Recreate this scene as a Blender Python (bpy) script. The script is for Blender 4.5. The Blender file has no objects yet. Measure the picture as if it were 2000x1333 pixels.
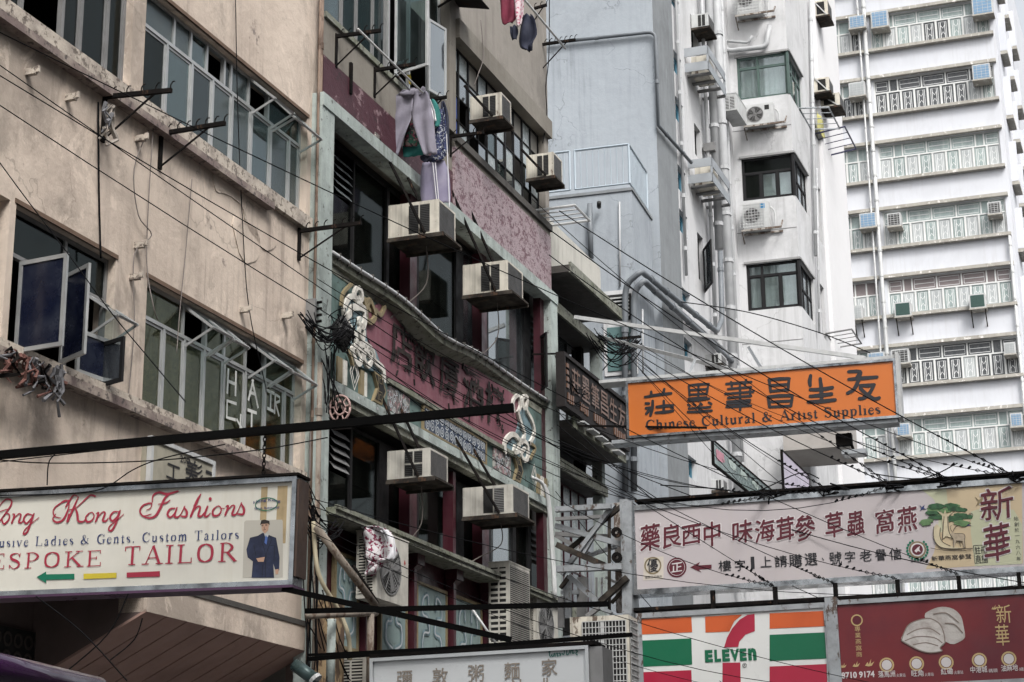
import bpy, math, random
from mathutils import Matrix, Vector
random.seed(7)
R = math.radians
sc = bpy.context.scene
COL = sc.collection
# ---------------------------------------------------------------- camera
FOC = 3677.0                      # focal length in units of a 2000 px wide frame
_V = Vector((-130.0, 12667.0, -FOC)).normalized()      # world up seen from the camera
_F = Vector((0, 0, -1))
_Y = (_F - _F.dot(_V) * _V).normalized()
_X = _Y.cross(_V).normalized()
RC = Matrix((_X, _Y, _V))         # camera -> world rotation
CAMP = Vector((0, 0, 1.65))
cam = bpy.data.cameras.new('camera'); cam.sensor_width = 36; cam.lens = FOC / 2000 * 36
cam.clip_start = .1; cam.clip_end = 5000
cam_ob = bpy.data.objects.new('camera', cam); COL.objects.link(cam_ob)
cam_ob.matrix_world = Matrix.Translation(CAMP) @ RC.to_4x4()
sc.camera = cam_ob
# ---------------------------------------------------------------- light
SUN_EL, SUN_AZ = R(58), R(35)
w = bpy.data.worlds.new('World'); sc.world = w; w.use_nodes = True
nt = w.node_tree; nt.nodes.clear()
sky = nt.nodes.new('ShaderNodeTexSky'); sky.sky_type = 'NISHITA'; sky.sun_disc = False
sky.sun_elevation = SUN_EL; sky.sun_rotation = SUN_AZ; sky.dust_density = 6; sky.air_density = 1.2; sky.ozone_density = 1
hs = nt.nodes.new('ShaderNodeHueSaturation'); hs.inputs['Saturation'].default_value = .22; hs.inputs['Value'].default_value = 1.0
bg = nt.nodes.new('ShaderNodeBackground'); bg.inputs['Strength'].default_value = .14
wo = nt.nodes.new('ShaderNodeOutputWorld')
nt.links.new(sky.outputs[0], hs.inputs['Color']); nt.links.new(hs.outputs[0], bg.inputs[0]); nt.links.new(bg.outputs[0], wo.inputs[0])
sl = bpy.data.lights.new('sun', 'SUN'); sl.energy = 1.0; sl.angle = R(14); sl.color = (1, .97, .93)
so = bpy.data.objects.new('sun', sl); COL.objects.link(so)
_d = Vector((math.sin(SUN_AZ) * math.cos(SUN_EL), math.cos(SUN_AZ) * math.cos(SUN_EL), math.sin(SUN_EL)))
_d = Vector((.30, -.78, 1.0)).normalized()
so.rotation_euler = _d.to_track_quat('Z', 'Y').to_euler()
sky.sun_elevation = math.asin(_d.z); sky.sun_rotation = math.atan2(_d.x, _d.y)
sc.view_settings.view_transform = 'Standard'; sc.view_settings.look = 'None'
sc.view_settings.exposure = 1.0; sc.view_settings.gamma = 1.0; sc.view_settings.use_curve_mapping = False
sc.cycles.max_bounces = 6; sc.cycles.transparent_max_bounces = 12; sc.cycles.use_denoising = True

# ---------------------------------------------------------------- frames
def ray(px, py):
    return (RC @ Vector((px - 1000, 666.5 - py, -FOC))).normalized()
class Frame:
    """local x right along the wall, y into the wall, z up"""
    def __init__(s, p, ang, tilt=0):
        s.M = Matrix.Translation(p) @ Matrix.Rotation(ang, 4, 'Z') @ Matrix.Rotation(-tilt, 4, 'Y')
        s.I = s.M.inverted(); s.ang = ang
    def _r(s, px, py):
        return s.I @ CAMP, s.I.to_3x3() @ ray(px, py)
    def p(s, px, py, y=0.0):      # point of the plane y seen at the pixel -> (x, z)
        o, d = s._r(px, py); t = (y - o.y) / d.y
        q = o + d * t; return q.x, q.z
    def q(s, px, py, x):          # point of the plane x -> (y, z)
        o, d = s._r(px, py); t = (x - o.x) / d.x
        q = o + d * t; return q.y, q.z
    def h(s, px, py, z):          # point of the plane z -> (x, y)
        o, d = s._r(px, py); t = (z - o.z) / d.z
        q = o + d * t; return q.x, q.y
    def P(s, x, y, z): return s.M @ Vector((x, y, z))
A1 = math.atan2(ray(2400, 1720).y, ray(2400, 1720).x)    # direction of the street
DST = 11.0
FA = Frame(Vector((math.sin(-0) - 0, 0, 0)) + Vector((-math.sin(A1), math.cos(A1), 0)) * DST, A1)
def crossf(px, py, dist, a=16.4, tilt=0.0):               # a frame square to the street at forward distance dist
    d = ray(px, py); P = CAMP + d * (dist / d.y)
    if not tilt: P.z = 0
    return Frame(P, R(-a), R(tilt))

# ---------------------------------------------------------------- mesh builder
class MB:
    def __init__(s): s.v = []; s.f = []
    def add(s, vs, fs):
        n = len(s.v); s.v += [tuple(v) for v in vs]; s.f += [tuple(i + n for i in f) for f in fs]; return s
    def box(s, x0, x1, y0, y1, z0, z1):
        vs = [(x, y, z) for z in (z0, z1) for y in (y0, y1) for x in (x0, x1)]
        return s.add(vs, [(0, 2, 3, 1), (4, 5, 7, 6), (0, 1, 5, 4), (2, 6, 7, 3), (0, 4, 6, 2), (1, 3, 7, 5)])
    def bar(s, a, b, w=.03, h=None, up=(0, 0, 1)):
        a = Vector(a); b = Vector(b); h = h or w; d = (b - a).normalized(); u = Vector(up)
        if abs(d.dot(u)) > .98: u = Vector((0, 1, 0))
        sx = d.cross(u).normalized(); sz = sx.cross(d)
        vs = [p + sx * i * w / 2 + sz * j * h / 2 for p in (a, b) for i, j in ((-1, -1), (1, -1), (1, 1), (-1, 1))]
        return s.add(vs, [(0, 1, 2, 3), (7, 6, 5, 4), (0, 4, 5, 1), (1, 5, 6, 2), (2, 6, 7, 3), (3, 7, 4, 0)])
    def tube(s, pts, r=.01, n=6, caps=True):
        pts = [Vector(p) for p in pts]; rings = []; N = len(pts)
        rr = r if isinstance(r, (list, tuple)) else [r] * N
        u = None
        for i, p in enumerate(pts):
            d = (pts[min(i + 1, N - 1)] - pts[max(i - 1, 0)])
            d = d.normalized() if d.length > 1e-9 else Vector((0, 0, 1))
            if u is None: u = Vector((0, 0, 1)) if abs(d.z) < .9 else Vector((1, 0, 0))
            sx = d.cross(u).normalized(); u = sx.cross(d).normalized()
            rings.append([p + (sx * math.cos(k * 2 * math.pi / n) + u * math.sin(k * 2 * math.pi / n)) * rr[i] for k in range(n)])
        vs = [v for g in rings for v in g]; fs = []
        for i in range(N - 1):
            for k in range(n):
                a, b = i * n + k, i * n + (k + 1) % n
                fs.append((a, b, b + n, a + n))
        if caps: fs += [tuple(range(n))[::-1], tuple((N - 1) * n + k for k in range(n))]
        return s.add(vs, fs)
    def disc(s, c, r, ax='y', n=20, r0=0, th=.004):
        c = Vector(c)
        def P(rad, k, o):
            a = k * 2 * math.pi / n; q = (math.cos(a) * rad, math.sin(a) * rad)
            return c + (Vector((q[0], o, q[1])) if ax == 'y' else Vector((o, q[0], q[1])) if ax == 'x' else Vector((q[0], q[1], o)))
        if r0 == 0:
            vs = [P(r, k, 0) for k in range(n)] + [P(r, k, th) for k in range(n)]
            return s.add(vs, [tuple(range(n)), tuple(range(2 * n - 1, n - 1, -1))] + [(k, (k + 1) % n, n + (k + 1) % n, n + k) for k in range(n)])
        vs = [P(q, k, o) for o in (0, th) for q in (r, r0) for k in range(n)]; fs = []
        for k in range(n):
            j = (k + 1) % n
            fs += [(k, j, n + j, n + k), (2 * n + k, 3 * n + k, 3 * n + j, 2 * n + j), (k, 2 * n + k, 2 * n + j, j), (n + k, n + j, 3 * n + j, 3 * n + k)]
        return s.add(vs, fs)
    def prism(s, poly, y0, y1):      # polygon of (x, z), extruded in y
        n = len(poly)
        vs = [(x, y0, z) for x, z in poly] + [(x, y1, z) for x, z in poly]
        return s.add(vs, [tuple(range(n)), tuple(range(2 * n - 1, n - 1, -1))] + [(k, n + k, n + (k + 1) % n, (k + 1) % n) for k in range(n)])
    def prismx(s, poly, x0, x1):     # polygon of (y, z), extruded in x
        n = len(poly)
        vs = [(x0, y, z) for y, z in poly] + [(x1, y, z) for y, z in poly]
        return s.add(vs, [tuple(range(n)), tuple(range(2 * n - 1, n - 1, -1))] + [(k, n + k, n + (k + 1) % n, (k + 1) % n) for k in range(n)])
    def wall(s, x0, x1, z0, z1, holes, y0, y1):   # rectangle with rectangular holes, thickness y0..y1
        xs = sorted({x0, x1} | {min(max(h[i], x0), x1) for h in holes for i in (0, 1)})
        zs = sorted({z0, z1} | {min(max(h[i], z0), z1) for h in holes for i in (2, 3)})
        def solid(i, j):
            if i < 0 or j < 0 or i >= len(xs) - 1 or j >= len(zs) - 1: return False
            cx, cz = (xs[i] + xs[i + 1]) / 2, (zs[j] + zs[j + 1]) / 2
            return not any(h[0] < cx < h[1] and h[2] < cz < h[3] for h in holes)
        for i in range(len(xs) - 1):
            for j in range(len(zs) - 1):
                if not solid(i, j): continue
                a, b, c, d = xs[i], xs[i + 1], zs[j], zs[j + 1]
                s.add([(a, y0, c), (b, y0, c), (b, y0, d), (a, y0, d)], [(0, 1, 2, 3)])
                s.add([(a, y1, c), (b, y1, c), (b, y1, d), (a, y1, d)], [(3, 2, 1, 0)])
                if not solid(i - 1, j): s.add([(a, y0, c), (a, y0, d), (a, y1, d), (a, y1, c)], [(0, 1, 2, 3)])
                if not solid(i + 1, j): s.add([(b, y0, c), (b, y1, c), (b, y1, d), (b, y0, d)], [(0, 1, 2, 3)])
                if not solid(i, j - 1): s.add([(a, y0, c), (a, y1, c), (b, y1, c), (b, y0, c)], [(0, 1, 2, 3)])
                if not solid(i, j + 1): s.add([(a, y0, d), (b, y0, d), (b, y1, d), (a, y1, d)], [(0, 1, 2, 3)])
        return s
    def frame(s, x0, x1, z0, z1, w, y0, y1):      # a rectangular ring
        s.box(x0, x1, y0, y1, z0, z0 + w); s.box(x0, x1, y0, y1, z1 - w, z1)
        s.box(x0, x0 + w, y0, y1, z0 + w, z1 - w); s.box(x1 - w, x1, y0, y1, z0 + w, z1 - w); return s
    def stroke(s, pts, wd, y=0.0, closed=False, sm=4, cap=True):    # flat ribbon in the xz plane facing -y
        pts = catmull(pts, sm, closed) if sm else pts
        n = len(pts)
        ws = wd if isinstance(wd, (list, tuple)) else [wd]
        def W(i):
            t = i / max(n - 1, 1) * (len(ws) - 1); k = min(int(t), len(ws) - 1); k2 = min(k + 1, len(ws) - 1)
            return ws[k] + (ws[k2] - ws[k]) * (t - k)
        L = []; Rr = []
        for i, p in enumerate(pts):
            a = pts[max(i - 1, 0)]; b = pts[min(i + 1, n - 1)]
            dx, dz = b[0] - a[0], b[1] - a[1]; l = math.hypot(dx, dz) or 1; hw = W(i) / 2
            nx, nz = -dz / l * hw, dx / l * hw
            L.append((p[0] + nx, y, p[1] + nz)); Rr.append((p[0] - nx, y, p[1] - nz))
        fs = [(i, n + i, n + i + 1, i + 1) for i in range(n - 1)]
        s.add(L + Rr, fs)
        if cap:
            for p, hw, q in ((pts[0], W(0) / 2, pts[min(1, n - 1)]), (pts[-1], W(n - 1) / 2, pts[max(n - 2, 0)])):
                a0 = math.atan2(p[1] - q[1], p[0] - q[0])
                s.add([(p[0] + math.cos(a0 + t) * hw, y, p[1] + math.sin(a0 + t) * hw) for t in (-1.571, -.8, 0, .8, 1.571)], [(0, 1, 2, 3, 4)])
        return s
    def obj(s, name, mat, parent=None, fr=None, smooth=False, root=None):
        off = OFF.get(parent.name, Vector((0, 0, 0))) if parent else Vector(root or (0, 0, 0))
        me = bpy.data.meshes.new(name)
        me.from_pydata([(x - off.x, y - off.y, z - off.z) for x, y, z in s.v], [], s.f); me.update()
        if smooth:
            for p in me.polygons: p.use_smooth = True
        me.materials.append(mat)
        o = bpy.data.objects.new(name, me); COL.objects.link(o)
        if parent: o.parent = parent; OFF[o.name] = off; FRM[o.name] = FRM.get(parent.name)
        else:
            o.matrix_world = (fr.M if fr else Matrix()) @ Matrix.Translation(off); OFF[o.name] = off; FRM[o.name] = fr
        return o
OFF = {}; FRM = {}
def catmull(pts, k=4, closed=False):
    if len(pts) < 3: return list(pts)
    n = len(pts); out = []
    for i in range(n - 1 if not closed else n):
        p0 = pts[(i - 1) % n] if (i > 0 or closed) else pts[0]; p1 = pts[i % n]; p2 = pts[(i + 1) % n]
        p3 = pts[(i + 2) % n] if (i + 2 < n or closed) else pts[-1]
        for j in range(k):
            t = j / k
            out.append(tuple(.5 * (2 * b + (c - a) * t + (2 * a - 5 * b + 4 * c - d) * t * t + (3 * b - a - 3 * c + d) * t ** 3)
                             for a, b, c, d in zip(p0, p1, p2, p3)))
    out.append(tuple(pts[0] if closed else pts[-1])); return out
def tag(o, label=None, cat=None, group=None, kind=None):
    if label: o['label'] = label
    if cat: o['category'] = cat
    if group: o['group'] = group
    if kind: o['kind'] = kind
    return o
def thing(name, label, cat, fr=None, at=(0, 0, 0), group=None):
    o = bpy.data.objects.new(name, None); COL.objects.link(o); o.empty_display_size = .1
    o.matrix_world = (fr.M if fr else Matrix()) @ Matrix.Translation(at)
    OFF[o.name] = Vector(at); FRM[o.name] = fr
    return tag(o, label, cat, group)
def wp(p, fr):   # frame point -> world
    return fr.M @ Vector(p)

# ---------------------------------------------------------------- materials
def srgb(r, g, b):
    f = lambda c: (c / 255 / 12.92) if c / 255 <= .04045 else ((c / 255 + .055) / 1.055) ** 2.4
    return (f(r), f(g), f(b), 1)
class NT:
    def __init__(s, name):
        s.m = bpy.data.materials.new(name); s.m.use_nodes = True; s.t = s.m.node_tree; s.t.nodes.clear()
        s.out = s.n('ShaderNodeOutputMaterial'); s.tc = s.n('ShaderNodeTexCoord')
    def n(s, ty, **k):
        o = s.t.nodes.new(ty)
        for a, b in k.items():
            if a in o.inputs: o.inputs[a].default_value = b
            else: setattr(o, a, b)
        return o
    def l(s, a, b): s.t.links.new(a, b)
    def noise(s, scale=(1, 1, 1), detail=5, rough=.6, off=0, dist=0):
        mp = s.n('ShaderNodeMapping'); mp.inputs['Scale'].default_value = scale; mp.inputs['Location'].default_value = (off, off * .7, off * .3)
        s.l(s.tc.outputs['Object'], mp.inputs[0])
        nz = s.n('ShaderNodeTexNoise'); nz.inputs['Scale'].default_value = 1; nz.inputs['Detail'].default_value = detail
        nz.inputs['Roughness'].default_value = rough; nz.inputs['Distortion'].default_value = dist
        s.l(mp.outputs[0], nz.inputs['Vector']); return nz.outputs['Fac']
    def ramp(s, fac, a, b, lo=0.0, hi=1.0):
        m = s.n('ShaderNodeMapRange'); m.interpolation_type = 'SMOOTHSTEP'
        m.inputs['From Min'].default_value = a; m.inputs['From Max'].default_value = b
        m.inputs['To Min'].default_value = lo; m.inputs['To Max'].default_value = hi
        s.l(fac, m.inputs['Value']); return m.outputs['Result']
    def mix(s, fac, a, b):
        m = s.n('ShaderNodeMix', data_type='RGBA')
        for i, v in ((0, fac), (6, a), (7, b)):
            if hasattr(v, 'links'): s.l(v, m.inputs[i])
            else: m.inputs[i].default_value = v
        return m.outputs[2]
    def math(s, op, a, b):
        m = s.n('ShaderNodeMath', operation=op)
        for i, v in ((0, a), (1, b)):
            if hasattr(v, 'links'): s.l(v, m.inputs[i])
            else: m.inputs[i].default_value = v
        return m.outputs[0]
MC = {}
def M(name, col, rough=.7, metal=0.0, var=.25, vs=1.2, dark=None, streak=0.0, sdark=None, spots=0.0, scol=None, bump=0.0, bs=30, spec=.4, rust=0.0, crack=0.0, blotch=0.0):
    if name in MC: return MC[name]
    t = NT(name); c = col if len(col) == 4 else (*col, 1)
    dark = dark or tuple(x * .55 for x in c[:3]) + (1,)
    color = t.mix(t.ramp(t.noise((vs, vs, vs), 6), .38, .72, 0, var), c, dark)
    if blotch:
        color = t.mix(t.math('MULTIPLY', t.ramp(t.noise((.55, .55, .35), 8, .72, 31, .5), .47, .62), blotch), color, tuple(x * .52 for x in c[:3]) + (1,))
        color = t.mix(t.math('MULTIPLY', t.ramp(t.noise((1.7, 1.7, 1.1), 9, .7, 43, .8), .56, .62), blotch * .5), color, tuple(min(x * 1.3, .8) for x in c[:3]) + (1,))
    if streak:
        color = t.mix(t.math('MULTIPLY', t.ramp(t.noise((7, 7, .35), 5, .65, 3), .45, .75, 0, streak), t.ramp(t.noise((.5, .5, .5), 3, .5, 51), .4, .6, .25, 1)), color, sdark or tuple(x * .3 for x in c[:3]) + (1,))
    if spots:
        color = t.mix(t.math('MULTIPLY', t.ramp(t.noise((vs * 3, vs * 3, vs * 3), 8, .7, 9), 1 - spots - .06, 1 - spots + .02), .85), color, scol or (.05, .04, .035, 1))
    if rust:
        color = t.mix(t.ramp(t.noise((6, 6, 2.5), 8, .7, 17), .62 - rust * .3, .68 - rust * .3, 0, .9), color, (.075, .045, .03, 1))
    if crack:
        mp = t.n('ShaderNodeMapping'); mp.inputs['Scale'].default_value = (1, 1, 1); t.l(t.tc.outputs['Object'], mp.inputs[0])
        ad = t.n('ShaderNodeVectorMath', operation='MULTIPLY_ADD'); nz = t.n('ShaderNodeTexNoise', Scale=1.6, Detail=6.0); t.l(mp.outputs[0], nz.inputs['Vector']); t.l(nz.outputs['Color'], ad.inputs[0]); ad.inputs[1].default_value = (1.4, 1.4, 1.4); t.l(mp.outputs[0], ad.inputs[2])
        vo = t.n('ShaderNodeTexVoronoi', feature='DISTANCE_TO_EDGE', Scale=.55); t.l(ad.outputs[0], vo.inputs['Vector'])
        color = t.mix(t.math('MULTIPLY', t.ramp(vo.outputs['Distance'], .002, .009, crack, 0), t.ramp(t.noise((.7, .7, .7), 2, .5, 61), .48, .56)), color, tuple(x * .3 for x in c[:3]) + (1,))
    b = t.n('ShaderNodeBsdfPrincipled'); t.l(color, b.inputs['Base Color'])
    b.inputs['Metallic'].default_value = metal; b.inputs['Specular IOR Level'].default_value = spec
    t.l(t.ramp(t.noise((5, 5, 5), 4, .6, 5), .3, .7, max(rough - .1, .03), min(rough + .12, 1)), b.inputs['Roughness'])
    if bump:
        bm = t.n('ShaderNodeBump'); bm.inputs['Strength'].default_value = bump; bm.inputs['Distance'].default_value = .02
        t.l(t.noise((bs, bs, bs), 8, .65, 2), bm.inputs['Height']); t.l(bm.outputs[0], b.inputs['Normal'])
    t.l(b.outputs[0], t.out.inputs[0]); MC[name] = t.m; return t.m
def glass(name, tint=(.25, .32, .32), refl=.16, rough=.03, grime=.15, gcol=(.25, .27, .27, 1), fm=.7):
    if name in MC: return MC[name]
    t = NT(name)
    tr = t.n('ShaderNodeBsdfTransparent'); tr.inputs[0].default_value = (*tint, 1)
    gl = t.n('ShaderNodeBsdfGlossy'); gl.inputs['Roughness'].default_value = rough; gl.inputs[0].default_value = (.85, .9, .92, 1)
    fr = t.n('ShaderNodeLayerWeight'); fr.inputs['Blend'].default_value = .25
    bp = t.n('ShaderNodeBump'); bp.inputs['Strength'].default_value = .02; t.l(t.noise((2, 2, 2), 2), bp.inputs['Height']); t.l(bp.outputs[0], gl.inputs['Normal'])
    mx = t.n('ShaderNodeMixShader'); t.l(t.math('ADD', t.math('MULTIPLY', fr.outputs['Fresnel'], fm), refl), mx.inputs[0])
    t.l(tr.outputs[0], mx.inputs[1]); t.l(gl.outputs[0], mx.inputs[2])
    df = t.n('ShaderNodeBsdfDiffuse'); df.inputs[0].default_value = gcol
    m2 = t.n('ShaderNodeMixShader'); t.l(t.ramp(t.noise((3, 3, 1.5), 7, .7), .35, .75, grime * .4, min(grime * 1.6, 1)), m2.inputs[0])
    t.l(mx.outputs[0], m2.inputs[1]); t.l(df.outputs[0], m2.inputs[2]); t.l(m2.outputs[0], t.out.inputs[0])
    MC[name] = t.m; return t.m
def peel(name, base, under, dark, amt=.5, sc=2.2, bump=.9):
    if name in MC: return MC[name]
    t = NT(name)
    n1 = t.noise((sc, sc, sc * 1.6), 10, .68, 4, .4); n2 = t.noise((sc * 2.6, sc * 2.6, sc * 3.4), 9, .7, 11, .6)
    k = t.math('ADD', t.math('MULTIPLY', n1, .55), t.math('MULTIPLY', n2, .45))
    color = t.mix(t.ramp(k, 1 - amt - .02, 1 - amt + .02), base, under)
    color = t.mix(t.ramp(t.noise((sc * 3, sc * 3, sc * 4), 10, .75, 21, .8), .56, .64, 0, .75), color, dark)
    color = t.mix(t.ramp(t.noise((5, 5, .4), 5, .6, 3), .5, .8, 0, .5), color, tuple(x * .4 for x in base[:3]) + (1,))
    b = t.n('ShaderNodeBsdfPrincipled'); t.l(color, b.inputs['Base Color']); b.inputs['Roughness'].default_value = .6
    bm = t.n('ShaderNodeBump'); bm.inputs['Strength'].default_value = bump; bm.inputs['Distance'].default_value = .03
    t.l(k, bm.inputs['Height']); t.l(bm.outputs[0], b.inputs['Normal']); t.l(b.outputs[0], t.out.inputs[0]); MC[name] = t.m; return t.m
def leafy(name, cols, sc=9):      # patterned cloth or carved paint
    if name in MC: return MC[name]
    t = NT(name); color = cols[0]
    for i, c in enumerate(cols[1:]):
        color = t.mix(t.ramp(t.noise((sc, sc, sc), 3, .5, 7 * i + 3, .6), .54, .57), color, c)
    b = t.n('ShaderNodeBsdfPrincipled'); t.l(color, b.inputs['Base Color']); b.inputs['Roughness'].default_value = .85
    t.l(b.outputs[0], t.out.inputs[0]); MC[name] = t.m; return t.m

# ---------------------------------------------------------------- lettering
_TC = {}
def text_mesh(s, bold=0.0, shear=0.0):
    k = (s, bold, shear)
    if k in _TC: return _TC[k]
    c = bpy.data.curves.new('lettering', 'FONT'); c.body = s; c.size = 1; c.offset = bold; c.resolution_u = 2; c.shear = shear; c.fill_mode = 'FRONT'
    o = bpy.data.objects.new('lettering', c); COL.objects.link(o)
    dg = bpy.context.evaluated_depsgraph_get(); dg.update()
    me = bpy.data.meshes.new_from_object(o.evaluated_get(dg))
    vs = [tuple(v.co) for v in me.vertices]; fs = [tuple(p.vertices) for p in me.polygons]
    bpy.data.objects.remove(o); bpy.data.curves.remove(c); bpy.data.meshes.remove(me)
    x0 = min(v[0] for v in vs); x1 = max(v[0] for v in vs); y0 = min(v[1] for v in vs); y1 = max(v[1] for v in vs)
    _TC[k] = ([((x - x0) / (x1 - x0), (y - y0) / (y1 - y0)) for x, y, z in vs], fs)
    return _TC[k]
def put_text(mb, s, x0, x1, z0, z1, y, bold=0.0, shear=0.0, warp=None):
    cjk = any(ord(c) > 0x2e80 for c in s)
    vs, fs = text_mesh(s, 0.0 if cjk else bold, shear)
    k = bold * (z1 - z0) * .55; offs = [(0, 0)] if not cjk or bold < .012 else [(0, 0), (k, 0), (-k, 0), (0, k), (0, -k)] if bold < .035 else [(k * math.cos(t * .7854), k * math.sin(t * .7854)) for t in range(8)]
    for n_, (dx, dz) in enumerate(offs):
        P = []
        for a, b in vs:
            if warp: a, b = warp(a, b)
            P.append((x0 + a * (x1 - x0) + dx, y - .0004 * n_, z0 + b * (z1 - z0) + dz))
        mb.add(P, fs)
    return mb
def px_text(fr, mb, s, px0, px1, pt, pb, y, bold=0.0, shear=0.0, warp=None):   # box on the plane y
    x0, za = fr.p(px0, pb, y); x1, _ = fr.p(px1, pb, y); xm, zb = fr.p(px0, pt, y)
    return put_text(mb, s, x0, x1, za, zb, y, bold, shear, warp)
# ---------------------------------------------------------------- palette
PINK = M('pink_plaster', (.56, .475, .40), .85, var=.6, vs=.6, dark=(.38, .31, .26, 1), streak=.45, sdark=(.12, .095, .085, 1), spots=.30, scol=(.16, .13, .12, 1), bump=1.0, bs=4, crack=.4, blotch=.85)
SILLM = M('sill_paint', (.17, .13, .12), .8, var=.8, vs=3, dark=(.38, .33, .28, 1), streak=.3, spots=.42, scol=(.05, .04, .04, 1), bump=.5, bs=14)
SILLW = M('chipped_plaster', (.46, .41, .35), .85, var=.7, vs=4, dark=(.2, .17, .15, 1), spots=.42, scol=(.09, .07, .06, 1), bump=.8, bs=14)
ALU = M('aluminium', (.42, .43, .43), .45, .55, var=.35, vs=4)
DARKFR = M('dark_frame', (.014, .014, .015), .6, 0, var=.4, vs=4, spec=.15)
GREYFR = M('grey_frame', (.2, .2, .2), .6, .2, var=.5, vs=5, streak=.3)
BLACKST = M('black_steel', (.007, .0065, .0065), .8, 0, var=.6, vs=6, dark=(.018, .014, .012, 1), rust=.04, spec=.05)
BLACKBAR = M('black_bar', (.003, .003, .003), .7, 0, var=.3, vs=3, spec=.04)
RUST = M('rusty_pipe', (.2, .17, .14), .8, 0, var=.7, vs=4, rust=.35, bump=.4, bs=25)
WIREM = M('wire_black', (.006, .006, .007), .8, 0, var=.1, spec=.08)
CORD = M('cord_grey', (.16, .14, .13), .8, 0, var=.2)
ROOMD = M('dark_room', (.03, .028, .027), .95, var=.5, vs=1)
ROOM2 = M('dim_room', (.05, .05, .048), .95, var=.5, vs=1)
CURT = M('green_curtain', (.16, .22, .21), .9, var=.6, vs=3, dark=(.06, .09, .09, 1))
CURTO = M('olive_curtain', (.22, .21, .11), .9, var=1, vs=5, dark=(.03, .045, .03, 1), spots=.42, scol=(.02, .025, .015, 1))
GL_SAL = glass('salon_glass', (.62, .62, .52), .0, .05, .12, (.07, .075, .045, 1), fm=.35)
CURTW = M('white_curtain', (.74, .74, .72), .9, var=.3, vs=3)
GL_A = glass('window_glass', (.45, .54, .54), .07, .04, .10, (.16, .2, .2, 1))
NAVYP = M('navy_film_pane', (.006, .008, .02), .22, var=.6, vs=3, dark=(.03, .035, .05, 1), spec=.35)
GL_D = glass('dark_glass', (.3, .32, .31), .0, .05, .09, gcol=(.04, .045, .04, 1), fm=.4)
GL_V = [GL_A, glass('window_glass_dusty', (.4, .46, .46), .05, .2, .3, (.17, .2, .2, 1)), glass('window_glass_green', (.32, .45, .43), .10, .03, .08, (.1, .14, .13, 1)), glass('window_glass_dark', (.25, .3, .3), .04, .06, .15, (.08, .1, .1, 1))]
GL_S = glass('sky_glass', (.35, .4, .42), .35, .04, .12, gcol=(.3, .33, .35, 1))
MAROON = M('maroon_paint', (.045, .008, .014), .4, var=.5, vs=2, dark=(.03, .006, .01, 1), spots=.3, scol=(.02, .01, .01, 1), bump=.2, bs=12)
MINT = M('mint_post', (.36, .41, .39), .8, var=.8, vs=2.5, dark=(.2, .225, .215, 1), streak=.7, sdark=(.05, .055, .05, 1), spots=.36, scol=(.06, .055, .05, 1), bump=.5, bs=18, blotch=.5)
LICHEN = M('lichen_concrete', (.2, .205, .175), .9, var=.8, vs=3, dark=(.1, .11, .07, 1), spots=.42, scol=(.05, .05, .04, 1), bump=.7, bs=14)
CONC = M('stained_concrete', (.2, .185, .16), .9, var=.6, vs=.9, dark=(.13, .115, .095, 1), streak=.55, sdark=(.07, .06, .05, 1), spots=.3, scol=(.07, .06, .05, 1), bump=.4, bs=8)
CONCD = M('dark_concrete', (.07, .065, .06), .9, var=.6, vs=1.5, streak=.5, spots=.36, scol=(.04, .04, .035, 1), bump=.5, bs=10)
BEIGE = M('beige_render', (.25, .23, .205), .9, var=.6, vs=.8, dark=(.17, .155, .135, 1), streak=.6, blotch=.5, sdark=(.14, .12, .11, 1), bump=.3, bs=8)
PEELD = peel('peeling_maroon', (.05, .010, .018, 1), (.2, .13, .14, 1), (.015, .008, .009, 1), .43, 1.6, .9)
PEELP = peel('peeled_pink', (.13, .065, .08, 1), (.30, .235, .25, 1), (.035, .015, .02, 1), .53, 6.5, 1.0)
CREAM = M('cream_metal', (.56, .53, .46), .6, 0, var=.6, vs=3, streak=.8, sdark=(.12, .1, .08, 1), spots=.32, scol=(.08, .06, .04, 1), rust=.15, blotch=.6, spec=.25)
CREAM2 = M('grey_cream_metal', (.47, .455, .41), .6, 0, var=.6, vs=3, streak=.8, sdark=(.1, .09, .08, 1), spots=.3, blotch=.6, spec=.25)
GRILL = M('dark_grille', (.045, .045, .045), .6, .1, var=.5, vs=8)
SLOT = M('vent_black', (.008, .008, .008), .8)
TRAY = M('rusty_tray', (.022, .019, .017), .8, 0, var=.8, vs=4, dark=(.09, .078, .065, 1), rust=.15, spec=.1)
BLUEGREY = M('blue_grey_render', (.30, .33, .36), .9, var=.45, vs=.35, dark=(.25, .275, .305, 1), streak=.5, sdark=(.11, .125, .14, 1), spots=.25, scol=(.14, .155, .165, 1), bump=.6, bs=4, crack=.5, blotch=.3)
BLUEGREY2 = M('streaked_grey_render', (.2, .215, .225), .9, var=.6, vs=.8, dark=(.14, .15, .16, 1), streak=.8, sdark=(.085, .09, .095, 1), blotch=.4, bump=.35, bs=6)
WHITEW = M('white_render', (.50, .505, .515), .85, var=.4, vs=.4, dark=(.40, .405, .41, 1), streak=.5, sdark=(.2, .2, .2, 1), bump=.25, bs=6, crack=.4, blotch=.35)
WHITEB = M('bright_white_render', (.62, .62, .63), .8, var=.12, vs=.5, streak=.08, sdark=(.6, .6, .6, 1))
TOWERW = M('tower_white', (.55, .565, .60), .8, var=.35, vs=.2, dark=(.47, .49, .54, 1), streak=.45, sdark=(.44, .44, .45, 1), blotch=.12)
TOWERS = M('weathered_sill', (.36, .345, .31), .9, var=.8, vs=1.6, dark=(.28, .26, .23, 1), spots=.38, scol=(.7, .68, .65, 1), streak=.3)
WPIPE = M('painted_pipe', (.38, .39, .4), .6, var=.3, vs=2, streak=.2)
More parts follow.
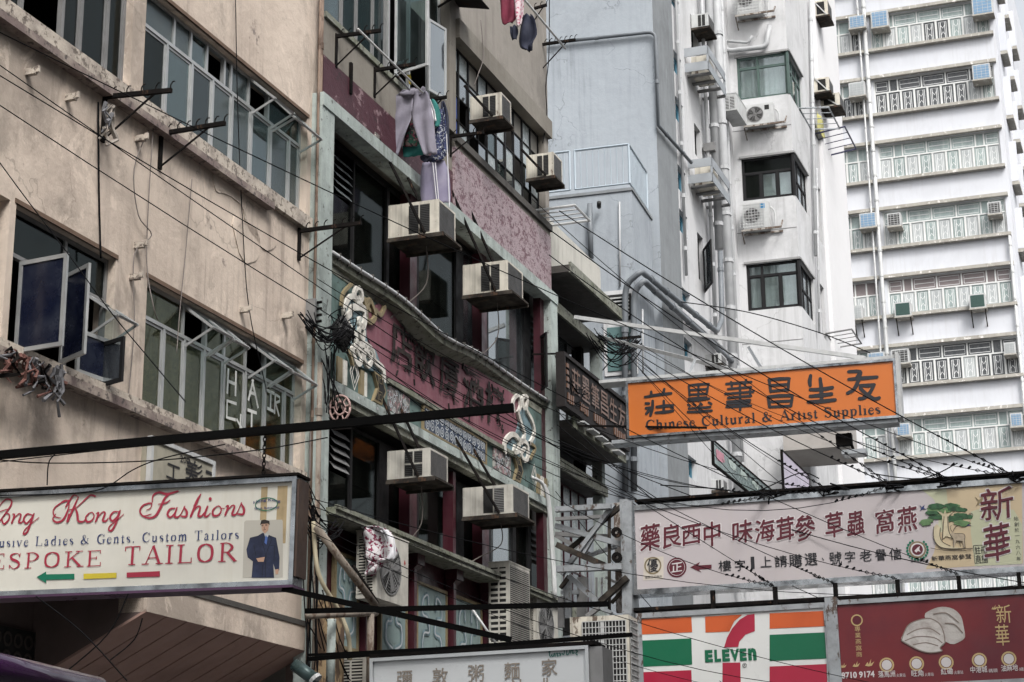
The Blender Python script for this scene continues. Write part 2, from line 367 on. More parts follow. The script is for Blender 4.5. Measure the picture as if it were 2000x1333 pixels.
GPIPE = M('grey_pipe', (.14, .155, .17), .55, var=.35, vs=2, streak=.25)
TEAL = M('teal_window', (.03, .13, .19), .4, var=.4, vs=3)
GREENFR = M('green_frame', (.05, .085, .075), .5, var=.3, vs=3)
CHROME = M('chrome', (.34, .36, .38), .25, .85, var=.9, vs=3.5, dark=(.035, .04, .045, 1))
STEEL = M('galvanised_steel', (.33, .35, .37), .5, .5, var=.6, vs=5, dark=(.16, .17, .17, 1), rust=.18)
WHITEM = M('white_metal', (.46, .47, .47), .5, .1, var=.4, vs=4, streak=.4)

def proj(v):        # world point -> pixel
    q = RC.transposed() @ (Vector(v) - CAMP)
    return 1000 + q.x / -q.z * FOC, 666.5 - q.y / -q.z * FOC

# ---------------------------------------------------------------- shared builders
def curtain(fr, parent, x0, x1, y, z0, z1, mat, amp=.03, n=None):
    n = n or max(8, int((x1 - x0) / .05)); m = MB()
    ph = random.random() * 6
    xs = [x0 + (x1 - x0) * i / n for i in range(n + 1)]
    vs = [(x, y + amp * math.sin(i * 1.9 + ph + .6 * math.sin(i * .7)), z) for z in (z0, z1) for i, x in enumerate(xs)]
    m.add(vs, [(i, i + 1, n + 2 + i, n + 1 + i) for i in range(n)])
    return m.obj('curtain', mat, parent, smooth=True)
def room(parent, x0, x1, y0, y1, z0, z1, mat):
    m = MB()
    m.add([(x0, y0, z0), (x1, y0, z0), (x1, y1, z0), (x0, y1, z0), (x0, y0, z1), (x1, y0, z1), (x1, y1, z1), (x0, y1, z1)],
          [(0, 3, 2, 1), (4, 5, 6, 7), (3, 0, 4, 7), (1, 2, 6, 5), (2, 3, 7, 6)])
    return m.obj('room', mat, parent)
def window(parent, x0, x1, z0, z1, cols, tz=None, ups=None, fm=ALU, gm=GL_A, y=.1, fw=.045, sash=.03, skip=(), skipu=(), gmap=None, name='window'):
    """frame with mullions; every pane a sub-part. cols/ups: x of the mullions"""
    m = MB(); m.frame(x0, x1, z0, z1, fw, y, y + .06)
    top = tz if tz else z1 - fw
    if tz: m.box(x0 + fw, x1 - fw, y - .004, y + .058, tz - fw / 2, tz + fw / 2)
    xs = [x0 + fw / 2] + list(cols) + [x1 - fw / 2]; us = [x0 + fw / 2] + list(ups or []) + [x1 - fw / 2]
    for x in cols: m.box(x - fw / 2, x + fw / 2, y - .002, y + .056, z0 + fw, top - fw / 2 if tz else top)
    if tz:
        for x in (ups or []): m.box(x - fw / 2, x + fw / 2, y - .002, y + .056, tz + fw / 2, z1 - fw)
    cells = []
    for i in range(len(xs) - 1):
        if i in skip: continue
        a, b = xs[i] + fw / 2, xs[i + 1] - fw / 2; c, d = z0 + fw, top - (fw / 2 if tz else 0)
        if sash: m.frame(a + .004, b - .004, c + .004, d - .004, sash, y + .012, y + .04)
        cells.append((a + sash, b - sash, c + sash, d - sash, i))
    if tz:
        for i in range(len(us) - 1):
            if i in skipu: continue
            cells.append((us[i] + fw / 2, us[i + 1] - fw / 2, tz + fw / 2, z1 - fw, 100 + i))
    f = m.obj(name, fm, parent)
    for a, b, c, d, k in cells:
        g = (gmap or {}).get(k, gm)
        if g is GL_A: g = GL_V[random.randrange(4)]
        if g is None: continue
        MB().box(a + .003, b - .003, y + .022, y + .028, c + .003, d - .003).obj('pane', g, f)
    return f
def awning(parent, x0, x1, zt, h, ang, y=.08, fm=ALU, gm=GL_A, w=.035):
    """top-hung vent pushed outwards"""
    m = MB(); s, c = math.sin(ang), math.cos(ang)
    def P(x, t, o=0): return (x, y - t * s + o * c, zt - t * c - o * s)
    for (a, b) in ((x0, x0 + w), (x1 - w, x1)):
        m.add([P(a, 0), P(b, 0), P(b, h), P(a, h), P(a, 0, .03), P(b, 0, .03), P(b, h, .03), P(a, h, .03)], [(0, 3, 2, 1), (4, 5, 6, 7), (0, 4, 7, 3), (1, 2, 6, 5), (2, 3, 7, 6), (0, 1, 5, 4)])
    for (a, b) in ((0, w), (h - w, h)):
        m.add([P(x0 + w, a), P(x1 - w, a), P(x1 - w, b), P(x0 + w, b), P(x0 + w, a, .03), P(x1 - w, a, .03), P(x1 - w, b, .03), P(x0 + w, b, .03)], [(0, 3, 2, 1), (4, 5, 6, 7), (2, 3, 7, 6), (0, 1, 5, 4)])
    o = m.obj('casement', fm, parent)
    for xx in (x0 + .02, x1 - .02): MB().bar((xx, y, zt - h * 1.02), P(xx, h), .014, .03).obj('stay', fm, o)
    g = MB().add([P(x0 + w, w, .012), P(x1 - w, w, .012), P(x1 - w, h - w, .012), P(x0 + w, h - w, .012)], [(0, 3, 2, 1)]); g.obj('pane', gm, o)
    return o
def leaf(parent, fr, xh, width, z0, z1, px_out, gm=GL_D, fm=ALU, y=.05, sgn=1, w=.045):
    """side-hung casement swung out until its free edge shows at px_out"""
    best = None; zm = (z0 + z1) / 2
    for k in range(5, 176):
        a = R(k) ; X = xh + sgn * width * math.cos(a); Y = y - width * math.sin(a)
        e = abs(proj(fr.P(X, Y, zm))[0] - px_out)
        if best is None or e < best[0]: best = (e, a)
    a = best[1]; dx, dy = sgn * math.cos(a), -math.sin(a)
    def P(t, o, z): return (xh + dx * t - dy * o, y + dy * t + dx * o, z)
    def bx(m, t0, t1, c, d, o0=-.015, o1=.015):
        vs = [P(t, o, z) for z in (c, d) for o in (o0, o1) for t in (t0, t1)]
        m.add(vs, [(0, 2, 3, 1), (4, 5, 7, 6), (0, 1, 5, 4), (2, 6, 7, 3), (0, 4, 6, 2), (1, 3, 7, 5)])
    m = MB(); bx(m, 0, width, z0, z0 + w); bx(m, 0, width, z1 - w, z1); bx(m, 0, w, z0 + w, z1 - w); bx(m, width - w, width, z0 + w, z1 - w)
    o = m.obj('casement', fm, parent)
    g = MB(); bx(g, w, width - w, z0 + w, z1 - w, -.003, .003); g.obj('pane', gm, o)
    return o
def slats(m, x0, x1, y, z0, z1, n, t=.006, along='x', w=None):
    for i in range(n):
        z = z0 + (z1 - z0) * (i + .5) / n; hh = (w or (z1 - z0) / n * .45) / 2
        if along == 'x': m.box(x0, x1, y, y + t, z - hh, z + hh)
        else: m.box(y, y + t, x0, x1, z - hh, z + hh)
    return m
def ac_unit(label, fr, L, T, B, m_px, m_py, r_px, body=CREAM, style=0, arms=True, group='window air conditioners on the old shop front', tray=True, yb=0.0, stay=None, tube=None, trayx=.1):
    """box air conditioner standing out of the wall: side towards the camera has vents, the street face a grille"""
    xh, z0 = fr.p(L, B, yb); _, z1 = fr.p(L, T, yb); yo, _ = fr.q(m_px, m_py, xh); w = fr.p(r_px, m_py, yo)[0] - xh
    w = max(.3, min(w, 1.1)); z1 = max(z1, z0 + .25); d = yb - yo
    o = thing('air_conditioner', label, 'air conditioner', fr, (xh, yb, z0), group)
    m = MB(); m.box(xh, xh + w, yo, yb, z0, z1)
    m.box(xh - .006, xh, yo, yo + .03, z0, z1); m.box(xh - .006, xh, yb - .05, yb - .02, z0, z1)
    m.obj('casing', body, o)
    # vents on the near side
    v = MB(); sl_ = MB()
    a = yb - d * .42; b = yb - d * .84; h = z1 - z0
    cells = [(a, (a + b) / 2 + .012), ((a + b) / 2 - .012, b)]
    rows = [(z0 + .06 * h, z0 + .9 * h)] if style != 2 else [(z0 + .06 * h, z0 + .46 * h), (z0 + .52 * h, z0 + .92 * h)]
    for (p, q) in cells:
        for (c, e) in rows:
            v.box(xh - .004, xh - .001, q, p, c, e)
            if style != 1 or q < (a + b) / 2 - .02: slats(sl_, q, p, xh - .009, c, e, max(6, int((e - c) / .028)), .004, 'y')
    v.obj('vent', SLOT, o); sl_.obj('louvre', GRILL if style != 1 else GREYFR, o)
    g = MB(); g.box(xh + .035, xh + w - .035, yo - .006, yo - .002, z0 + .03, z1 - .03); g.obj('grille', GRILL, o)
    e = MB(); e.frame(xh, xh + w, z0, z1, .03, yo - .014, yo - .001); e.obj('grille_frame', body, o); e = MB(); slats(e, xh + .035, xh + w - .035, yo - .012, z0 + .035, z1 - .035, 22, .003, 'x', .006); e.obj('grille_bar', GREYFR, o)
    if tray:
        t = MB(); t.box(xh - .03, xh + w + .03, yo - trayx, yb, z0 - .035, z0 - .004)
        t.frame(xh - .03, xh + w + .03, z0 - .07, z0 - .036, .001, yo, yo + .001)
        t.box(xh - .05, xh - .01, yo - trayx, yb, z0 - .075, z0 - .036); t.box(xh + w + .01, xh + w + .05, yo - trayx, yb, z0 - .075, z0 - .036)
        t.obj('tray', TRAY, o)
    if arms:
        for xx in (xh + .0, xh + w):
            k = MB(); k.bar((xx, yo - .02, z0 - .05), (xx, yb, z0 - d * .75), .03) if stay is None else k.bar((xx - .02, yo + d * .25, z0 + .01), (xx - .02 + stay[0], yb, z0 + stay[1]), .035)
            k.obj('stay', BLACKST, o)
    if tube:
        x_, z_ = xh + w * .5, z0 - .07
        pts = [(x_, yo + d * .4, z_), (x_, yo + d * .4, z_ - tube * .5), (x_ - .1, yb - .15, z_ - tube * .8), (x_ - .35, yb - .05, z_ - tube)]
        MB().tube(catmull(pts, 5), .009, 5).obj('drain_hose', CORD, o)
    return o
def rack(label, fr, L, y, R_, yr, hooks=6, drop=.45, brace=True, mat=BLACKST, sag=0, group='black laundry pole brackets on the facades', yb=0.0):
    """laundry pole bracket: arm square to the wall with upturned hooks"""
    xh, zh = fr.p(L, y, yb); yo, zo = fr.q(R_, yr, xh)
    o = thing('pole_bracket', label, 'bracket', fr, (xh, yb, zh), group)
    a, b = (xh, yb, zh), (xh, yo, zo)
    MB().bar(a, b, .045, .05).obj('arm', mat, o)
    MB().box(xh - .03, xh + .03, yb - .03, yb + .0, zh - drop, zh + .04).obj('back_plate', mat, o)
    if brace: MB().bar((xh, yb - .02, zh - drop + .03), (xh, yb + (yo - yb) * .75, zh + (zo - zh) * .75 - .02), .018).obj('brace', mat, o)
    for i in range(hooks):
        t = .12 + .86 * i / max(hooks - 1, 1); p = Vector(a).lerp(Vector(b), t) + Vector((0, 0, .02))
        MB().tube([p, p + Vector((0, -.005, .05)), p + Vector((0, -.03, .085)), p + Vector((0, -.055, .07 + .02 * random.random()))], .008, 5).obj('hook', mat, o)
    return o
# ================================================================ ground and street
gm = MB(); gm.add([(-300, -60, 0), (300, -60, 0), (300, 900, 0), (-300, 900, 0)], [(0, 1, 2, 3)])
tag(gm.obj('ground', M('asphalt', (.055, .055, .058), .9, var=.4, vs=.5, bump=.4, bs=20)), kind='structure')
kb = MB(); kb.box(-40, 140, -3.2, 0, 0, .13)
tag(kb.obj('pavement', M('paving', (.24, .23, .22), .85, var=.4, vs=1.5, bump=.3, bs=8), None, FA), kind='structure')

# ================================================================ A: pink tenement
XA0, XA1 = 6.0, 22.33
P = FA.p
bA = thing('tenement_building', 'pinkish beige plastered tenement with rows of aluminium windows at the left', 'building', FA, (14, 0, 0))
u0, uz0, u1x, uz1 = P(277, 200)[0], 10.55, P(597, 424)[0], 12.04
l0, lz0, l1, lz1 = P(281, 700)[0], 6.97, P(587, 850)[0], 8.46
d0, d1 = 9.5, P(256, 120)[0]
c0, c1, cz0, cz1 = P(22, 550)[0], P(218, 680)[0], P(218, 768)[1], P(90, 430)[1]
hA = [(u0, u1x, uz0, uz1), (l0, l1, lz0, lz1), (d0, d1, uz0, uz1), (c0, c1, cz0, cz1), (10.8, P(6, 600)[0], cz0, cz1)]
zl = 4.97
m = MB(); m.wall(XA0, XA1, zl, 18, hA, 0, .26); m.box(XA1 - .001, XA1 + .0, .26, 8, zl, 18); m.box(XA0, XA1 - .01, 7.9, 8, 0, 18); m.box(XA0, XA0 + .2, .3, 7.9, zl, 18)
m.obj('wall', PINK, bA)
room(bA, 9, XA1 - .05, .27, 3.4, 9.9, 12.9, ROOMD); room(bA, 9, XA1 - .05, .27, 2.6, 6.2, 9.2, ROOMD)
# relief of old plaster patches
def patch(poly, th=.009, mat=PINK, name='plaster_patch', fr=FA, parent=None, y=0):
    q = [fr.p(a, b, y) for a, b in poly]
    q = catmull(q, 3, True)[:-1]
    q = [(x + random.uniform(-.012, .012), z + random.uniform(-.012, .012)) for x, z in q]
    return MB().prism(q, y - th, y + .01).obj(name, mat, parent or bA)
patch([(418, 330), (470, 352), (530, 395), (540, 440), (538, 480), (520, 490), (500, 470), (480, 440), (470, 400), (440, 380), (420, 372)], .012)
0 and patch([(425, 410), (436, 440), (440, 480), (452, 520), (444, 526), (430, 500), (423, 460)], .014)
0 and patch([(480, 520), (505, 536), (535, 545), (540, 560), (520, 552), (495, 545)], .012)
patch([(455, 425), (500, 450), (505, 500), (480, 515), (462, 480)], .012)
# sill bands
zb1 = P(419, 330, -.1)[1]; xb1 = P(600, 430)[0]
m = MB(); m.box(XA0, P(520, 400)[0], -.13, 0, zb1, zb1 + .09); m.obj('sill_band', SILLM, bA)
m = MB(); m.box(XA0, u1x + .06, -.08, 0, zb1 + .092, uz0 - .004); m.obj('sill', SILLW, bA)
m = MB(); m.box(u0 - .2, u1x + .1, -.05, 0, zb1 - .22, zb1 - .002)
zb2 = P(287, 818, -.12)[1]
m = MB(); m.box(XA0, P(548, 925)[0], -.15, 0, zb2, zb2 + .1); m.obj('sill_band', SILLM, bA)
m = MB(); m.box(XA0, l1 + .06, -.08, 0, zb2 + .102, lz0 - .004); m.obj('sill', SILLW, bA)
# header lips
LIP = M('header_lip', (.13, .085, .06), .9, var=.6, vs=5)
for a, b, z in ((u0, u1x, uz1), (l0, l1, lz1), (c0, c1, cz1)):
    MB().box(a - .03, b + .03, -.012, .02, z - .0, z + .05).obj('lintel_lip', LIP, bA)
X = lambda px, py: P(px, py, .1)[0]
# upper window row
W = window(bA, u0, u1x, uz0, uz1, [X(a, b) for a, b in ((324, 170), (373, 210), (414, 240), (452, 270), (490, 300), (528, 320), (564, 350))],
           P(281, 46, .1)[1], [X(a, b) for a, b in ((341, 60), (374, 80), (405, 110), (439, 140), (452, 150), (487, 170), (525, 200))],
           skipu=(3, 6), gmap={101: GL_A, 0: GL_D})
awning(bA, X(487, 170), X(527, 200), uz1 - .03, .5, R(48)); awning(bA, X(530, 200), u1x - .05, uz1 - .03, .5, R(44))
for a, b in ((300, 373), (452, 490), (500, 560)): curtain(FA, bA, X(a, 200), X(b, 300), .34, uz0, uz1 - .35, CURT)
curtain(FA, bA, X(378, 200), X(450, 300), .5, uz0, uz1 - .35, CURT, .01)
# dark upper left window
W = window(bA, d0, d1, uz0, uz1, [P(40, 60, .1)[0], P(118, 100, .1)[0], P(155, 100, .1)[0], P(206, 120, .1)[0]], None, None, fm=GREYFR, gm=GL_D, skip=(1,))
# hair salon windows
lx = [X(a, b) for a, b in ((319, 700), (358, 760), (397, 770), (436, 800), (478, 820), (517, 830), (555, 850))]
W2 = window(bA, l0, l1, lz0, lz1, lx, P(285, 620, .1)[1], [X(358, 640), X(403, 650), X(438, 690), X(480, 700), X(518, 720)], skipu=(1, 4), gm=GL_SAL)
for a, b in ((l0, lx[6]),): curtain(FA, bA, a, l1, .28, lz0, lz1 - .45, CURTO, .02)
curtain(FA, bA, l0, X(358, 640), .26, lz1 - .5, lz1 - .03, CURTO, .01)
awning(bA, X(361, 600), X(402, 650), lz1 - .04, .48, R(52)); awning(bA, X(405, 650), X(437, 690), lz1 - .04, .46, R(50))
awning(bA, X(482, 700), X(520, 720), lz1 - .04, .48, R(52)); awning(bA, X(523, 720), l1 - .05, lz1 - .04, .46, R(50))
# HAIR CUT painted strips on the panes
LET = M('white_tape', (.55, .56, .54), .7, var=.2, vs=6)
def tape(strokes, w=.042):
    m = MB(); y = .085
    for i, s in enumerate(strokes):
        m.stroke([P(a, b, .085) for a, b in s], w, y - .0004 * i, sm=0, cap=False)
    return tag(m.obj('lettering', LET, W2), 'white tape letters on the salon panes')
Z = lambda L: [(a / 3.0303, 380 + b / 3.0303) for a, b in L]
tape([Z([(1352, 1030), (1345, 1180)]), Z([(1350, 1105), (1390, 1122)]), Z([(1397, 1045), (1393, 1195)])])
tape([Z([(1400, 1240), (1345, 1222), (1342, 1320), (1395, 1335)])])
tape([Z([(1500, 1095), (1470, 1220)]), Z([(1492, 1095), (1528, 1265)]), Z([(1475, 1170), (1515, 1185)])])
tape([Z([(1465, 1275), (1520, 1295)]), Z([(1490, 1285), (1488, 1400)])])
tape([Z([(1580, 1160), (1625, 1180)]), Z([(1603, 1170), (1600, 1280)]), Z([(1582, 1265), (1620, 1285)])])
tape([Z([(1630, 1180), (1625, 1300)]), Z([(1630, 1185), (1655, 1200), (1655, 1225), (1628, 1235)]), Z([(1632, 1240), (1652, 1315)])], .036)
tape([Z([(1400, 1330), (1440, 1400)]), Z([(1425, 1300), (1420, 1410)])], .036)
# open casements of the lower left window
W3 = window(bA, c0, c1, cz0, cz1, [X(135, 560)], P(150, 530, .1)[1] if False else cz1 - .5, [X(130, 470)], skip=(0, 1), gm=GL_D, fm=GREYFR)
lf = [(36, 690, 505, 128, .62), (124, 712, 532, 170, .55), (150, 735, 641, 221, .55)]
for pxl, pb, pt, po, wd in lf[:2]:
    xh, za = P(pxl, pb); zt_ = P(pxl, pt)[1]
    leaf(bA, FA, xh, wd, za, zt_, po, gm=NAVYP)
xh, za = P(155, 727); leaf(bA, FA, xh, .6, za, P(160, 641)[1], 221, gm=NAVYP)
xh, za = P(200, 757); leaf(bA, FA, xh, .42, za, P(200, 668)[1], 241, gm=GL_S, fm=DARKFR)
awning(bA, X(172, 580), X(214, 610), cz1 - .52, .45, R(55), fm=ALU)
# inner rail of the dark room behind
MB().box(c0, c1, .5, .52, cz0 + .1, cz0 + .13).obj('rail', GREYFR, bA)
# corner pillar and pipes to the restaurant
m = MB(); m.box(XA1 + .002, XA1 + .1, -.02, .3, 4, 18); m.obj('corner_strip', M('brown_strip', (.12, .09, .08), .8, var=.6, vs=4, streak=.4), bA)
# canopy underneath: fascia, soffit of boards, recessed dark wall
xl = P(280, 1195, -.02)[0]; zf0 = P(280, 1195, -.02)[1]; zf1 = P(280, 1150, -.02)[1]
xr = P(590, 1283, -.02)[0]
m = MB(); m.box(xl, XA1, -.06, .3, zf0 - .0, zl - .004); m.obj('fascia', PINK, bA)
MB().box(8, XA1, -.075, -.002, zl - .03, zl + .035).obj('ledge', CONCD, bA)
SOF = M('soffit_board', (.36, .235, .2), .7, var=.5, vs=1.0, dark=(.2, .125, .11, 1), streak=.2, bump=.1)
nb = 9
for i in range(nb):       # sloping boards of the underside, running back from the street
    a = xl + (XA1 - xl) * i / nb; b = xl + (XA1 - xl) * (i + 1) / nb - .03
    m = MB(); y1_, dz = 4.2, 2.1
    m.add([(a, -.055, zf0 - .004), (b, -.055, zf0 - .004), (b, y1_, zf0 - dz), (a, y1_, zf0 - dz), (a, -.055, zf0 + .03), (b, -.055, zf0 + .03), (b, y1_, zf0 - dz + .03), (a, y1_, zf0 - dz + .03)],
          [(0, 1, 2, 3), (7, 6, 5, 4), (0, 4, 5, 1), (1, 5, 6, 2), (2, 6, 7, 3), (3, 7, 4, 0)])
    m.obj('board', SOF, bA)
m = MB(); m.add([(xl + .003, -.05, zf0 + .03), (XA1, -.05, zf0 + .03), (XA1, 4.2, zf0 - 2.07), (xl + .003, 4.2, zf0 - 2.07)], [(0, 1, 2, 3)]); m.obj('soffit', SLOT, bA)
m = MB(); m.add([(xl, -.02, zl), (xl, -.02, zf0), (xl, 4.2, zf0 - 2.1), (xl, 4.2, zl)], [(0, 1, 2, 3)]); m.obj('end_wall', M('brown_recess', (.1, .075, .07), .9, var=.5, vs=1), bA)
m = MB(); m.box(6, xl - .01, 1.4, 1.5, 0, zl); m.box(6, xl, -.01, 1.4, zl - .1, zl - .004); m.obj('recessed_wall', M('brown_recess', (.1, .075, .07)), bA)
m = MB(); gx0, gz0 = FA.p(5, 1330, 1.38); gx1, gz1 = FA.p(85, 1240, 1.38)
m.box(gx0 - 1, gx1, 1.36, 1.38, gz0 - .4, gz1); m.obj('vent_block_panel', SLOT, bA)
m = MB()
for i in range(7):
    for j in range(3): m.disc((gx1 - .12 - i * .2, 1.35, gz1 - .13 - j * .2), .085, 'y', 10, .055, .01)
m.obj('breeze_block_ring', M('brown_ring', (.05, .04, .038), .9), bA)['kind'] = 'stuff'
# small wall sign of a workshop above the tailor sign
fz = P(330, 905, -.1)
sg = thing('wall_sign', 'faded cream wall sign with number 200 and black characters under the salon windows', 'sign', FA, (fz[0], -.1, fz[1]))
x0, z1_ = P(296, 855, -.12); x1, z0_ = P(416, 935, -.12)
z0_ = z1_ - .78
MB().box(x0, x1, -.12, -.0, z0_ - .1, z1_).obj('board', M('sign_cream', (.32, .3, .24), .7, var=.5, vs=4, streak=.4), sg)
MB().frame(x0 - .02, x1 + .02, z0_ - .12, z1_ + .02, .05, -.14, -.08).obj('frame', WHITEM, sg)
m = MB(); INK = M('ink_black', (.012, .012, .014), .6)
for s_, a, b, t, bt in (('工', 325, 352, 903, 932), ('美', 362, 386, 893, 936), ('彡', 384, 396, 905, 938), ('一', 402, 414, 918, 924)): m = MB(); px_text(FA, m, s_, a, b, t, bt, -.126, .02); m.obj('character', INK, sg)
m = MB()
px_text(FA, m, '200', 352, 370, 888, 902, -.126, .01)
m.obj('lettering', INK, sg)
# wall fittings: small brackets and rags
for a, b in ((52, 140), (130, 190), (266, 270), (264, 478), (470, 604), (552, 616), (255, 540)):
    x, z = P(a, b)
    m = MB(); m.box(x - .03, x + .03, -.12, 0, z - .05, z + .02); m.box(x - .015, x + .015, -.16, -.12, z - .03, z + .04); m.obj('wall_hook', SILLW, bA)
# ================================================================ B: old restaurant shop house
XB0, XB1 = XA1 + .12, P(1073, 700)[0] + .28
bB = thing('restaurant_building', 'old shop house with peeling maroon walls, mint posts and a carved Chinese restaurant sign board', 'building', FA, (27, 0, 0))
zt = {1: 12.26, 2: 10.28, 3: 8.42, 4: 6.57, 5: 4.4}      # frame lines
PX0, PX1 = FA.p(622, 600, -.16)[0], FA.p(647, 600, -.16)[0]
QX0, QX1 = FA.p(1072, 750, -.1)[0], FA.p(1085, 750, -.1)[0]
# posts
MB().box(PX0, PX1, -.16, .1, 2, zt[1]).obj('post', MINT, bB)
MB().box(QX0, QX1, -.16, .1, 2, zt[1]).obj('post', MINT, bB)
MB().box(PX0, QX1, -.18, .1, zt[1] + .002, zt[1] + .2).obj('top_beam', MINT, bB)
MB().box(PX1 + .002, PX1 + .22, -.02, .12, 2, zt[1]).obj('inner_post', MAROON, bB)
MB().box(QX0 - .2, QX0 - .002, -.02, .12, 2, zt[1]).obj('inner_post', MAROON, bB)
# ledges
def ledge(z, px_list, name, mat, d=.3, th=.12):
    m = MB(); m.box(PX1 - .05, QX1, -d, .12, z - th, z)
    m.box(PX1 - .05, QX1, -d - .03, -d + .02, z - .03, z + .03); return m.obj(name, mat, bB)
# the cornice under the upper windows, with a curved lead gutter
m = MB(); vs = []
rim = catmull([(lambda q: (q[0], yy, q[1]))(FA.p(a, b, yy)) for a, b, yy in ((646, 500, -.08), (700, 535, -.12), (772, 581, -.2), (818, 619, -.3), (868, 664, -.34), (918, 688, -.28), (948, 706, -.2), (984, 732, -.12), (1030, 764, -.08), (1077, 794, -.08))], 3)
n = len(rim) - 1
for x, yy, z in rim: vs += [(x, yy, z + .03), (x, .1, z + .06), (x, .1, z - .12 + yy * .25), (x, yy + .02, z - .07)]
m.add(vs, [(4 * i + a, 4 * i + b, 4 * i + 4 + b, 4 * i + 4 + a) for i in range(n) for a, b in ((0, 1), (1, 2), (2, 3), (3, 0))])
m.obj('cornice', LICHEN, bB)
MB().tube([(vs[4 * i][0], vs[4 * i][1] - .02, vs[4 * i][2] + .02) for i in range(n + 1)], .03, 6).obj('gutter_pipe', WPIPE, bB, smooth=True)
for i in range(1, n):
    x, y, z = vs[4 * i]; MB().box(x - .012, x + .012, y - .05, y + .02, z - .03, z + .07).obj('clip', CONCD, bB)
MB().box(PX1 - .05, QX1, -.1, .12, zt[3] - .14, zt[3]).obj('ledge', MINT, bB); MB().box(PX1, QX1, -.06, .1, zt[3] - .24, zt[3] - .142).obj('ledge_moulding', LICHEN, bB)
for i in range(14):
    x = PX1 + .4 + i * .66; MB().disc((x, -.107, zt[3] - .07), .022, 'y', 8).obj('bolt', WHITEM, bB)
ledge(zt[4], None, 'ledge', LICHEN, .3, .1); MB().box(PX1, QX1, -.31, -.27, zt[4] - .0, zt[4] + .03).obj('ledge_edge', MINT, bB)
# upper storeys: maroon band, concrete wall, windows
zmt = P(642, 118)[1]; zmr = P(1070, 462)[1]
XS = P(882, 350)[0]                                  # where the peeled pink part begins
zms = P(882, 300)[1]
m = MB(); m.box(XB0 + .0, XS, -.02, .25, zt[1] + .203, zmt); m.obj('maroon_band', PEELD, bB)
m = MB(); m.box(XS + .002, QX1 - .02, -.06, .25, zt[1] + .203, (zms + zmr) / 2 + .05); m.obj('pink_band', PEELP, bB)
m = MB()
pp_ = [P(a, b, -.03) for a, b in ((733, 258), (741, 265), (745, 285), (751, 315), (744, 322), (737, 300), (731, 285))]
m.prism(pp_, -.03, -.019); m.obj('bare_plaster_patch', M('bare_white', (.5, .47, .44), .9, spots=.5, vs=5), bB)

XC0, XC1 = P(872, 100)[0], P(884, 100)[0]             # pilaster between the two bays
RZ0, RZ1 = 13.88, 15.66
RW0, RW1 = XC1 + .02, P(1060, 330)[0]
# left bay: streaked apron, window row
LZ0 = 13.9
MB().box(XB0, XS - .002, -.01, .25, zmt + .002, LZ0 - .12).obj('apron', CONC, bB)
MB().box(XB0, XC0, -.05, .25, LZ0 - .118, LZ0 - .03).obj('sill', LICHEN, bB)
MB().box(XS + .001, QX1 - .02, -.05, .25, (zms + zmr) / 2 + .052, RZ0 - .14).obj('apron', CONC, bB)
MB().box(XS + .001, QX1 - .02, -.1, .25, RZ0 - .138, RZ0 - .01).obj('sill', CONCD, bB)
MB().box(XC0, XC1, -.06, .3, LZ0 - .02, 17.5).obj('pilaster', CONC, bB)
MB().box(RW1 + .002, QX1 - .03, -.045, .3, RZ0 - .008, RZ1).obj('pier', BEIGE, bB)
MB().box(XC1 + .002, QX1 - .02, -.13, .3, RZ1 + .002, RZ1 + .36).obj('lintel', CONC, bB)
MB().box(XC1 + .004, QX1 - .025, -.04, .3, RZ1 + .362, 19).obj('upper_wall', BEIGE, bB)
MB().box(XB0, QX1 - .03, .9, 8, 1, 18.9).obj('core_wall', BEIGE, bB) if False else None
m = MB(); m.box(XB0 + .01, QX1 - .03, 6, 6.2, 0, 19); m.box(QX1 - .26, QX1 - .03, .31, 6, 0, 19); m.box(XB0 + .005, QX1 - .3, .26, .9, zt[1] + .21, LZ0 - .13); m.obj('party_wall', BEIGE, bB)
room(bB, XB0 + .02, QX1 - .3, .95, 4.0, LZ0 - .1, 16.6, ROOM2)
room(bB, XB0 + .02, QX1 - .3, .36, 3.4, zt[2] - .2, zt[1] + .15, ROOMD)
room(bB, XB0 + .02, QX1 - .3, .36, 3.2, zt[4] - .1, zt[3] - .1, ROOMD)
XP = lambda px, py: P(px, py, .1)[0]
# left bay window row above
WL = window(bB, XB0 + .02, P(766, 100)[0], LZ0, 17.0, [XP(668, 20), XP(697, 40), XP(729, 60)], None, None, fm=GREYFR, gm=GL_A)
for a, b in ((668, 697), (730, 758)): curtain(FA, bB, XP(a, 30), XP(b, 60), .3, LZ0, 16.9, CURTW, .03)
WL2 = window(bB, P(770, 110)[0], XC0 - .02, LZ0, 17.0, [XP(800, 100), XP(838, 100)], None, None, fm=ALU, gm=GL_A, skip=(0, 1))
xh, za = P(771, 150); leaf(bB, FA, xh, .66, P(771, 148)[1], 15.9, 836, gm=GL_A, fm=WHITEM, y=0)
xh, za = P(836, 180); leaf(bB, FA, xh, .5, P(842, 183)[1], P(842, 42)[1], 871, gm=GL_S, fm=ALU, y=0, sgn=-1 and 1)
# corrugated canopy over the left bay
m = MB(); cx0, cz = P(842, 4)[0], P(842, 5)[1]
n = 26; x0, x1 = cx0, P(880, 10)[0] + .3
for i in range(n):
    a = x0 + (x1 - x0) * i / n; b = x0 + (x1 - x0) * (i + 1) / n; mid = (a + b) / 2
    m.add([(a, 0, cz + .45), (mid, 0, cz + .48), (b, 0, cz + .45), (a, -.6, cz + .3), (mid, -.6, cz + .33), (b, -.6, cz + .3)], [(0, 1, 4, 3), (1, 2, 5, 4)])
cano = m.obj('corrugated_canopy', M('rusty_sheet', (.06, .055, .05), .7, .2, var=.6, rust=.3), bB)
MB().bar((x0 + .3, 0, cz + .05), (x0 + .3, -.55, cz + .3), .03).obj('stay', BLACKST, bB)
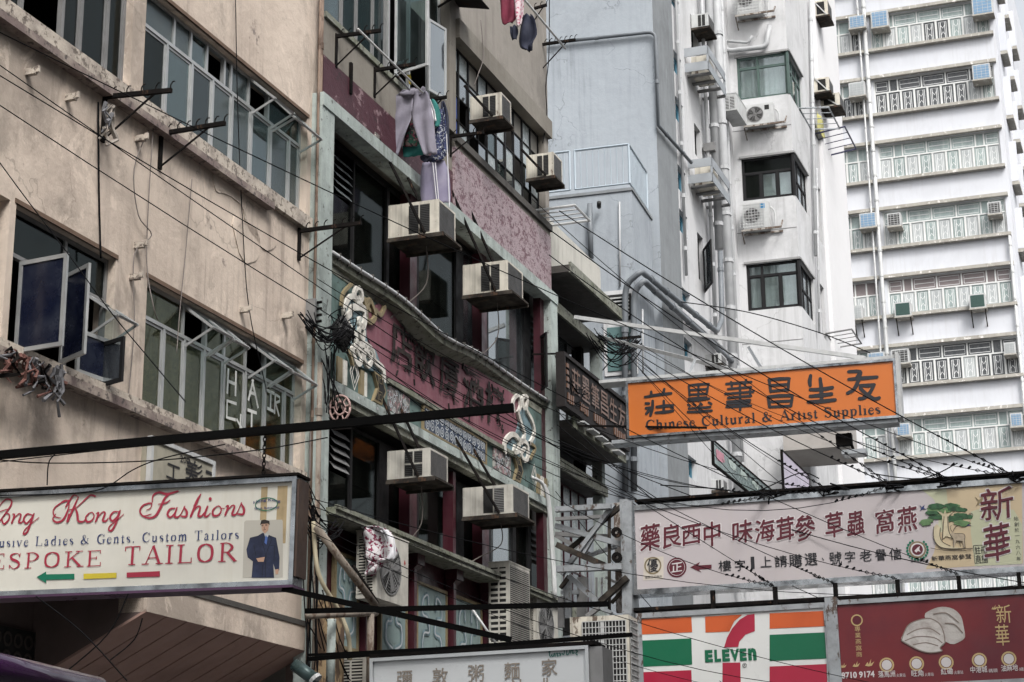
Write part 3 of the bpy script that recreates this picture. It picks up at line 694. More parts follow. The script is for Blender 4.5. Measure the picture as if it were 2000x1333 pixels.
# right bay: old steel window of small panes
def gridwin(parent, x0, x1, z0, z1, nc, nr, fm, gmats, y=.08, w=.035, thick=()):
    m = MB(); m.frame(x0, x1, z0, z1, w, y, y + .05)
    cx = [x0 + (x1 - x0) * i / nc for i in range(nc + 1)]; cz_ = [z0 + (z1 - z0) * i / nr for i in range(nr + 1)]
    for i in range(1, nc): t = w * (1.6 if i in thick else .7); m.box(cx[i] - t / 2, cx[i] + t / 2, y - .002, y + .048, z0 + w, z1 - w)
    for j in range(1, nr):
        for i in range(nc): m.box(cx[i] + w * .8, cx[i + 1] - w * .8, y + .002, y + .045, cz_[j] - w / 3, cz_[j] + w / 3)
    f = m.obj('window', fm, parent)
    for i in range(nc):
        for j in range(nr):
            g = gmats(i, j)
            if g: MB().box(cx[i] + w * .9, cx[i + 1] - w * .9, y + .022, y + .028, cz_[j] + w / 3, cz_[j + 1] - w / 3).obj('pane', g, f)
    return f
GWH = M('painted_pane', (.3, .34, .35), .25, var=.5, vs=3, dark=(.18, .2, .2, 1)); GWB = M('blue_sheet', (.03, .06, .22), .5, var=.4, vs=3)
def gm_(i, j):
    if i == 0 and j < 2: return GWB
    if j == 3: return GWH if (i * 7) % 5 < 3 else M('panel_grey', (.2, .19, .17), .8, var=.5, streak=.4)
    r_ = (i * 13 + j * 7 + 3) % 6
    return (GL_S, GWH, GL_A, GL_S, GWH, None)[r_] if (i, j) != (3, 1) else None
gridwin(bB, RW0, RW1, RZ0, RZ1, 10, 4, DARKFR, gm_, thick=(1, 2, 6, 8))
MB().box(RW0 + .5, RW0 + .9, .5, .53, RZ0, RZ1 - .6).obj('curtain', CURTW, bB)
# window storeys of the restaurant
def shopwin(z0, z1, spec, reds):
    x0, x1 = PX1 + .23, QX0 - .21
    y = .27
    xs = [s[0] for s in spec] ; 
    m = MB(); m.frame(x0, x1, z0, z1, .05, y, y + .07)
    cells = []
    for a, b, g in spec:
        xa = P(a[0], a[1], y)[0]; xb = P(b[0], b[1], y)[0]
        cells.append((xa, xb, g))
    for k in range(len(cells) - 1):
        a, b = cells[k][1], cells[k + 1][0]
        if b - a > .02: m.box(a, b, y - .02, y + .05, z0 + .051, z1 - .051)
    f = m.obj('window', DARKFR, bB)
    for xa, xb, g in cells:
        if g == 'louvre':
            l = MB()
            for i in range(5):
                zz = z1 - .75 + .6 * i / 5
                l.add([(xa + .03, y - .03, zz), (xb - .03, y - .03, zz), (xb - .03, y + .05, zz + .11), (xa + .03, y + .05, zz + .11)], [(0, 1, 2, 3)])
            l.obj('louvre', GWH if z0 > 9 else GREYFR, f); MB().box(xa, xb, y + .02, y + .03, z0 + .052, z1 - .8).obj('pane', GL_D, f)
        elif g: MB().box(xa, xb, y + .02, y + .03, z0 + .052, z1 - .052).obj('pane', g, f)
    for a, b, c, d in reds:
        xa = P(a, b, y - .2)[0]; xb = P(c, d, y - .2)[0]
        MB().box(xa, xb, y - .2, y - .022, z0, z1).obj('red_post', MAROON, bB)
shopwin(zt[2] + .06, zt[1], [((653, 400), (687, 430), 'louvre'), ((690, 430), (753, 470), GL_D), ((758, 480), (799, 510), GL_D), ((816, 540), (889, 580), GL_D), ((903, 600), (939, 620), GL_S), ((952, 640), (1023, 690), GL_S), ((1035, 700), (1058, 720), 'louvre')],
        [(801, 520, 814, 530), (941, 630, 951, 640)])
curtain(FA, bB, P(760, 490)[0], P(799, 510)[0], .42, zt[2], zt[1] - .3, CURT, .02)
curtain(FA, bB, P(905, 600)[0], P(938, 610)[0], .42, zt[2], zt[1] - .5, CURTW, .01)
leaf(bB, FA, P(1058, 740, 0)[0], .4, P(1058, 765)[1], P(1058, 660)[1], 1068, gm=GL_D, fm=DARKFR)
shopwin(zt[4] + .02, zt[3] - .31, [((648, 850), (682, 900), 'louvre'), ((686, 900), (738, 950), GL_D), ((757, 950), (799, 960), GL_D), ((816, 980), (889, 1020), GL_D), ((904, 1040), (940, 1050), GL_D), ((957, 1050), (1000, 1070), GL_S), ((1006, 1080), (1030, 1090), GL_D), ((1036, 1090), (1056, 1100), 'louvre')],
        [(800, 980, 814, 990), (942, 1050, 955, 1060), (885, 1000, 890, 1000)])
curtain(FA, bB, P(770, 1000)[0], P(785, 1010)[0], .42, zt[4], zt[3] - .9, CURTW, .02)
# ---------------- carved restaurant sign board between the storeys
sb = thing('carved_signboard', 'carved maroon restaurant signboard with white cloud scrolls and rusted black characters', 'sign', FA, (PX1 + .25, -.02, zt[3]))
def Q(L, s=5.127, ox=640, oy=520, y=-.1): return [FA.p(ox + a / s, oy + b / s, y) for a, b in L]
TEALB = M('teal_board', (.1, .155, .145), .8, var=.8, vs=2.5, dark=(.03, .045, .04, 1), streak=.4, spots=.36, scol=(.02, .02, .02, 1), bump=.3, bs=12)
FIELD = M('maroon_field', (.17, .062, .082), .65, var=.6, vs=1.6, dark=(.11, .036, .05, 1), streak=.6, sdark=(.28, .17, .18, 1), spots=.33, scol=(.06, .025, .03, 1), bump=.3, bs=9)
bx0, bx1 = PX1 + .24, QX0 - .22; bz0, bz1 = zt[3] + .02, zt[2] - .28
MB().box(bx0, bx1, -.02, .14, bz0, bz1).obj('board', TEALB, sb)
MB().box(bx0, bx1, -.03, .15, bz1 + .002, zt[2] - .16).obj('board_top', LICHEN, sb)
fz0 = bz0 + .5
fx0, fx1 = P(700, 620, -.05)[0], P(1025, 880, -.05)[0]
MB().prism([(P(745, 735)[0], fz0), (P(992, 890)[0], fz0), (fx1, fz0 + .3), (fx1, bz1), (P(735, 600)[0], bz1), (fx0, bz1 - .35), (fx0 + .15, fz0 + .55)], -.05, -.021).obj('maroon_field', FIELD, sb)
MB().box(P(752, 745)[0], P(1000, 895)[0], -.085, -.022, fz0 - .08, fz0).obj('rail', LICHEN, sb)
WSC = M('scroll_white', (.56, .545, .5), .8, var=.6, vs=6, dark=(.25, .23, .2, 1), spots=.35, scol=(.1, .09, .08, 1), bump=.3)
BLUESC = M('scroll_blue', (.16, .24, .27), .7, var=.9, vs=5, dark=(.04, .06, .06, 1))
GOLD = M('old_gold', (.2, .16, .09), .6, var=.7, vs=5)
def scroll(L, wd, mat, name='cloud_scroll', y=-.1, s=5.127, ox=640, oy=520, parent=None, th=.045):
    pts = catmull([FA.p(ox + a / s, oy + b / s, y) for a, b in L], 5)
    m = MB(); n = len(pts); ws = wd if isinstance(wd, (list, tuple)) else (wd, wd)
    for k, yy in enumerate((y,)):
        m.stroke(pts, wd, yy, sm=0)
    # sides
    pts2 = [(p[0], yy_, p[1]) for yy_ in (y + .0,) for p in pts]
    o = MB(); o.v = list(m.v); o.f = list(m.f); nv = len(o.v)
    o.v += [(a, b + th, c) for a, b, c in m.v]
    for i in range(n - 1):
        o.f += [(i, i + 1, nv + i + 1, nv + i), (n + i + 1, n + i, nv + n + i, nv + n + i + 1)]
    return o.obj(name, mat, parent or sb)
# backing blue fills
def blob(L, mat, y=-.06, s=5.127, ox=640, oy=520, name='cloud_panel'):
    q = catmull(Q(L, s, ox, oy, y), 3, True)[:-1]; return MB().prism(q, y, -.019).obj(name, mat, sb)
LC = [(175, 430), (230, 300), (300, 330), (390, 380), (385, 540), (400, 760), (490, 860), (560, 1130), (450, 1050), (300, 980), (230, 780), (160, 560)]
blob(LC, BLUESC)
W_ = (.05, .055, .06)
scroll([(190, 500), (175, 430), (215, 330), (260, 300), (300, 330)], 0.078, WSC)
scroll([(345, 385), (300, 350), (280, 270), (310, 215), (345, 250), (355, 330), (330, 340), (315, 300)], (0.065, 0.065, 0.065, 0.038), WSC)
scroll([(175, 520), (230, 480), (250, 420), (320, 410), (380, 440), (385, 530), (360, 610), (320, 560), (330, 520)], (0.091, 0.104, 0.104, 0.065), WSC)
scroll([(195, 530), (240, 620), (290, 690), (310, 780), (390, 790), (460, 860), (480, 950), (560, 1030), (575, 1140)], (0.078, 0.091, 0.104, 0.091), WSC)
scroll([(375, 330), (395, 420), (400, 530), (445, 560), (485, 510), (470, 430), (430, 340), (395, 350)], (0.078, 0.078, 0.065), GOLD)
scroll([(430, 345), (410, 400), (430, 450)], 0.065, GOLD)
scroll([(490, 440), (540, 490), (580, 410)], 0.065, GOLD)
scroll([(310, 780), (260, 830), (290, 950), (330, 980), (355, 900), (340, 830), (305, 850), (325, 890)], (0.078, 0.078, 0.065, 0.052), WSC)
scroll([(385, 810), (375, 930), (420, 1000), (460, 900), (440, 830), (405, 850), (430, 910)], (0.078, 0.078, 0.065, 0.052), WSC)
scroll([(340, 590), (325, 660), (360, 740), (375, 660)], 0.065, WSC)
scroll([(250, 180), (170, 270), (150, 400)], 0.046, GOLD)
scroll([(210, 840), (245, 920), (260, 990)], 0.046, GOLD)
RC_ = lambda L: [(a, b) for a, b in L]
s2 = dict(s=2.898, ox=640, oy=500)
blob([(1085, 800), (1130, 880), (1175, 990), (1170, 1080), (1120, 1160), (1050, 1110), (1010, 1080), (1060, 1010), (1080, 930)], BLUESC, -.06, 2.898, 640, 500)
scroll([(1060, 880), (1055, 820), (1085, 790), (1095, 850), (1080, 890)], 0.065, WSC, **s2)
scroll([(1110, 860), (1110, 800), (1135, 805), (1130, 870), (1160, 930), (1175, 1000), (1150, 1060)], 0.078, WSC, **s2)
scroll([(1080, 880), (1100, 950), (1120, 1010), (1100, 1060)], 0.078, WSC, **s2)
scroll([(1010, 1110), (1010, 1050), (1050, 1010), (1085, 1040), (1085, 1100), (1060, 1110), (1065, 1070)], (0.091, 0.091, 0.091, 0.052), WSC, **s2)
scroll([(1085, 1040), (1130, 1060), (1140, 1130), (1120, 1160), (1100, 1120), (1120, 1090)], (0.078, 0.078, 0.065), WSC, **s2)
scroll([(1150, 1060), (1180, 1090), (1150, 1150)], 0.052, GOLD, **s2)
# rusted characters
CH = M('rusted_character', (.008, .006, .006), .9, var=.7, vs=9, dark=(.03, .018, .014, 1), bump=.6)
FLD = 0
for s_, a, b, t, bt in (('店', 762, 806, 688, 770), ('飲', 806, 850, 700, 770), ('廈', 858, 897, 705, 790), ('酒', 904, 945, 735, 800), ('樓', 947, 985, 765, 830)):
    m = MB(); vs, fs = text_mesh(s_, .012)
    xa, zm_ = P(a, (t + bt) / 2, -.07); xb = P(b, (t + bt) / 2, -.07)[0]; zc = fz0 + .62
    pts = [(xa + u * (xb - xa) , zc - .36 + v * .72) for u, v in vs]
    for f in fs:
        if random.random() < .08: continue
        m.add([(pts[i][0], -.078, pts[i][1]) for i in f] , [tuple(range(len(f)))])
    m.obj('character', CH, sb)
    m = MB()
    for k in range(14):
        x = xa + random.random() * (xb - xa); z = zc - .45 + random.random() * .9; m.bar((x, -.06, z), (x + random.uniform(-.05, .05), -.06, z - random.uniform(.05, .16)), .022)
    m.obj('rust_scrap', CH, sb)['kind'] = 'stuff'
MB().prism([P(a, b, -.055) for a, b in ((758, 618), (763, 622), (764, 629), (757, 624))], -.055, -.045)
# pattern band under the field
cols = [('stripe', 650, 655, TEALB), ('stripe', 658, 668, GOLD), ('stripe', 671, 677, WSC), ('stripe', 703, 710, GOLD), ('stripe', 712, 716, WSC), ('stripe', 1050, 1055, GOLD), ('stripe', 1058, 1062, WSC), ('stripe', 1066, 1069, GOLD)]
for _, a, b, mt in cols:
    yy = 720 + (a - 650) * .62
    xa = P(a, yy, -.05)[0]; xb = P(b, yy, -.05)[0]
    MB().box(xa, xb, -.06, -.021, bz0 + .02, fz0 - (.12 if a < 1000 else .12)).obj('stripe', mt, sb)
def bandx(px): return P(px, 742 + (px - 690) * .6, -.05)[0]
for px in (690, 1042):        # diamonds
    x = bandx(px); m = MB()
    for k, s_ in enumerate((.22, .13)):
        q = [(x, bz0 + .26 + s_ * 1.1), (x + s_ * .7, bz0 + .26), (x, bz0 + .26 - s_ * 1.1), (x - s_ * .7, bz0 + .26), (x, bz0 + .26 + s_ * 1.1)]
        m.stroke(q, .03, -.07 - k * .002, sm=0)
    m.obj('diamond', WSC, sb)
def chevron(xc, sgn):
    for k, (o, mt, w_) in enumerate(((0, GOLD, .3), (.04, SLOT, .2))):
        m = MB(); a = w_ / 2
        m.prism([(xc - a, bz0 + .47 - o), (xc + a, bz0 + .47 - o), (xc + a + sgn * .15, bz0 + .25), (xc + a, bz0 + .02 + o), (xc - a, bz0 + .02 + o), (xc - a + sgn * .15, bz0 + .25)][::1], -.07 - k * .006, -.021)
        m.obj('chevron', mt, sb)
    m = MB(); y = -.082
    for zz, sl_ in ((.30, 1), (.05, -1)):
        for d in (0,):
            X0, X1 = xc - .07 + sgn * .05, xc + .07 + sgn * .05; Z0, Z1 = bz0 + zz, bz0 + zz + .15
            m.stroke([(X0, Z0), (X0, Z1), (X1, Z1), (X1, Z0 + .03), (X0 + .05, Z0 + .03), (X0 + .05, Z1 - .045), (X1 - .045, Z1 - .045)], .016, y, sm=0)
    m.obj('key_pattern', GOLD, sb)
chevron(bandx(736), 1); chevron(bandx(1009), 1)
LEAFP = leafy('carved_pink_leaf', [(.12, .1, .1, 1), (.28, .16, .17, 1), (.3, .3, .28, 1), (.05, .06, .06, 1)], 9)
SPIR = M('spiral_pale', (.42, .45, .47), .7, var=.5, vs=8); SPB = M('spiral_blue', (.03, .05, .09), .7, var=.5, vs=6)
MB().box(bandx(760), bandx(800), -.05, -.021, bz0 + .03, fz0 - .1).obj('carved_panel', LEAFP, sb)
MB().box(bandx(965), bandx(998), -.05, -.021, bz0 + .03, fz0 - .1).obj('carved_panel', LEAFP, sb)
MB().box(bandx(828), bandx(948), -.05, -.021, bz0 + .03, fz0 - .1).obj('spiral_panel', SPB, sb)
m = MB(); xa, xb = bandx(830), bandx(946); n = 13
for i in range(n):
    for j in range(2):
        cx = xa + (xb - xa) * (i + .5) / n; cz_ = bz0 + .12 + .19 * j + .03 * (i % 2); cw = (xb - xa) / n
        pts = [(cx + cw * .48 * (1 - t / 14) * math.cos(t * .95 + i), cz_ + .1 * (1 - t / 14) * math.sin(t * .95 + i)) for t in range(13)]
        m.stroke(pts, .022, -.056 - (i + j) % 3 * .001, sm=2)
m.obj('spiral_carving', SPIR, sb)['kind'] = 'stuff'
m = MB(); m.frame(bandx(826), bandx(950), bz0 + .01, fz0 - .09, .03, -.065, -.02); m.obj('panel_frame', GOLD, sb)
def vine(x0, x1, z0, z1, n, y):
    m = MB()
    for i in range(n):
        cx, cz_ = random.uniform(x0, x1), random.uniform(z0, z1); a = random.random() * 6; s_ = random.choice((-1, 1))
        m.stroke([(cx + .07 * (1 - t / 9) * math.cos(a + s_ * t * .7), cz_ + .07 * (1 - t / 9) * math.sin(a + s_ * t * .7)) for t in range(8)], .014, y - .0007 * (i % 8), sm=2)
    return m
vine(bandx(762), bandx(798), bz0 + .06, fz0 - .14, 16, -.053).obj('leaf_carving', SPIR, sb)['kind'] = 'stuff'
vine(bandx(967), bandx(996), bz0 + .06, fz0 - .14, 14, -.053).obj('leaf_carving', SPIR, sb)['kind'] = 'stuff'
# ---------------- lower panels under the second ledge
PALEB = M('pale_blue_panel', (.2, .265, .26), .7, var=.5, vs=3, dark=(.12, .15, .15, 1), streak=.3, spots=.33, scol=(.06, .06, .05, 1))
OCH = M('ochre_board', (.16, .085, .05), .75, var=.7, vs=3, dark=(.06, .025, .02, 1), streak=.4)
lx0 = PX1 + .23; lz_ = zt[4] - .42
MB().box(lx0, QX0 - .21, .1, .2, 2, zt[4] - .1).obj('lower_wall', MAROON, bB)
MB().box(lx0, QX0 - .21, .06, .098, zt[5] - .05, zt[5] + .35).obj('ochre_band', OCH, bB)
def lp(px, py): return P(px, py, .05)[0]
spans = [(655, 697), (745, 792), (815, 870), (888, 938)]
for a, b in spans:
    xa, xb = lp(a, 1150), lp(b, 1160); z0_, z1_ = zt[5] + .45, zt[4] - .5
    MB().box(xa, xb, .05, .098, z0_, z1_).obj('panel', PALEB, bB)
    MB().frame(xa - .05, xb + .05, z0_ - .05, z1_ + .05, .05, .03, .09).obj('panel_frame', GOLD, bB)
    for mx in (-1, 1):
        c = (xa + xb) / 2
        L = [(c + mx * .06, z0_ + .15), (c + mx * .3, z0_ + .25), (c + mx * .28, z0_ + .5), (c + mx * .1, z0_ + .55), (c + mx * .15, z0_ + .75), (c + mx * .32, z0_ + .8), (c + mx * .3, z1_ - .2), (c + mx * .15, z1_ - .12), (c + mx * .12, z1_ - .3)]
        sc_ = (xb - xa) / .95; L = [(c + (p - c) * sc_, z) for p, z in L]
        MB().stroke(L, (.09, .11, .09), .04, sm=5).obj('scroll_carving', BLUESC, bB); MB().stroke(L, .03, .036, sm=5).obj('scroll_line', SPIR, bB)
    MB().box(xb + .1, xb + .2, -.05, .09, zt[5], zt[4] - .25).obj('half_column', MAROON, bB)
    m = MB(); m.box(xb + .22, xb + .28, .0, .09, z0_ + .1, z1_ + .1); m.obj('carved_strip', leafy('carved_grey', [(.05, .05, .05, 1), (.3, .3, .28, 1)], 30), bB)
    for zz in (.0,):
        m = MB(); m.box(xb + .06, xb + .34, -.12, .08, zt[4] - .26, zt[4] - .1); m.prismx([(.08, zt[4] - .26), (-.1, zt[4] - .27), (.08, zt[4] - .45)], xb + .08, xb + .3); m.obj('corbel', MAROON, bB)
z0_, z1_ = zt[5] - .75, zt[5] - .1
MB().box(lx0, QX0 - .21, .05, .09, z0_, z1_).obj('carved_band', LEAFP, bB)
vine(lx0, lp(860, 1240), z0_, z1_, 60, .045).obj('leaf_carving', SPIR, bB)['kind'] = 'stuff'
for px in (690, 700, 806, 815, 824):
    x = lp(px, 1240 + (px - 745) * .2); MB().box(x - .05, x + .04, .02, .05, z0_, z1_).obj('stripe', (WSC, GOLD, TEALB)[px % 3], bB)
# ================================================================ air conditioners on B
ac_unit('cream box air conditioner directly below the hanging trousers and towel', FA, 758, 402, 467, 855, 460, 888, CREAM, 0, stay=(-.4, 1.5), tube=1.2, arms=True)
ac_unit('cream box air conditioner with three vent strips, under the peeled pink wall', FA, 904, 519, 578, 990, 571, 1020, CREAM, 0, stay=(-.5, 1.7), tube=1.2)
ac_unit('grey box air conditioner with four-part vent grille under the carved signboard', FA, 756, 882, 938, 838, 933, 873, CREAM2, 2, stay=(-.35, 1.3), tube=1.1)
ac_unit('cream box air conditioner with fine louvres under the right half of the carved signboard', FA, 904, 954, 1010, 1000, 1004, 1032, CREAM2, 1, stay=(-.45, 1.3), tube=.7)
ac_unit('stained air conditioner on a rusty tray in the steel grid window beside the hanging laundry', FA, 918, 190, 236, 978, 228, 997, CREAM, 0, stay=(-.25, .55), trayx=.05)
ac_unit('stained air conditioner at the far corner of the steel grid window', FA, 1028, 305, 350, 1080, 345, 1097, CREAM, 0, stay=(-.25, .5), trayx=.05)
# condenser units
def fan_disc(o, cx, y, cz, r, mat_ring=GREYFR, guard=8, blades=True, frx=1.0):
    MB().disc((cx, y - .002, cz), r, 'y', 24).obj('fan_opening', SLOT, o)
    m = MB(); m.disc((cx, y - .012, cz), r, 'y', 24, r - .02, .01)
    for k in range(2, guard): m.disc((cx, y - .010, cz), r * k / guard, 'y', 24, r * k / guard - .006, .006)
    for k in range(6):
        a = k * math.pi / 6; m.bar((cx - math.cos(a) * r, y - .014, cz - math.sin(a) * r), (cx + math.cos(a) * r, y - .014, cz + math.sin(a) * r), .006)
    m.obj('fan_guard', mat_ring, o)
    b = MB()
    for k in range(4):
        a = k * math.pi / 2 + .4
        q = [(cx + r * t * math.cos(a + w_), cz + r * t * math.sin(a + w_)) for t, w_ in ((.18, -.5), (.55, -.45), (.85, -.25), (.88, .25), (.55, .2), (.18, .4))]
        b.prism(q, y - .006, y - .003)
    b.disc((cx, y - .009, cz), r * .2, 'y', 14); b.obj('fan', GREYFR, o)
def condenser(label, fr, x0, x1, y0, y1, z0, z1, body=CREAM2, fan='y', nslat=22, grid=False, group='outdoor condenser units', fans=1, cage=False):
    o = thing('condenser_unit', label, 'air conditioner', fr, (x0, y1, z0), group)
    m = MB(); m.box(x0, x1, y0, y1, z0, z1); m.box(x0 - .01, x1 + .01, y0 - .01, y1 + .01, z1 + .001, z1 + .02); m.obj('casing', body, o)
    # near side (x0): slats
    v = MB(); v.box(x0 - .004, x0 - .001, y0 + .06, y1 - .04, z0 + .06, z1 - .08); v.obj('vent', SLOT, o)
    s = MB(); slats(s, y0 + .05, y1 - .03, x0 - .014, z0 + .06, z1 - .08, nslat, .01, 'y'); s.box(x0 - .016, x0 - .004, (y0 + y1) / 2 - .012, (y0 + y1) / 2 + .012, z0 + .04, z1 - .05); s.obj('louvre', body, o)
    if fan:
        for k in range(fans):
            hz = (z1 - z0) / fans; r = min((x1 - x0) * .36, hz * .4)
            fan_disc(o, x0 + (x1 - x0) * .42, y0, z0 + hz * (k + .5), r)
    if grid:
        g = MB(); g.box(x0 + .04, x1 - .04, y0 - .004, y0 - .001, z0 + .05, z1 - .05); g.obj('coil', GRILL, o)
        g = MB(); slats(g, x0 + .04, x1 - .04, y0 - .012, z0 + .05, z1 - .05, 40, .006, 'x', .008); g.obj('louvre', body, o)
    return o
def from_px(L, T, B, m_px, m_py, r_px, yb):
    xh, z0 = FA.p(L, B, yb); _, z1 = FA.p(L, T, yb); yo, _ = FA.q(m_px, m_py, xh); x1 = FA.p(r_px, m_py, yo)[0]
    return xh, x1, yo, yb, z0, z1
acA = from_px(695, 1038, 1170, 735, 1172, 797, -.1)
c1_ = condenser('tall cream condenser unit with a round fan and a towel hung over its corner', FA, *acA, nslat=20)
LOGO = M('logo_red', (.3, .03, .03), .5)
MB().prism([(acA[1] - .13 + dx, acA[5] - .32 + dz) for dx, dz in ((-.03, 0), (0, .05), (.03, 0), (0, -.03))], acA[2] - .004, acA[2] - .001).obj('logo', LOGO, c1_)
a2 = from_px(955, 1101, 1270, 996, 1275, 1036, -.1)
condenser('narrow tall condenser stack with wire mesh beside the light window pane', FA, *a2, fan=None, grid=True, nslat=14)
a3 = from_px(1036, 1160, 1275, 1050, 1278, 1091, -.1)
condenser('low cream condenser with a slim fan under white hoses by the mint post', FA, *a3, nslat=20)
m = MB()
for k, dx in enumerate((0, .09)):
    pts = [FA.P(*p) for p in ((a3[1] - .55 + dx, -.35, a3[5] + .0), (a3[1] - .5 + dx, -.3, a3[5] + .8), (a3[1] - .62 + dx, -.25, a3[5] + 1.9), (a3[1] - .95 + dx, -.1, a3[5] + 2.1))]
    h = MB().tube([FA.I @ p for p in catmull([tuple(p) for p in pts], 5) and [Vector(q) for q in catmull([tuple(p) for p in pts], 5)]], .03, 8)
    tag(h.obj('hose', WHITEM, None, FA, True), ('white' if k else 'inner') + ' bent hose rising from the low condenser beside the mint post', 'hose', 'condenser hoses')
# ================================================================ C: low house with deep balconies
bC = thing('balcony_house', 'low dark house with deep concrete balconies between the restaurant and the grey block', 'building', FA, (34, 0, 0))
CX0, CX1 = QX1 + .01, 35.75
PARAP = M('ribbed_parapet', (.47, .46, .42), .9, var=.4, vs=2, streak=.8, sdark=(.25, .24, .22, 1), bump=.3)
m = MB(); n = 40
for i in range(n):
    a = CX0 + (CX1 - CX0) * i / n; b = CX0 + (CX1 - CX0) * (i + 1) / n; m.box(a, b - .012, -.012, .0, 13.12, 14.02)
m.obj('parapet_rib', PARAP, bC)['kind'] = 'stuff'
MB().box(CX0, CX1, .001, .2, 13.1, 14.07).obj('parapet', PARAP, bC)
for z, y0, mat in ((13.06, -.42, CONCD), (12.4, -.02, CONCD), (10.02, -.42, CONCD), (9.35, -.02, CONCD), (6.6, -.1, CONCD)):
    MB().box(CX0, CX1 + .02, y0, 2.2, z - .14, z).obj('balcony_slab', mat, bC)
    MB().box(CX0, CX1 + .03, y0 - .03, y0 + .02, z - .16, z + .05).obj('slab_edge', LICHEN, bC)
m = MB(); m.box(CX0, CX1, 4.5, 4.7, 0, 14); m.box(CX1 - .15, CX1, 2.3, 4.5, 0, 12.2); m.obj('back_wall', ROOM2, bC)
MB().box(CX1 - .22, CX1 - .02, -.01, .2, 9.36, 12.25).obj('corner_post', MINT, bC)
MB().box(CX1 - .5, CX1 - .3, .3, .5, 9.36, 12.25).obj('corner_post', BLACKST, bC)
MB().box(CX1 - .22, CX1 - .02, -.01, .2, 2.0, 9.2).obj('corner_post', MINT, bC)
# see-through windows on the gable end: a pale panel behind them stands in for daylight
gridwin(bC, CX0 + .05, CX1 - .55, 10.1, 12.2, 5, 3, DARKFR, lambda i, j: GL_S if (i + j) % 3 else None, y=.4)
gridwin(bC, CX0 + .05, CX1 - .3, 6.7, 9.15, 6, 3, MAROON, lambda i, j: GWH if (i + j) % 4 else None, y=.3)
MB().box(CX0, CX1, 2.2, 2.3, 6.7, 12).obj('painted_daylight', M('painted_daylight', (.55, .57, .6), .9), bC)  # added panel, its pale colour imitates daylight seen through the windows
# dark carved name board hanging off the balcony
by = -.5
nx0 = FA.p(1100, 740, by)[0]; nx1 = 35.72
nz1 = FA.p(1225, 790, by)[1]; nz0 = nz1 - .98
nb_ = thing('hanging_name_board', 'dark wooden name board with raised copper characters hung along the balcony', 'sign', FA, (nx0, by, nz0))
WOODD = M('dark_wood', (.008, .005, .005), .75, var=.5, vs=4, streak=.3)
MB().box(nx0, nx1, by, by + .12, nz0, nz1).obj('board', WOODD, nb_)
MB().frame(nx0 - .03, nx1 + .03, nz0 - .03, nz1 + .03, .07, by - .04, by + .13).obj('frame', WOODD, nb_)
COP = M('copper_letter', (.16, .085, .055), .4, .3, var=.6, vs=10)
for i, s_ in enumerate('莊墨筆昌生友'):
    w_ = (nx1 - nx0 - .5) / 6; x0 = nx0 + .42 + i * w_
    m = MB(); put_text(m, s_, x0 + .04, x0 + w_ - .06, nz0 + .36, nz1 - .14, by - .02, .015); m.obj('character', COP, nb_)
for i, (a_, n_) in enumerate(((.1, 3), (.85, 4), (1.7, 6), (3.0, 6))):      # worn raised letters, too worn to read
    m = MB()
    for k in range(n_): x0 = nx0 + .12 + a_ + k * .13; m.box(x0, x0 + .07, by - .025, by - .001, nz0 + .1 + random.uniform(0, .03), nz0 + .3 - random.uniform(0, .04))
    m.obj('worn_lettering', COP, nb_)['kind'] = 'stuff'
m = MB()
for k in range(4): m.box(nx0 + .16, nx0 + .28, by - .025, by - .001, nz1 - .22 - k * .13, nz1 - .14 - k * .13)
m.obj('worn_lettering', COP, nb_)['kind'] = 'stuff'
for x in (nx0 + .02, nx1 - .1): MB().bar((x, by, nz1), (x, .1, nz1 + .05), .03).obj('hanger', BLACKST, nb_)
m = MB()
for i in range(5):
    x = nx0 + .9 + i * .55; m.box(x, x + .42, by - .1, by + .15, nz0 - .13 - .02 * i, nz0 - .1 - .02 * i)
m.obj('broken_tin_strip', WHITEM, nb_)['kind'] = 'stuff'
# ================================================================ D: blue-grey block; E: white tenement
A2 = R(-16.4)
def cf(x, y=0.0, a=16.4):     # frame square to the street whose origin is the facade point x
    return Frame(FA.P(x, y, 0), R(-a))
XD = P(1287, 400)[0]; XT = P(1240, 600)[0]
FD = cf(XD)                    # local x to the right (street), origin at the corner
bD = thing('grey_block', 'tall blank blue-grey rendered block with a drain pipe bent across it', 'building', FD, (0, 0, 0))
MB().box(-12, 0, 0, 3.0, 0, 30).obj('end_wall', BLUEGREY, bD)
# side wall towards the street and on into the white part
XE = P(1437, 400)[0]
bDs = XD + .02
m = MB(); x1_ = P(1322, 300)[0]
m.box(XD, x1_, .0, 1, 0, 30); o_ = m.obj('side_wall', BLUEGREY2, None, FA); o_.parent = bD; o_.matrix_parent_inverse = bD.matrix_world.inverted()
# white part with teal windows
bE = thing('white_tenement', 'white rendered tenement with corner bay windows, pipes and teal side windows', 'building', FA, (46, 0, 0))
holes = []
tw = [(1319, 1328, 0, 28), (1316, 1330, 104, 152), (1318, 1332, 192, 243), (1323, 1338, 325, 380), (1325, 1340, 410, 460), (1328, 1341, 560, 595), (1329, 1345, 655, 700), (1337, 1354, 885, 935), (1330, 1345, 745, 800)]
xx0, xx1 = P(1326, 400)[0], P(1341, 400)[0]
for a, b, t, bo in tw:
    zb_ = P((a + b) / 2, (t + bo) / 2)[1]; hgt = P(a, t)[1] - P(a, bo)[1]
    holes.append((xx0, xx1, zb_ - hgt * .42, zb_ + hgt * .42))
XW = P(1398, 400)[0]
sh = [(P(1357, 280)[0], P(1369, 290)[0], P(1357, 300)[1], P(1357, 242)[1]), (P(1364, 520)[0], P(1375, 520)[0], P(1365, 545)[1], P(1364, 456)[1]), (P(1350, 80)[0], P(1362, 80)[0], P(1350, 95)[1], P(1350, 30)[1])]
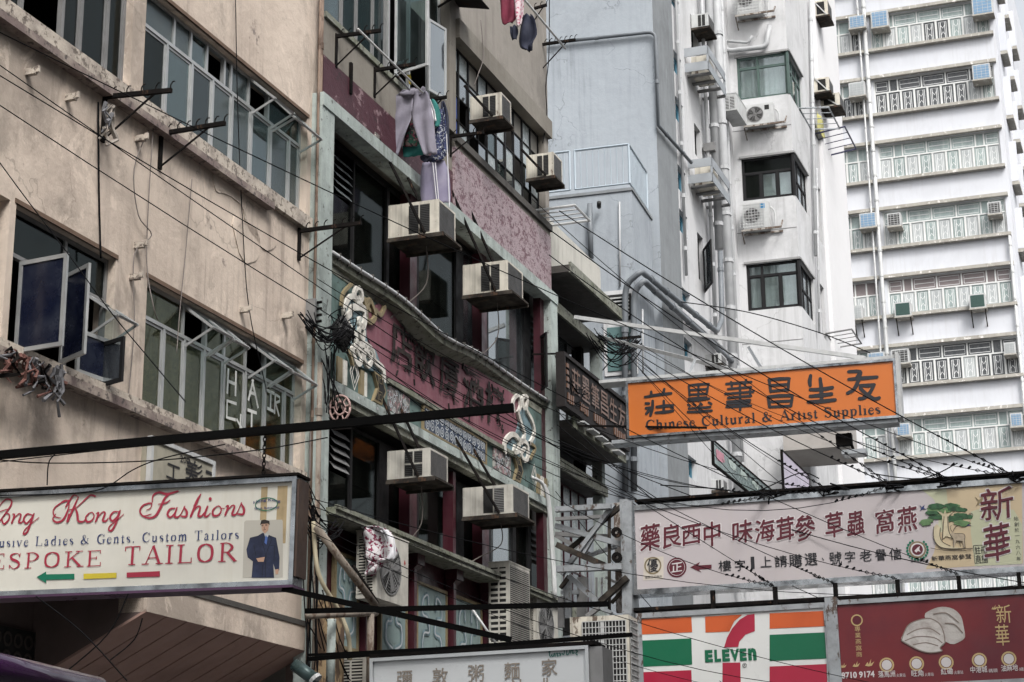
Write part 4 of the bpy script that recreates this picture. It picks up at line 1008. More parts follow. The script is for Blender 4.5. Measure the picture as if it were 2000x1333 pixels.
m = MB(); m.wall(x1_ + .01, XE + .3, 0, 34, holes + sh, .0, .3); m.obj('side_wall', WHITEW, bE)
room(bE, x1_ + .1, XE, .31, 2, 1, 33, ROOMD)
for h in holes:
    w_ = window(bE, *h[:2], *h[2:], [(h[0] + h[1]) / 2], None, None, fm=TEAL, gm=GL_D, y=.12, fw=.1, sash=.05)
for h in sh: window(bE, *h[:2], *h[2:], [], h[3] - .6, [], fm=DARKFR, gm=GL_D, y=.12, fw=.06, sash=.03)
# ---- E front with the corner bays
FE = cf(XE, 0, 17.5)
EW = 1.42                       # how far the bay stands out
def pe(px, py, y=0): return FE.p(px, py, y)
ew = proj(FE.P(EW, 0, 20))
EW = pe(1549, 300)[0]
EY = 12.0
bays = [((1437, 197), (1541, 94)), ((1446, 394), (1552, 294)), ((1452, 609), (1561, 500))]
bz = []
for (l, b), (r, t) in bays:
    bz.append((pe(l, b)[1], pe((l + r) / 2, 107 if t == 94 else (305 if t == 294 else 512))[1]))
bxl = pe(1449, 350)[0]
holesF = [(bxl, EW, z0, z1) for z0, z1 in bz]
m = MB(); m.wall(-1.2, EW, 0, 34, holesF, 0, .2); o_ = m.obj('front_wall', WHITEW, None, FE); o_.parent = bE; o_.matrix_parent_inverse = bE.matrix_world.inverted()
# side towards the street: frame with x running away
FS = Frame(FE.P(EW, 0, 0), A1)
def ps(px, py, y=0): return FS.p(px, py, y)
SD = ps(1578, 380)[0]; SE_ = ps(1606, 400)[0]; SF = ps(1648, 400)[0]
nar = [(ps(1597, 400)[0], ps(1604, 410)[0], ps(1598, 465)[1], ps(1598, 365)[1]), (ps(1604, 600)[0], ps(1611, 600)[0], ps(1606, 655)[1], ps(1606, 560)[1]), (ps(1589, 60)[0], ps(1596, 60)[0], ps(1590, 75)[1], ps(1590, -30)[1])]
m = MB(); m.wall(0.001, SE_, 0, 34, [(0.001, SD, z0, z1) for z0, z1 in bz] + nar, 0, .2)
o_ = m.obj('street_wall', WHITEW, None, FS); o_.parent = bE; o_.matrix_parent_inverse = bE.matrix_world.inverted()
# the bright far part of the street wall
m = MB(); m.box(SE_ + .01, SF, -.12, 6, 0, 34); o_ = m.obj('bright_wall', WHITEB, None, FS); o_.parent = bE; o_.matrix_parent_inverse = bE.matrix_world.inverted()
MB_ = MB
def sub(m, name, mat, fr):
    o_ = m.obj(name, mat, None, fr); o_.parent = bE; o_.matrix_parent_inverse = bE.matrix_world.inverted(); return o_
def subw(fr, *a, **k):     # a window built in another frame and hung under bE
    e = thing('tmp', None, None, fr, (0, 0, 0)); w_ = window(e, *a, **k)
    w_.parent = bE; w_.matrix_parent_inverse = bE.matrix_world.inverted() ; w_.matrix_basis = fr.M
    bpy.data.objects.remove(e); return w_
def subc(fr, x0, x1, y, z0, z1, mat, amp=.03):
    e = thing('tmp', None, None, fr, (0, 0, 0)); w_ = curtain(fr, e, x0, x1, y, z0, z1, mat, amp)
    w_.parent = bE; w_.matrix_parent_inverse = bE.matrix_world.inverted(); w_.matrix_basis = fr.M; bpy.data.objects.remove(e); return w_
GL_C = glass('clear_glass', (.85, .9, .9), .08, .03, .06)
for k, (z0, z1) in enumerate(bz):
    fm = (GREENFR, DARKFR, DARKFR)[k]
    if k == 0: subw(FE, bxl, EW, z0, z1, [pe(1481, 150, .08)[0]], z1 - .35, [pe(1481, 150, .08)[0]], fm=fm, gm=GL_C, y=.06, fw=.07, sash=0); 
    elif k == 1: subw(FE, bxl, EW, z0, z1, [pe(1486, 340, .08)[0], pe(1518, 340, .08)[0]], z1 - .45, [], fm=fm, gm=GL_C, y=.06, fw=.07, sash=.02, gmap={0: GL_D, 100: GL_D})
    else: subw(FE, bxl, EW, z0, z1, [pe(1490, 560, .08)[0], pe(1525, 560, .08)[0]], z1 - .35, [pe(1490, 560, .08)[0]], fm=fm, gm=GL_C, y=.06, fw=.07, sash=.02)
    subc(FE, bxl + .05, EW - .1, .3, z0, z1, CURTW, .035 if k != 1 else .005)
    xm = SD * .45
    subw(FS, 0.07, SD, z0, z1, [SD * .4, SD * .72], (z0 + z1) / 2 if k else z1 - .4, [SD * .4, SD * .72], fm=fm, gm=GL_S, y=.06, fw=.06, sash=.02)
    sub(MB().box(EW - .05, EW + .02, -.02, .09, z0, z1), 'corner_mullion', fm, FE)
    sub(MB().box(bxl - .05, EW + .04, -.05, -.001, z1 + .0, z1 + .06), 'hood', M('hood_grey', (.25, .25, .25), .8, var=.5), FE)
    sub(MB().box(0, SD + .05, -.06, -.001, z1 + .0, z1 + .05), 'hood', M('hood_grey', (.25, .25, .25)), FS)
    sub(MB().box(0, EW - .01, -.006, -.001, z0 - .95, z0 - .93), 'groove', GREYFR, FE)
m = MB(); m.box(bxl - .1, EW - .25, .9, .95, 1, 33)
sub(m, 'inner_wall', M('inner_grey', (.3, .3, .3), .9), FE)
for h in nar:
    subw(FS, *h[:2], *h[2:], [], (h[2] + h[3]) / 2, [], fm=DARKFR, gm=GL_D, y=.1, fw=.06, sash=0)
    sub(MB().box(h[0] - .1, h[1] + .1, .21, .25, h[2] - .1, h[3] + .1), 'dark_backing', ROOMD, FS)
# ---- T: terrace block in front of D, with railing
FT = cf(XT); bT = thing('terrace_block', 'blue-grey block below the blank wall, roofed by a railed terrace', 'building', FT, (0, 0, 0))
ztr = FT.p(1150, 382)[1]
MB().box(-8, 0, 0, 2.05, 0, ztr).obj('front_wall', BLUEGREY, bT)
MB().box(-8, .03, -.03, 2.1, ztr + .002, ztr + .07).obj('coping', BLUEGREY2, bT)
rl = thing('terrace_railing', 'pale blue painted railing of thin upright bars on the terrace block', 'railing', FT, (0, 0, ztr + .07))
zr = FT.p(1232, 280)[1]; zb0 = ztr + .2
RAILM = M('railing_paint', (.33, .385, .43), .5, .2, var=.3)
xr0, xr1 = FT.p(1121, 300)[0], -.05
for (a, b) in ((xr0 - 2.2, xr0 - .12), (xr0, xr1)):
    MB().tube([(a, .05, zb0), (a, .05, zr)], .028, 6).obj('post', RAILM, rl); MB().tube([(b, .05, zb0), (b, .05, zr)], .028, 6).obj('post', RAILM, rl)
    MB().tube([(a, .05, zr), (b, .05, zr)], .028, 6).obj('top_rail', RAILM, rl); MB().tube([(a, .05, zb0), (b, .05, zb0)], .022, 6).obj('bottom_rail', RAILM, rl)
    n = int((b - a) / .13)
    for i in range(1, n): MB().tube([(a + (b - a) * i / n, .05, zb0), (a + (b - a) * i / n, .05, zr)], .009, 4, False).obj('bar', RAILM, rl)
y1_ = 1.9
MB().tube([(xr1, y1_, zb0), (xr1, y1_, zr)], .028, 6).obj('post', RAILM, rl); MB().tube([(xr1, .05, zr), (xr1, y1_, zr)], .028, 6).obj('top_rail', RAILM, rl); MB().tube([(xr1, .05, zb0), (xr1, y1_, zb0)], .022, 6).obj('bottom_rail', RAILM, rl)
for i in range(1, 14): MB().tube([(xr1, .05 + 1.85 * i / 14, zb0), (xr1, .05 + 1.85 * i / 14, zr)], .009, 4, False).obj('bar', RAILM, rl)
MB().box(-2.05, -2.0, .04, .06, zb0 - .2, zb0).obj('foot', RAILM, rl)
# pipes on D and T
def pipe(label, fr, pts, r=.06, mat=GPIPE, group='drain pipes on the grey and white walls', joints=(), name='drain_pipe', collar=True):
    o = MB().tube(pts, r, 10).obj(name, mat, None, fr, True, root=pts[0]); tag(o, label, 'pipe', group)
    if collar:
        for i in range(len(pts) - 1):
            a, b = Vector(pts[i]), Vector(pts[i + 1]); L = (b - a).length
            for k in range(int(L / 1.3)):
                c = a.lerp(b, (k + .5) / max(int(L / 1.3), 1)); d = (b - a).normalized() * .05
                MB().tube([c - d, c + d], r * 1.22, 10).obj('collar', mat, o)
    return o
def bend(pts, rad=.16, n=4):
    out = [pts[0]]
    for i in range(1, len(pts) - 1):
        a, b, c = Vector(pts[i - 1]), Vector(pts[i]), Vector(pts[i + 1]); p = b + (a - b).normalized() * rad; q = b + (c - b).normalized() * rad
        for k in range(n + 1):
            t = k / n; out.append(tuple((1 - t) ** 2 * p + 2 * t * (1 - t) * b + t * t * q))
    out.append(pts[-1]); return out
g = lambda px, py, y=-.1: (lambda q: (q[0], y, q[1]))(FD.p(px, py, y))
pd = bend([g(1068, 85), g(1280, 62), g(1286, 245)], .2)
e1 = FD.P(*g(1286, 245)); e2 = FA.P(P(1350, 318, -.12)[0], -.12, P(1350, 318, -.12)[1])
pd += [tuple(FD.I @ e2)]
pipe('thin grey pipe bent across the blank blue-grey wall and round its corner', FD, pd, .045)
gt = lambda px, py, y=-.12: (lambda q: (q[0], y, q[1]))(FT.p(px, py, y))
pipe('short grey pipe with a flared top hanging below the terrace railing', FT, [gt(1152, 398), gt(1154, 505)], .06)
MB_o = MB().tube([gt(1170, 405), gt(1170, 396, -.3)], .05, 8).obj('vent_stub', M('black_stub', (.02, .02, .02), .6), None, FT, True, root=gt(1170, 405)); tag(MB_o, 'short black vent pipe poking out of the terrace wall', 'pipe')
# big pair of pipes bending over the roof of C and sweeping down along the side wall
def fa(px, py, y=-.1): q = FA.p(px, py, y); return (q[0], y, q[1])
for k, (p, lab) in enumerate((([gt(1221, 960, -.2), gt(1221, 575, -.2), gt(1226, 552, -.25), gt(1252, 530, -.3)], 'left one of the two fat bent grey pipes beside the orange sign'),
                              ([gt(1238, 960, -.2), gt(1238, 585, -.2), gt(1243, 562, -.25), gt(1258, 548, -.3)], 'right one of the two fat bent grey pipes beside the orange sign'))):
    tail = [FA.P(*fa(1250 if k == 0 else 1257, 533 if k == 0 else 549, -.15))]
    tgt = [FA.P(*fa(1400, 648, -.2)), FA.P(*fa(1410, 625, -.2)), FA.P(*fa(1405, 440, -.2))] if k == 0 else [FA.P(*fa(1420, 698, -.25)), FA.P(*fa(1436, 712, -.25))]
    pts = p + [tuple(FT.I @ t) for t in tgt]
    pipe(lab, FT, bend(pts, .12, 3), .07, WPIPE if k == 5 else GPIPE)
pipe('white sloping pipe running just under the two fat pipes', FA, [fa(1262, 556), fa(1415, 692)], .05, WPIPE)
pipe('thin sloping conduit between the sweeping pipes', FA, [fa(1262, 546, -.2), fa(1440, 705, -.2)], .03, WPIPE)
# vertical pipes in the corner of the white tenement
for i, (px, y, r_, z0, z1, lab) in enumerate(((1336, -.08, .04, 16, 34, 'thin white pipe beside the teal windows'), (1402, -.3, .11, 17.5, 34, 'fat white soil pipe in the corner of the white tenement'), (1418, -.25, .12, 9, 34, 'widest white soil pipe against the bay front'), (1428, -.12, .05, 9, 34, 'slim pipe right of the widest soil pipe'), (1388, -.15, .05, 15, 30, 'slim pipe left of the fat white soil pipe'))):
    x = P(px, 420, y)[0]; q = pipe(lab, FA, [(x, y, z0), (x, y, z1)], r_, WPIPE)
EY_ = -.16
fe = lambda px, py, y=-.14: (lambda q: (q[0], y, q[1]))(FE.p(px, py, y))
pipe('white waste pipe hooked under the top of the bay front', FE, bend([fe(1411, 80), fe(1420, 100), fe(1496, 92), fe(1503, 50)], .15), .07, WPIPE)
pipe('thin white waste pipe hooked above the larger one', FE, bend([fe(1411, 80), fe(1462, 84), fe(1469, 70)], .1), .04, WPIPE)
fs = lambda px, py, y=-.1: (lambda q: (q[0], y, q[1]))(FS.p(px, py, y))
pipe('white down pipe on the street side of the white tenement', FS, [fs(1583, 0), fs(1588, 240), fs(1593, 500)], .05, WPIPE)
pipe('thin lower pipe on the street side of the white tenement', FS, [fs(1595, 330), fs(1600, 650)], .035, WPIPE)
# conduits on terrace block front
for a, b, t, bo, lab in ((1255, 1256, 605, 730, 'thin conduit with a hooked top beside the fat pipes'), (1210, 1211, 395, 560, 'thin cable down the terrace wall')):
    pipe(lab, FT, [gt(a, t, -.05), gt(b, bo, -.05)], .02, WPIPE, collar=False)
# ================================================================ G: white tower block at the right
FG = crossf(1948, 400, 86, 19.2)
bG = thing('tower_block', 'tall white tower block with weathered sills and rows of grilled windows at the right', 'building', FG, (-8, 0, 0))
gp = lambda px, py, y=0: FG.p(px, py, y)
rowsG = [(1705, 99, 1735, 25), (1710, 228, 1709, 155), (1720, 356, 1718, 289), (1729, 489, 1725, 416), (1732, 622, 1732, 551), (1762, 759, 1744, 687), (1753, 894, 1755, 822)]
zsG = [(gp(a, b)[1], gp(c, d)[1]) for a, b, c, d in rowsG]
pitch = (zsG[0][0] - zsG[6][0]) / 6
zb_ = [zsG[6][0] + pitch * (6 - i) for i in range(7)]; hW = sum(b - a for a, b in zsG[1:]) / 6
zb_ = [zb_[0] + pitch] + zb_ + [zb_[-1] - pitch * (k + 1) for k in range(3)]
XRa, XRb = gp(1722, 400)[0], gp(1964, 400)[0]
XLa, XLb = gp(1540, 400)[0], gp(1706, 400)[0]
ZT = zb_[0] + 6
holesG = [(XRa, XRb, z, z + hW) for z in zb_] + [(XLa, XLb, z, z + hW) for z in zb_]
XCO = gp(1975, 400)[0] 
FG2 = Frame(FG.P(XCO, 0, 0), A1)
m = MB(); m.wall(XLa - 3, XCO, 0, ZT, holesG, 0, .3); m.obj('front_wall', TOWERW, bG)
sidew = []
for z in zb_:
    for xx in (2.0, 5.4, 9.5): sidew.append((xx, xx + 1.5, z - .2, z + hW - .1))
m = MB(); m.wall(.301, 30, 0, ZT, sidew, 0, .25)
def subG(m, name, mat):
    o_ = m.obj(name, mat, None, FG2); o_.parent = bG; o_.matrix_parent_inverse = bG.matrix_world.inverted(); return o_
subG(m, 'side_wall', TOWERW)
MB().box(XLa - 3, XCO - .3, .32, 3.5, 0, ZT).obj('inner_core', M('inner_pale', (.25, .27, .27), .9), bG)
subG(MB().box(.5, 30, .26, .5, 0, ZT), 'inner_core', M('inner_dark', (.12, .13, .14), .9))
PG1 = M('pale_green_pane', (.26, .32, .31), .3, var=.7, vs=.8, dark=(.15, .18, .18, 1), streak=.5, sdark=(.5, .54, .53, 1))
PG2 = M('curtained_pane', (.36, .385, .39), .4, var=.4, vs=1.2, streak=.6, sdark=(.36, .39, .39, 1))
PG3 = M('dark_pane', (.07, .075, .08), .3, var=.6, vs=1.5)
PG4 = M('brown_blind', (.2, .17, .17), .6, var=.4, vs=1)
GRW = M('white_grille', (.7, .71, .71), .5)
WFR = M('window_white', (.6, .61, .6), .5, var=.2)
def towerwin(x0, x1, z0, z1, npair, ups, darkset, topdark, grid=True, simple=0):
    w = .07; y = .1; m = MB(); m.frame(x0, x1, z0, z1, w, y, y + .08)
    tz = z0 + (z1 - z0) * .62; m.box(x0 + w, x1 - w, y - .003, y + .077, tz - w / 2, tz + w / 2)
    xs = [x0 + (x1 - x0) * i / npair for i in range(npair + 1)]
    for i in range(1, npair): m.box(xs[i] - w * .7, xs[i] + w * .7, y - .002, y + .078, z0 + w, tz - w / 2)
    us = [x0 + (x1 - x0) * u for u in [0] + ups + [1]]
    for u in us[1:-1]: m.box(u - w / 2, u + w / 2, y - .002, y + .078, tz + w / 2, z1 - w)
    f = m.obj('window', WFR, bG); g = MB()
    for i in range(npair):
        a, b, c, d = xs[i] + w * .9, xs[i + 1] - w * .9, z0 + w, tz - w / 2
        mt = PG3 if i in darkset else (PG1, PG2, PG1, PG2)[(i * 5 + int(z0)) % 4]
        MB().box(a, b, y + .03, y + .04, c, d).obj('pane', mt, f)
        q = min(.09, (b - a) * .2)
        for L in ([(a + q, c + q), (b - q, c + q), (b - q, d - q), (a + q, d - q), (a + q, c + q)],
                  [(a + q * 1.8, c + q), (a + q * 1.8, d - q)], [(b - q * 1.8, c + q), (b - q * 1.8, d - q)],
                  [(a + q * 1.8, d - q * 3), ((a + b) / 2, (c + d) / 2 + .1), (b - q * 1.8, d - q * 3)], [(a + q * 1.8, c + q * 3), ((a + b) / 2, (c + d) / 2 - .1), (b - q * 1.8, c + q * 3)]):
            g.stroke(L, .026, y + .024 - .0005 * (i % 5), sm=0, cap=False)
    for k in range(len(us) - 1):
        a, b = us[k] + w / 2, us[k + 1] - w / 2; c, d = tz + w / 2, z1 - w
        MB().box(a, b, y + .03, y + .04, c, d).obj('pane', topdark if topdark else PG1, f)
        if b - a > .6:
            q = .08
            for L in ([(a + q, c + q), (b - q, c + q), (b - q, d - q), (a + q, d - q), (a + q, c + q)], [(a + q, (c + d) / 2), (b - q, (c + d) / 2)]): g.stroke(L, .026, y + .022, sm=0, cap=False)
    g.obj('window_grille', GRW, f)['kind'] = 'stuff'
ups9 = [.13, .2, .4, .6, .8, .87]
for i, z in enumerate(zb_):
    k = i - 1
    dk = {0: {4, 5}, 1: {1, 2, 3, 4, 5, 6, 0}, 5: {0, 1, 2, 3, 4, 6, 7, 8}}.get(k, set())
    td = {1: PG3, 4: PG4, 5: PG3}.get(k)
    towerwin(XRa, XRb, z, z + hW, 9, ups9, dk, td)
    towerwin(XLa, XLb, z, z + hW, 7 if k != 6 else 7, [.15, .35, .55, .72, .85], {1: {5, 6}, 0: {6}}.get(k, set()), {4: PG4}.get(k))
    for a, b in ((XRa - .15, XRb + .15), (XLa, XLb + .1)):
        m = MB(); m.box(a, b, -.28, .0, z - .16, z - .004); m.obj('sill', TOWERS, bG)
        m = MB(); m.box(a, b, -.22, .0, z + hW + .004, z + hW + .17); m.obj('hood', TOWERS, bG)
for h in sidew:
    f = MB(); f.frame(h[0], h[1], h[2], h[3], .09, .05, .1); fo = subG(f, 'side_window', WFR)
    subG(MB().box(h[0] + .09, h[1] - .09, .07, .08, h[2] + .09, h[3] - .09), 'pane', PG3 if random.random() < .5 else PG1)
    subG(MB().box(h[0] - .15, h[1] + .05, -.35, -.001, h[2] - .2, h[2] - .02), 'sill', TOWERS)
    subG(MB().box(h[0] - .16, h[0] - .02, -.35, -.001, h[2] - .02, h[3] + .1), 'fin', TOWERW)
def gpipe(lab, pts, r, mat=WHITEM):
    return pipe(lab, FG, pts, r, mat, group='pipes on the white tower', name='drain_pipe')
xp = gp(1714, 400)[0]
gpipe('stained white down pipe between the two window columns of the tower', [(xp, -.3, 2), (xp, -.3, ZT)], .1)
gpipe('thin pipe beside the main down pipe of the tower', [(xp - .3, -.25, 2), (xp - .3, -.25, ZT)], .05)
xp2 = gp(1985, 600)[0]
gpipe('white pipe at the right corner of the tower', [(XCO - .2, -.2, 2), (XCO - .2, -.2, zb_[4])], .07)
# air conditioners on the tower
BLUEG = M('blue_filter', (.16, .28, .42), .5, var=.3); GREENG = M('green_grille', (.03, .07, .06), .5)
acs = [((1657, 33), (1690, 52), BLUEG, 'blue-fronted air conditioner left of the down pipe, highest floor of the tower', 0),
       ((1700, 24), (1735, 50), BLUEG, 'blue-fronted air conditioner right of the down pipe, highest floor of the tower', 0),
       ((1897, -4), (1940, 24), BLUEG, 'blue-fronted air conditioner at the top right end of the highest tower windows', 0),
       ((1657, 163), (1690, 185), PG2, 'white louvred air conditioner on the second tower floor, left of the pipe', 0),
       ((1898, 128), (1935, 152), BLUEG, 'blue-fronted air conditioner at the right of the second tower floor', 0),
       ((1678, 418), (1712, 442), BLUEG, 'blue-fronted air conditioner left of the pipe on the fourth tower floor', 0),
       ((1732, 418), (1760, 440), GRILL, 'small grey air conditioner right of the pipe on the fourth tower floor', 0),
       ((1928, 396), (1956, 416), GRILL, 'small grey air conditioner at the right of the fourth tower floor', 0),
       ((1665, 598), (1685, 622), PG2, 'white louvred air conditioner at the left edge of the fifth tower floor', 1),
       ((1746, 592), (1780, 616), GREENG, 'green-fronted air conditioner on a bracket below the fifth tower floor windows', 1),
       ((1892, 576), (1926, 600), GREENG, 'dark green air conditioner on a bracket at the right of the fifth tower floor', 1),
       ((1694, 690), (1728, 705), BLUEG, 'blue-fronted air conditioner half hidden behind the orange sign top', 0),
       ((1740, 684), (1776, 708), GRILL, 'grey air conditioner at the left of the sixth tower floor', 0),
       ((1960, 670), (1984, 690), PG2, 'white louvred air conditioner at the right of the sixth tower floor', 0),
       ((1750, 828), (1778, 850), BLUEG, 'blue-fronted air conditioner beside the lower end of the orange sign', 0),
       ((1972, 808), (1998, 832), BLUEG, 'blue-fronted air conditioner at the right of the seventh tower floor', 0)]
for (a, b), (c, d), gm2, lab, br in acs:
    x0, z1 = gp(a, b, -.6); x1, z0 = gp(c, d, -.6); z0 = min(z0, z1 - .3)
    o = thing('air_conditioner', lab, 'air conditioner', FG, (x0, 0, z0), 'air conditioners on the white tower')
    MB().box(x0, x1, -.6, .1, z0, z1).obj('casing', WHITEM, o)
    MB().box(x0 + .06, x1 - .06, -.61, -.602, z0 + .05, z1 - .06).obj('grille', gm2, o)
    m = MB(); slats(m, x0 + .06, x1 - .06, -.618, z0 + .05, z1 - .06, 5, .006, 'x', .015)
    for k in range(1, 4): m.box(x0 + (x1 - x0) * k / 4 - .008, x0 + (x1 - x0) * k / 4 + .008, -.62, -.611, z0 + .05, z1 - .06)
    m.obj('grille_frame', WHITEM if gm2 != GREENG else GREENG, o)
    MB().box(x0 - .03, x1 + .03, -.66, .1, z0 - .07, z0 - .004).obj('tray', TOWERS, o)
    if br:
        for x in (x0 + .05, x1 - .05): MB().bar((x, -.55, z0 - .07), (x, 0, z0 - .8), .05).obj('stay', TRAY, o)
# ================================================================ the other side of the street, out of view; added to shade the left facades
for k, (xa, xb, h, mt, lab) in enumerate(((-22, -2, 24, BEIGE, 'unseen beige rendered block across the street behind the camera'), (-1.9, 16, 27, CONC, 'unseen grey concrete block across the street beside the camera'), (16.1, 34, 22, WHITEW, 'unseen white block across the street opposite the restaurant'), (34.1, 60, 14, BEIGE, 'unseen low beige block across the street opposite the white tenement'))):
    b = thing('unseen_opposite_building', lab, 'building', FA, (xa, -19, 0))
    hs_ = [(xa + 1 + i * 2.4, xa + 2.7 + i * 2.4, 4.6 + j * 3.1, 6.3 + j * 3.1) for i in range(int((xb - xa - 1) / 2.4)) for j in range(int((h - 4) / 3.1))]
    m = MB(); m.wall(xa, xb, 0, h, hs_, -19.3, -19); m.box(xa, xb, -29, -19.31, h - .2, h); m.box(xa, xa + .2, -29, -19.31, 0, h - .21); m.box(xb - .2, xb, -29, -19.31, 0, h - .21); m.obj('wall', mt, b)
    m = MB()
    for q in hs_: m.box(q[0], q[1], -19.2, -19.15, q[2], q[3])
    m.obj('window_glazing', DARKFR, b)['kind'] = 'stuff'
# ================================================================ signs hung across the street
def sframe(L, T, R_, B, dist, tilt=0., a=16.4):
    """frame of a hanging sign; returns frame and its extent from pixel corners (top-left, bottom-right)"""
    fr = crossf(L, B, dist, a, tilt); x0, z0 = fr.p(L, B); x1, _ = fr.p(R_, B - (R_ - L) * .05); return fr
RED = M('sign_red', (.30, .02, .045), .5, var=.15); NAVY = M('sign_navy', (.02, .035, .12), .5, var=.1); GREEN = M('sign_green', (.0, .13, .07), .5, var=.1); YEL = M('sign_yellow', (.5, .4, .03), .5, var=.1)
INKD = M('sign_ink', (.012, .012, .016), .45)
def lightbox(o, x0, x1, z0, z1, face, dep=.25, fw=.05, fm=CHROME, back=True, proud=.03):
    MB().box(x0 + fw, x1 - fw, 0, dep - .01, z0 + fw, z1 - fw).obj('panel', face, o)
    m = MB(); m.box(x0, x1, -proud, dep, z1 - fw, z1); m.obj('top_frame', fm, o)
    m = MB(); m.box(x0, x1, -proud, dep, z0, z0 + fw); m.obj('bottom_frame', fm, o)
    for a, b in ((x0, x0 + fw), (x1 - fw, x1)): MB().box(a, b, -proud, dep, z0 + fw, z1 - fw).obj('side_frame', fm, o)
# ---- 1 tailor sign
F1 = crossf(575, 1145, 13.2, 16.4, -1.0)
s1p = lambda px, py, y=-.004: F1.p(px, py, y)
x1, z0 = s1p(574, 1143); _, z1 = s1p(572, 932); x0 = s1p(-60, 1170)[0] - 1.6
tl = thing('tailor_sign', 'long cream lightbox sign of a bespoke tailor with red script lettering', 'sign', F1, (x1, 0, z0))
CREAMF = M('cream_face', (.56, .545, .485), .4, var=.25, vs=1.5, streak=.25, sdark=(.33, .27, .17, 1), bump=.05, bs=6)
lightbox(tl, x0, x1, z0, z1, CREAMF, .15, .034, CHROME)
MB().box(x0, x1 + .01, -.05, .17, z0 - .022, z0 - .004).obj('purple_strip', M('purple_strip', (.07, .03, .07), .35, var=.5), tl)
MB().box(x0, x1 + .02, -.05, .18, z1 + .004, z1 + .022).obj('cap_strip', BLACKST, tl)
MB().box(x1 + .002, x1 + .02, -.02, .16, z0 + .06, z1 - .02).obj('end_panel', M('brown_end', (.06, .035, .025), .6, var=.7, rust=.4), tl)
STAIN = M('rust_stain', (.38, .29, .16), .6, var=.6, vs=6, streak=.5)
for a, w_ in ((238, .02), (508, .05), (540, .05), (552, .03)):
    x = s1p(a, 1000)[0]; MB().box(x, x + w_, -.0015, -.0005, z0 + .3, z1 - .06).obj('rust_streak', STAIN, tl) if a > 300 else None
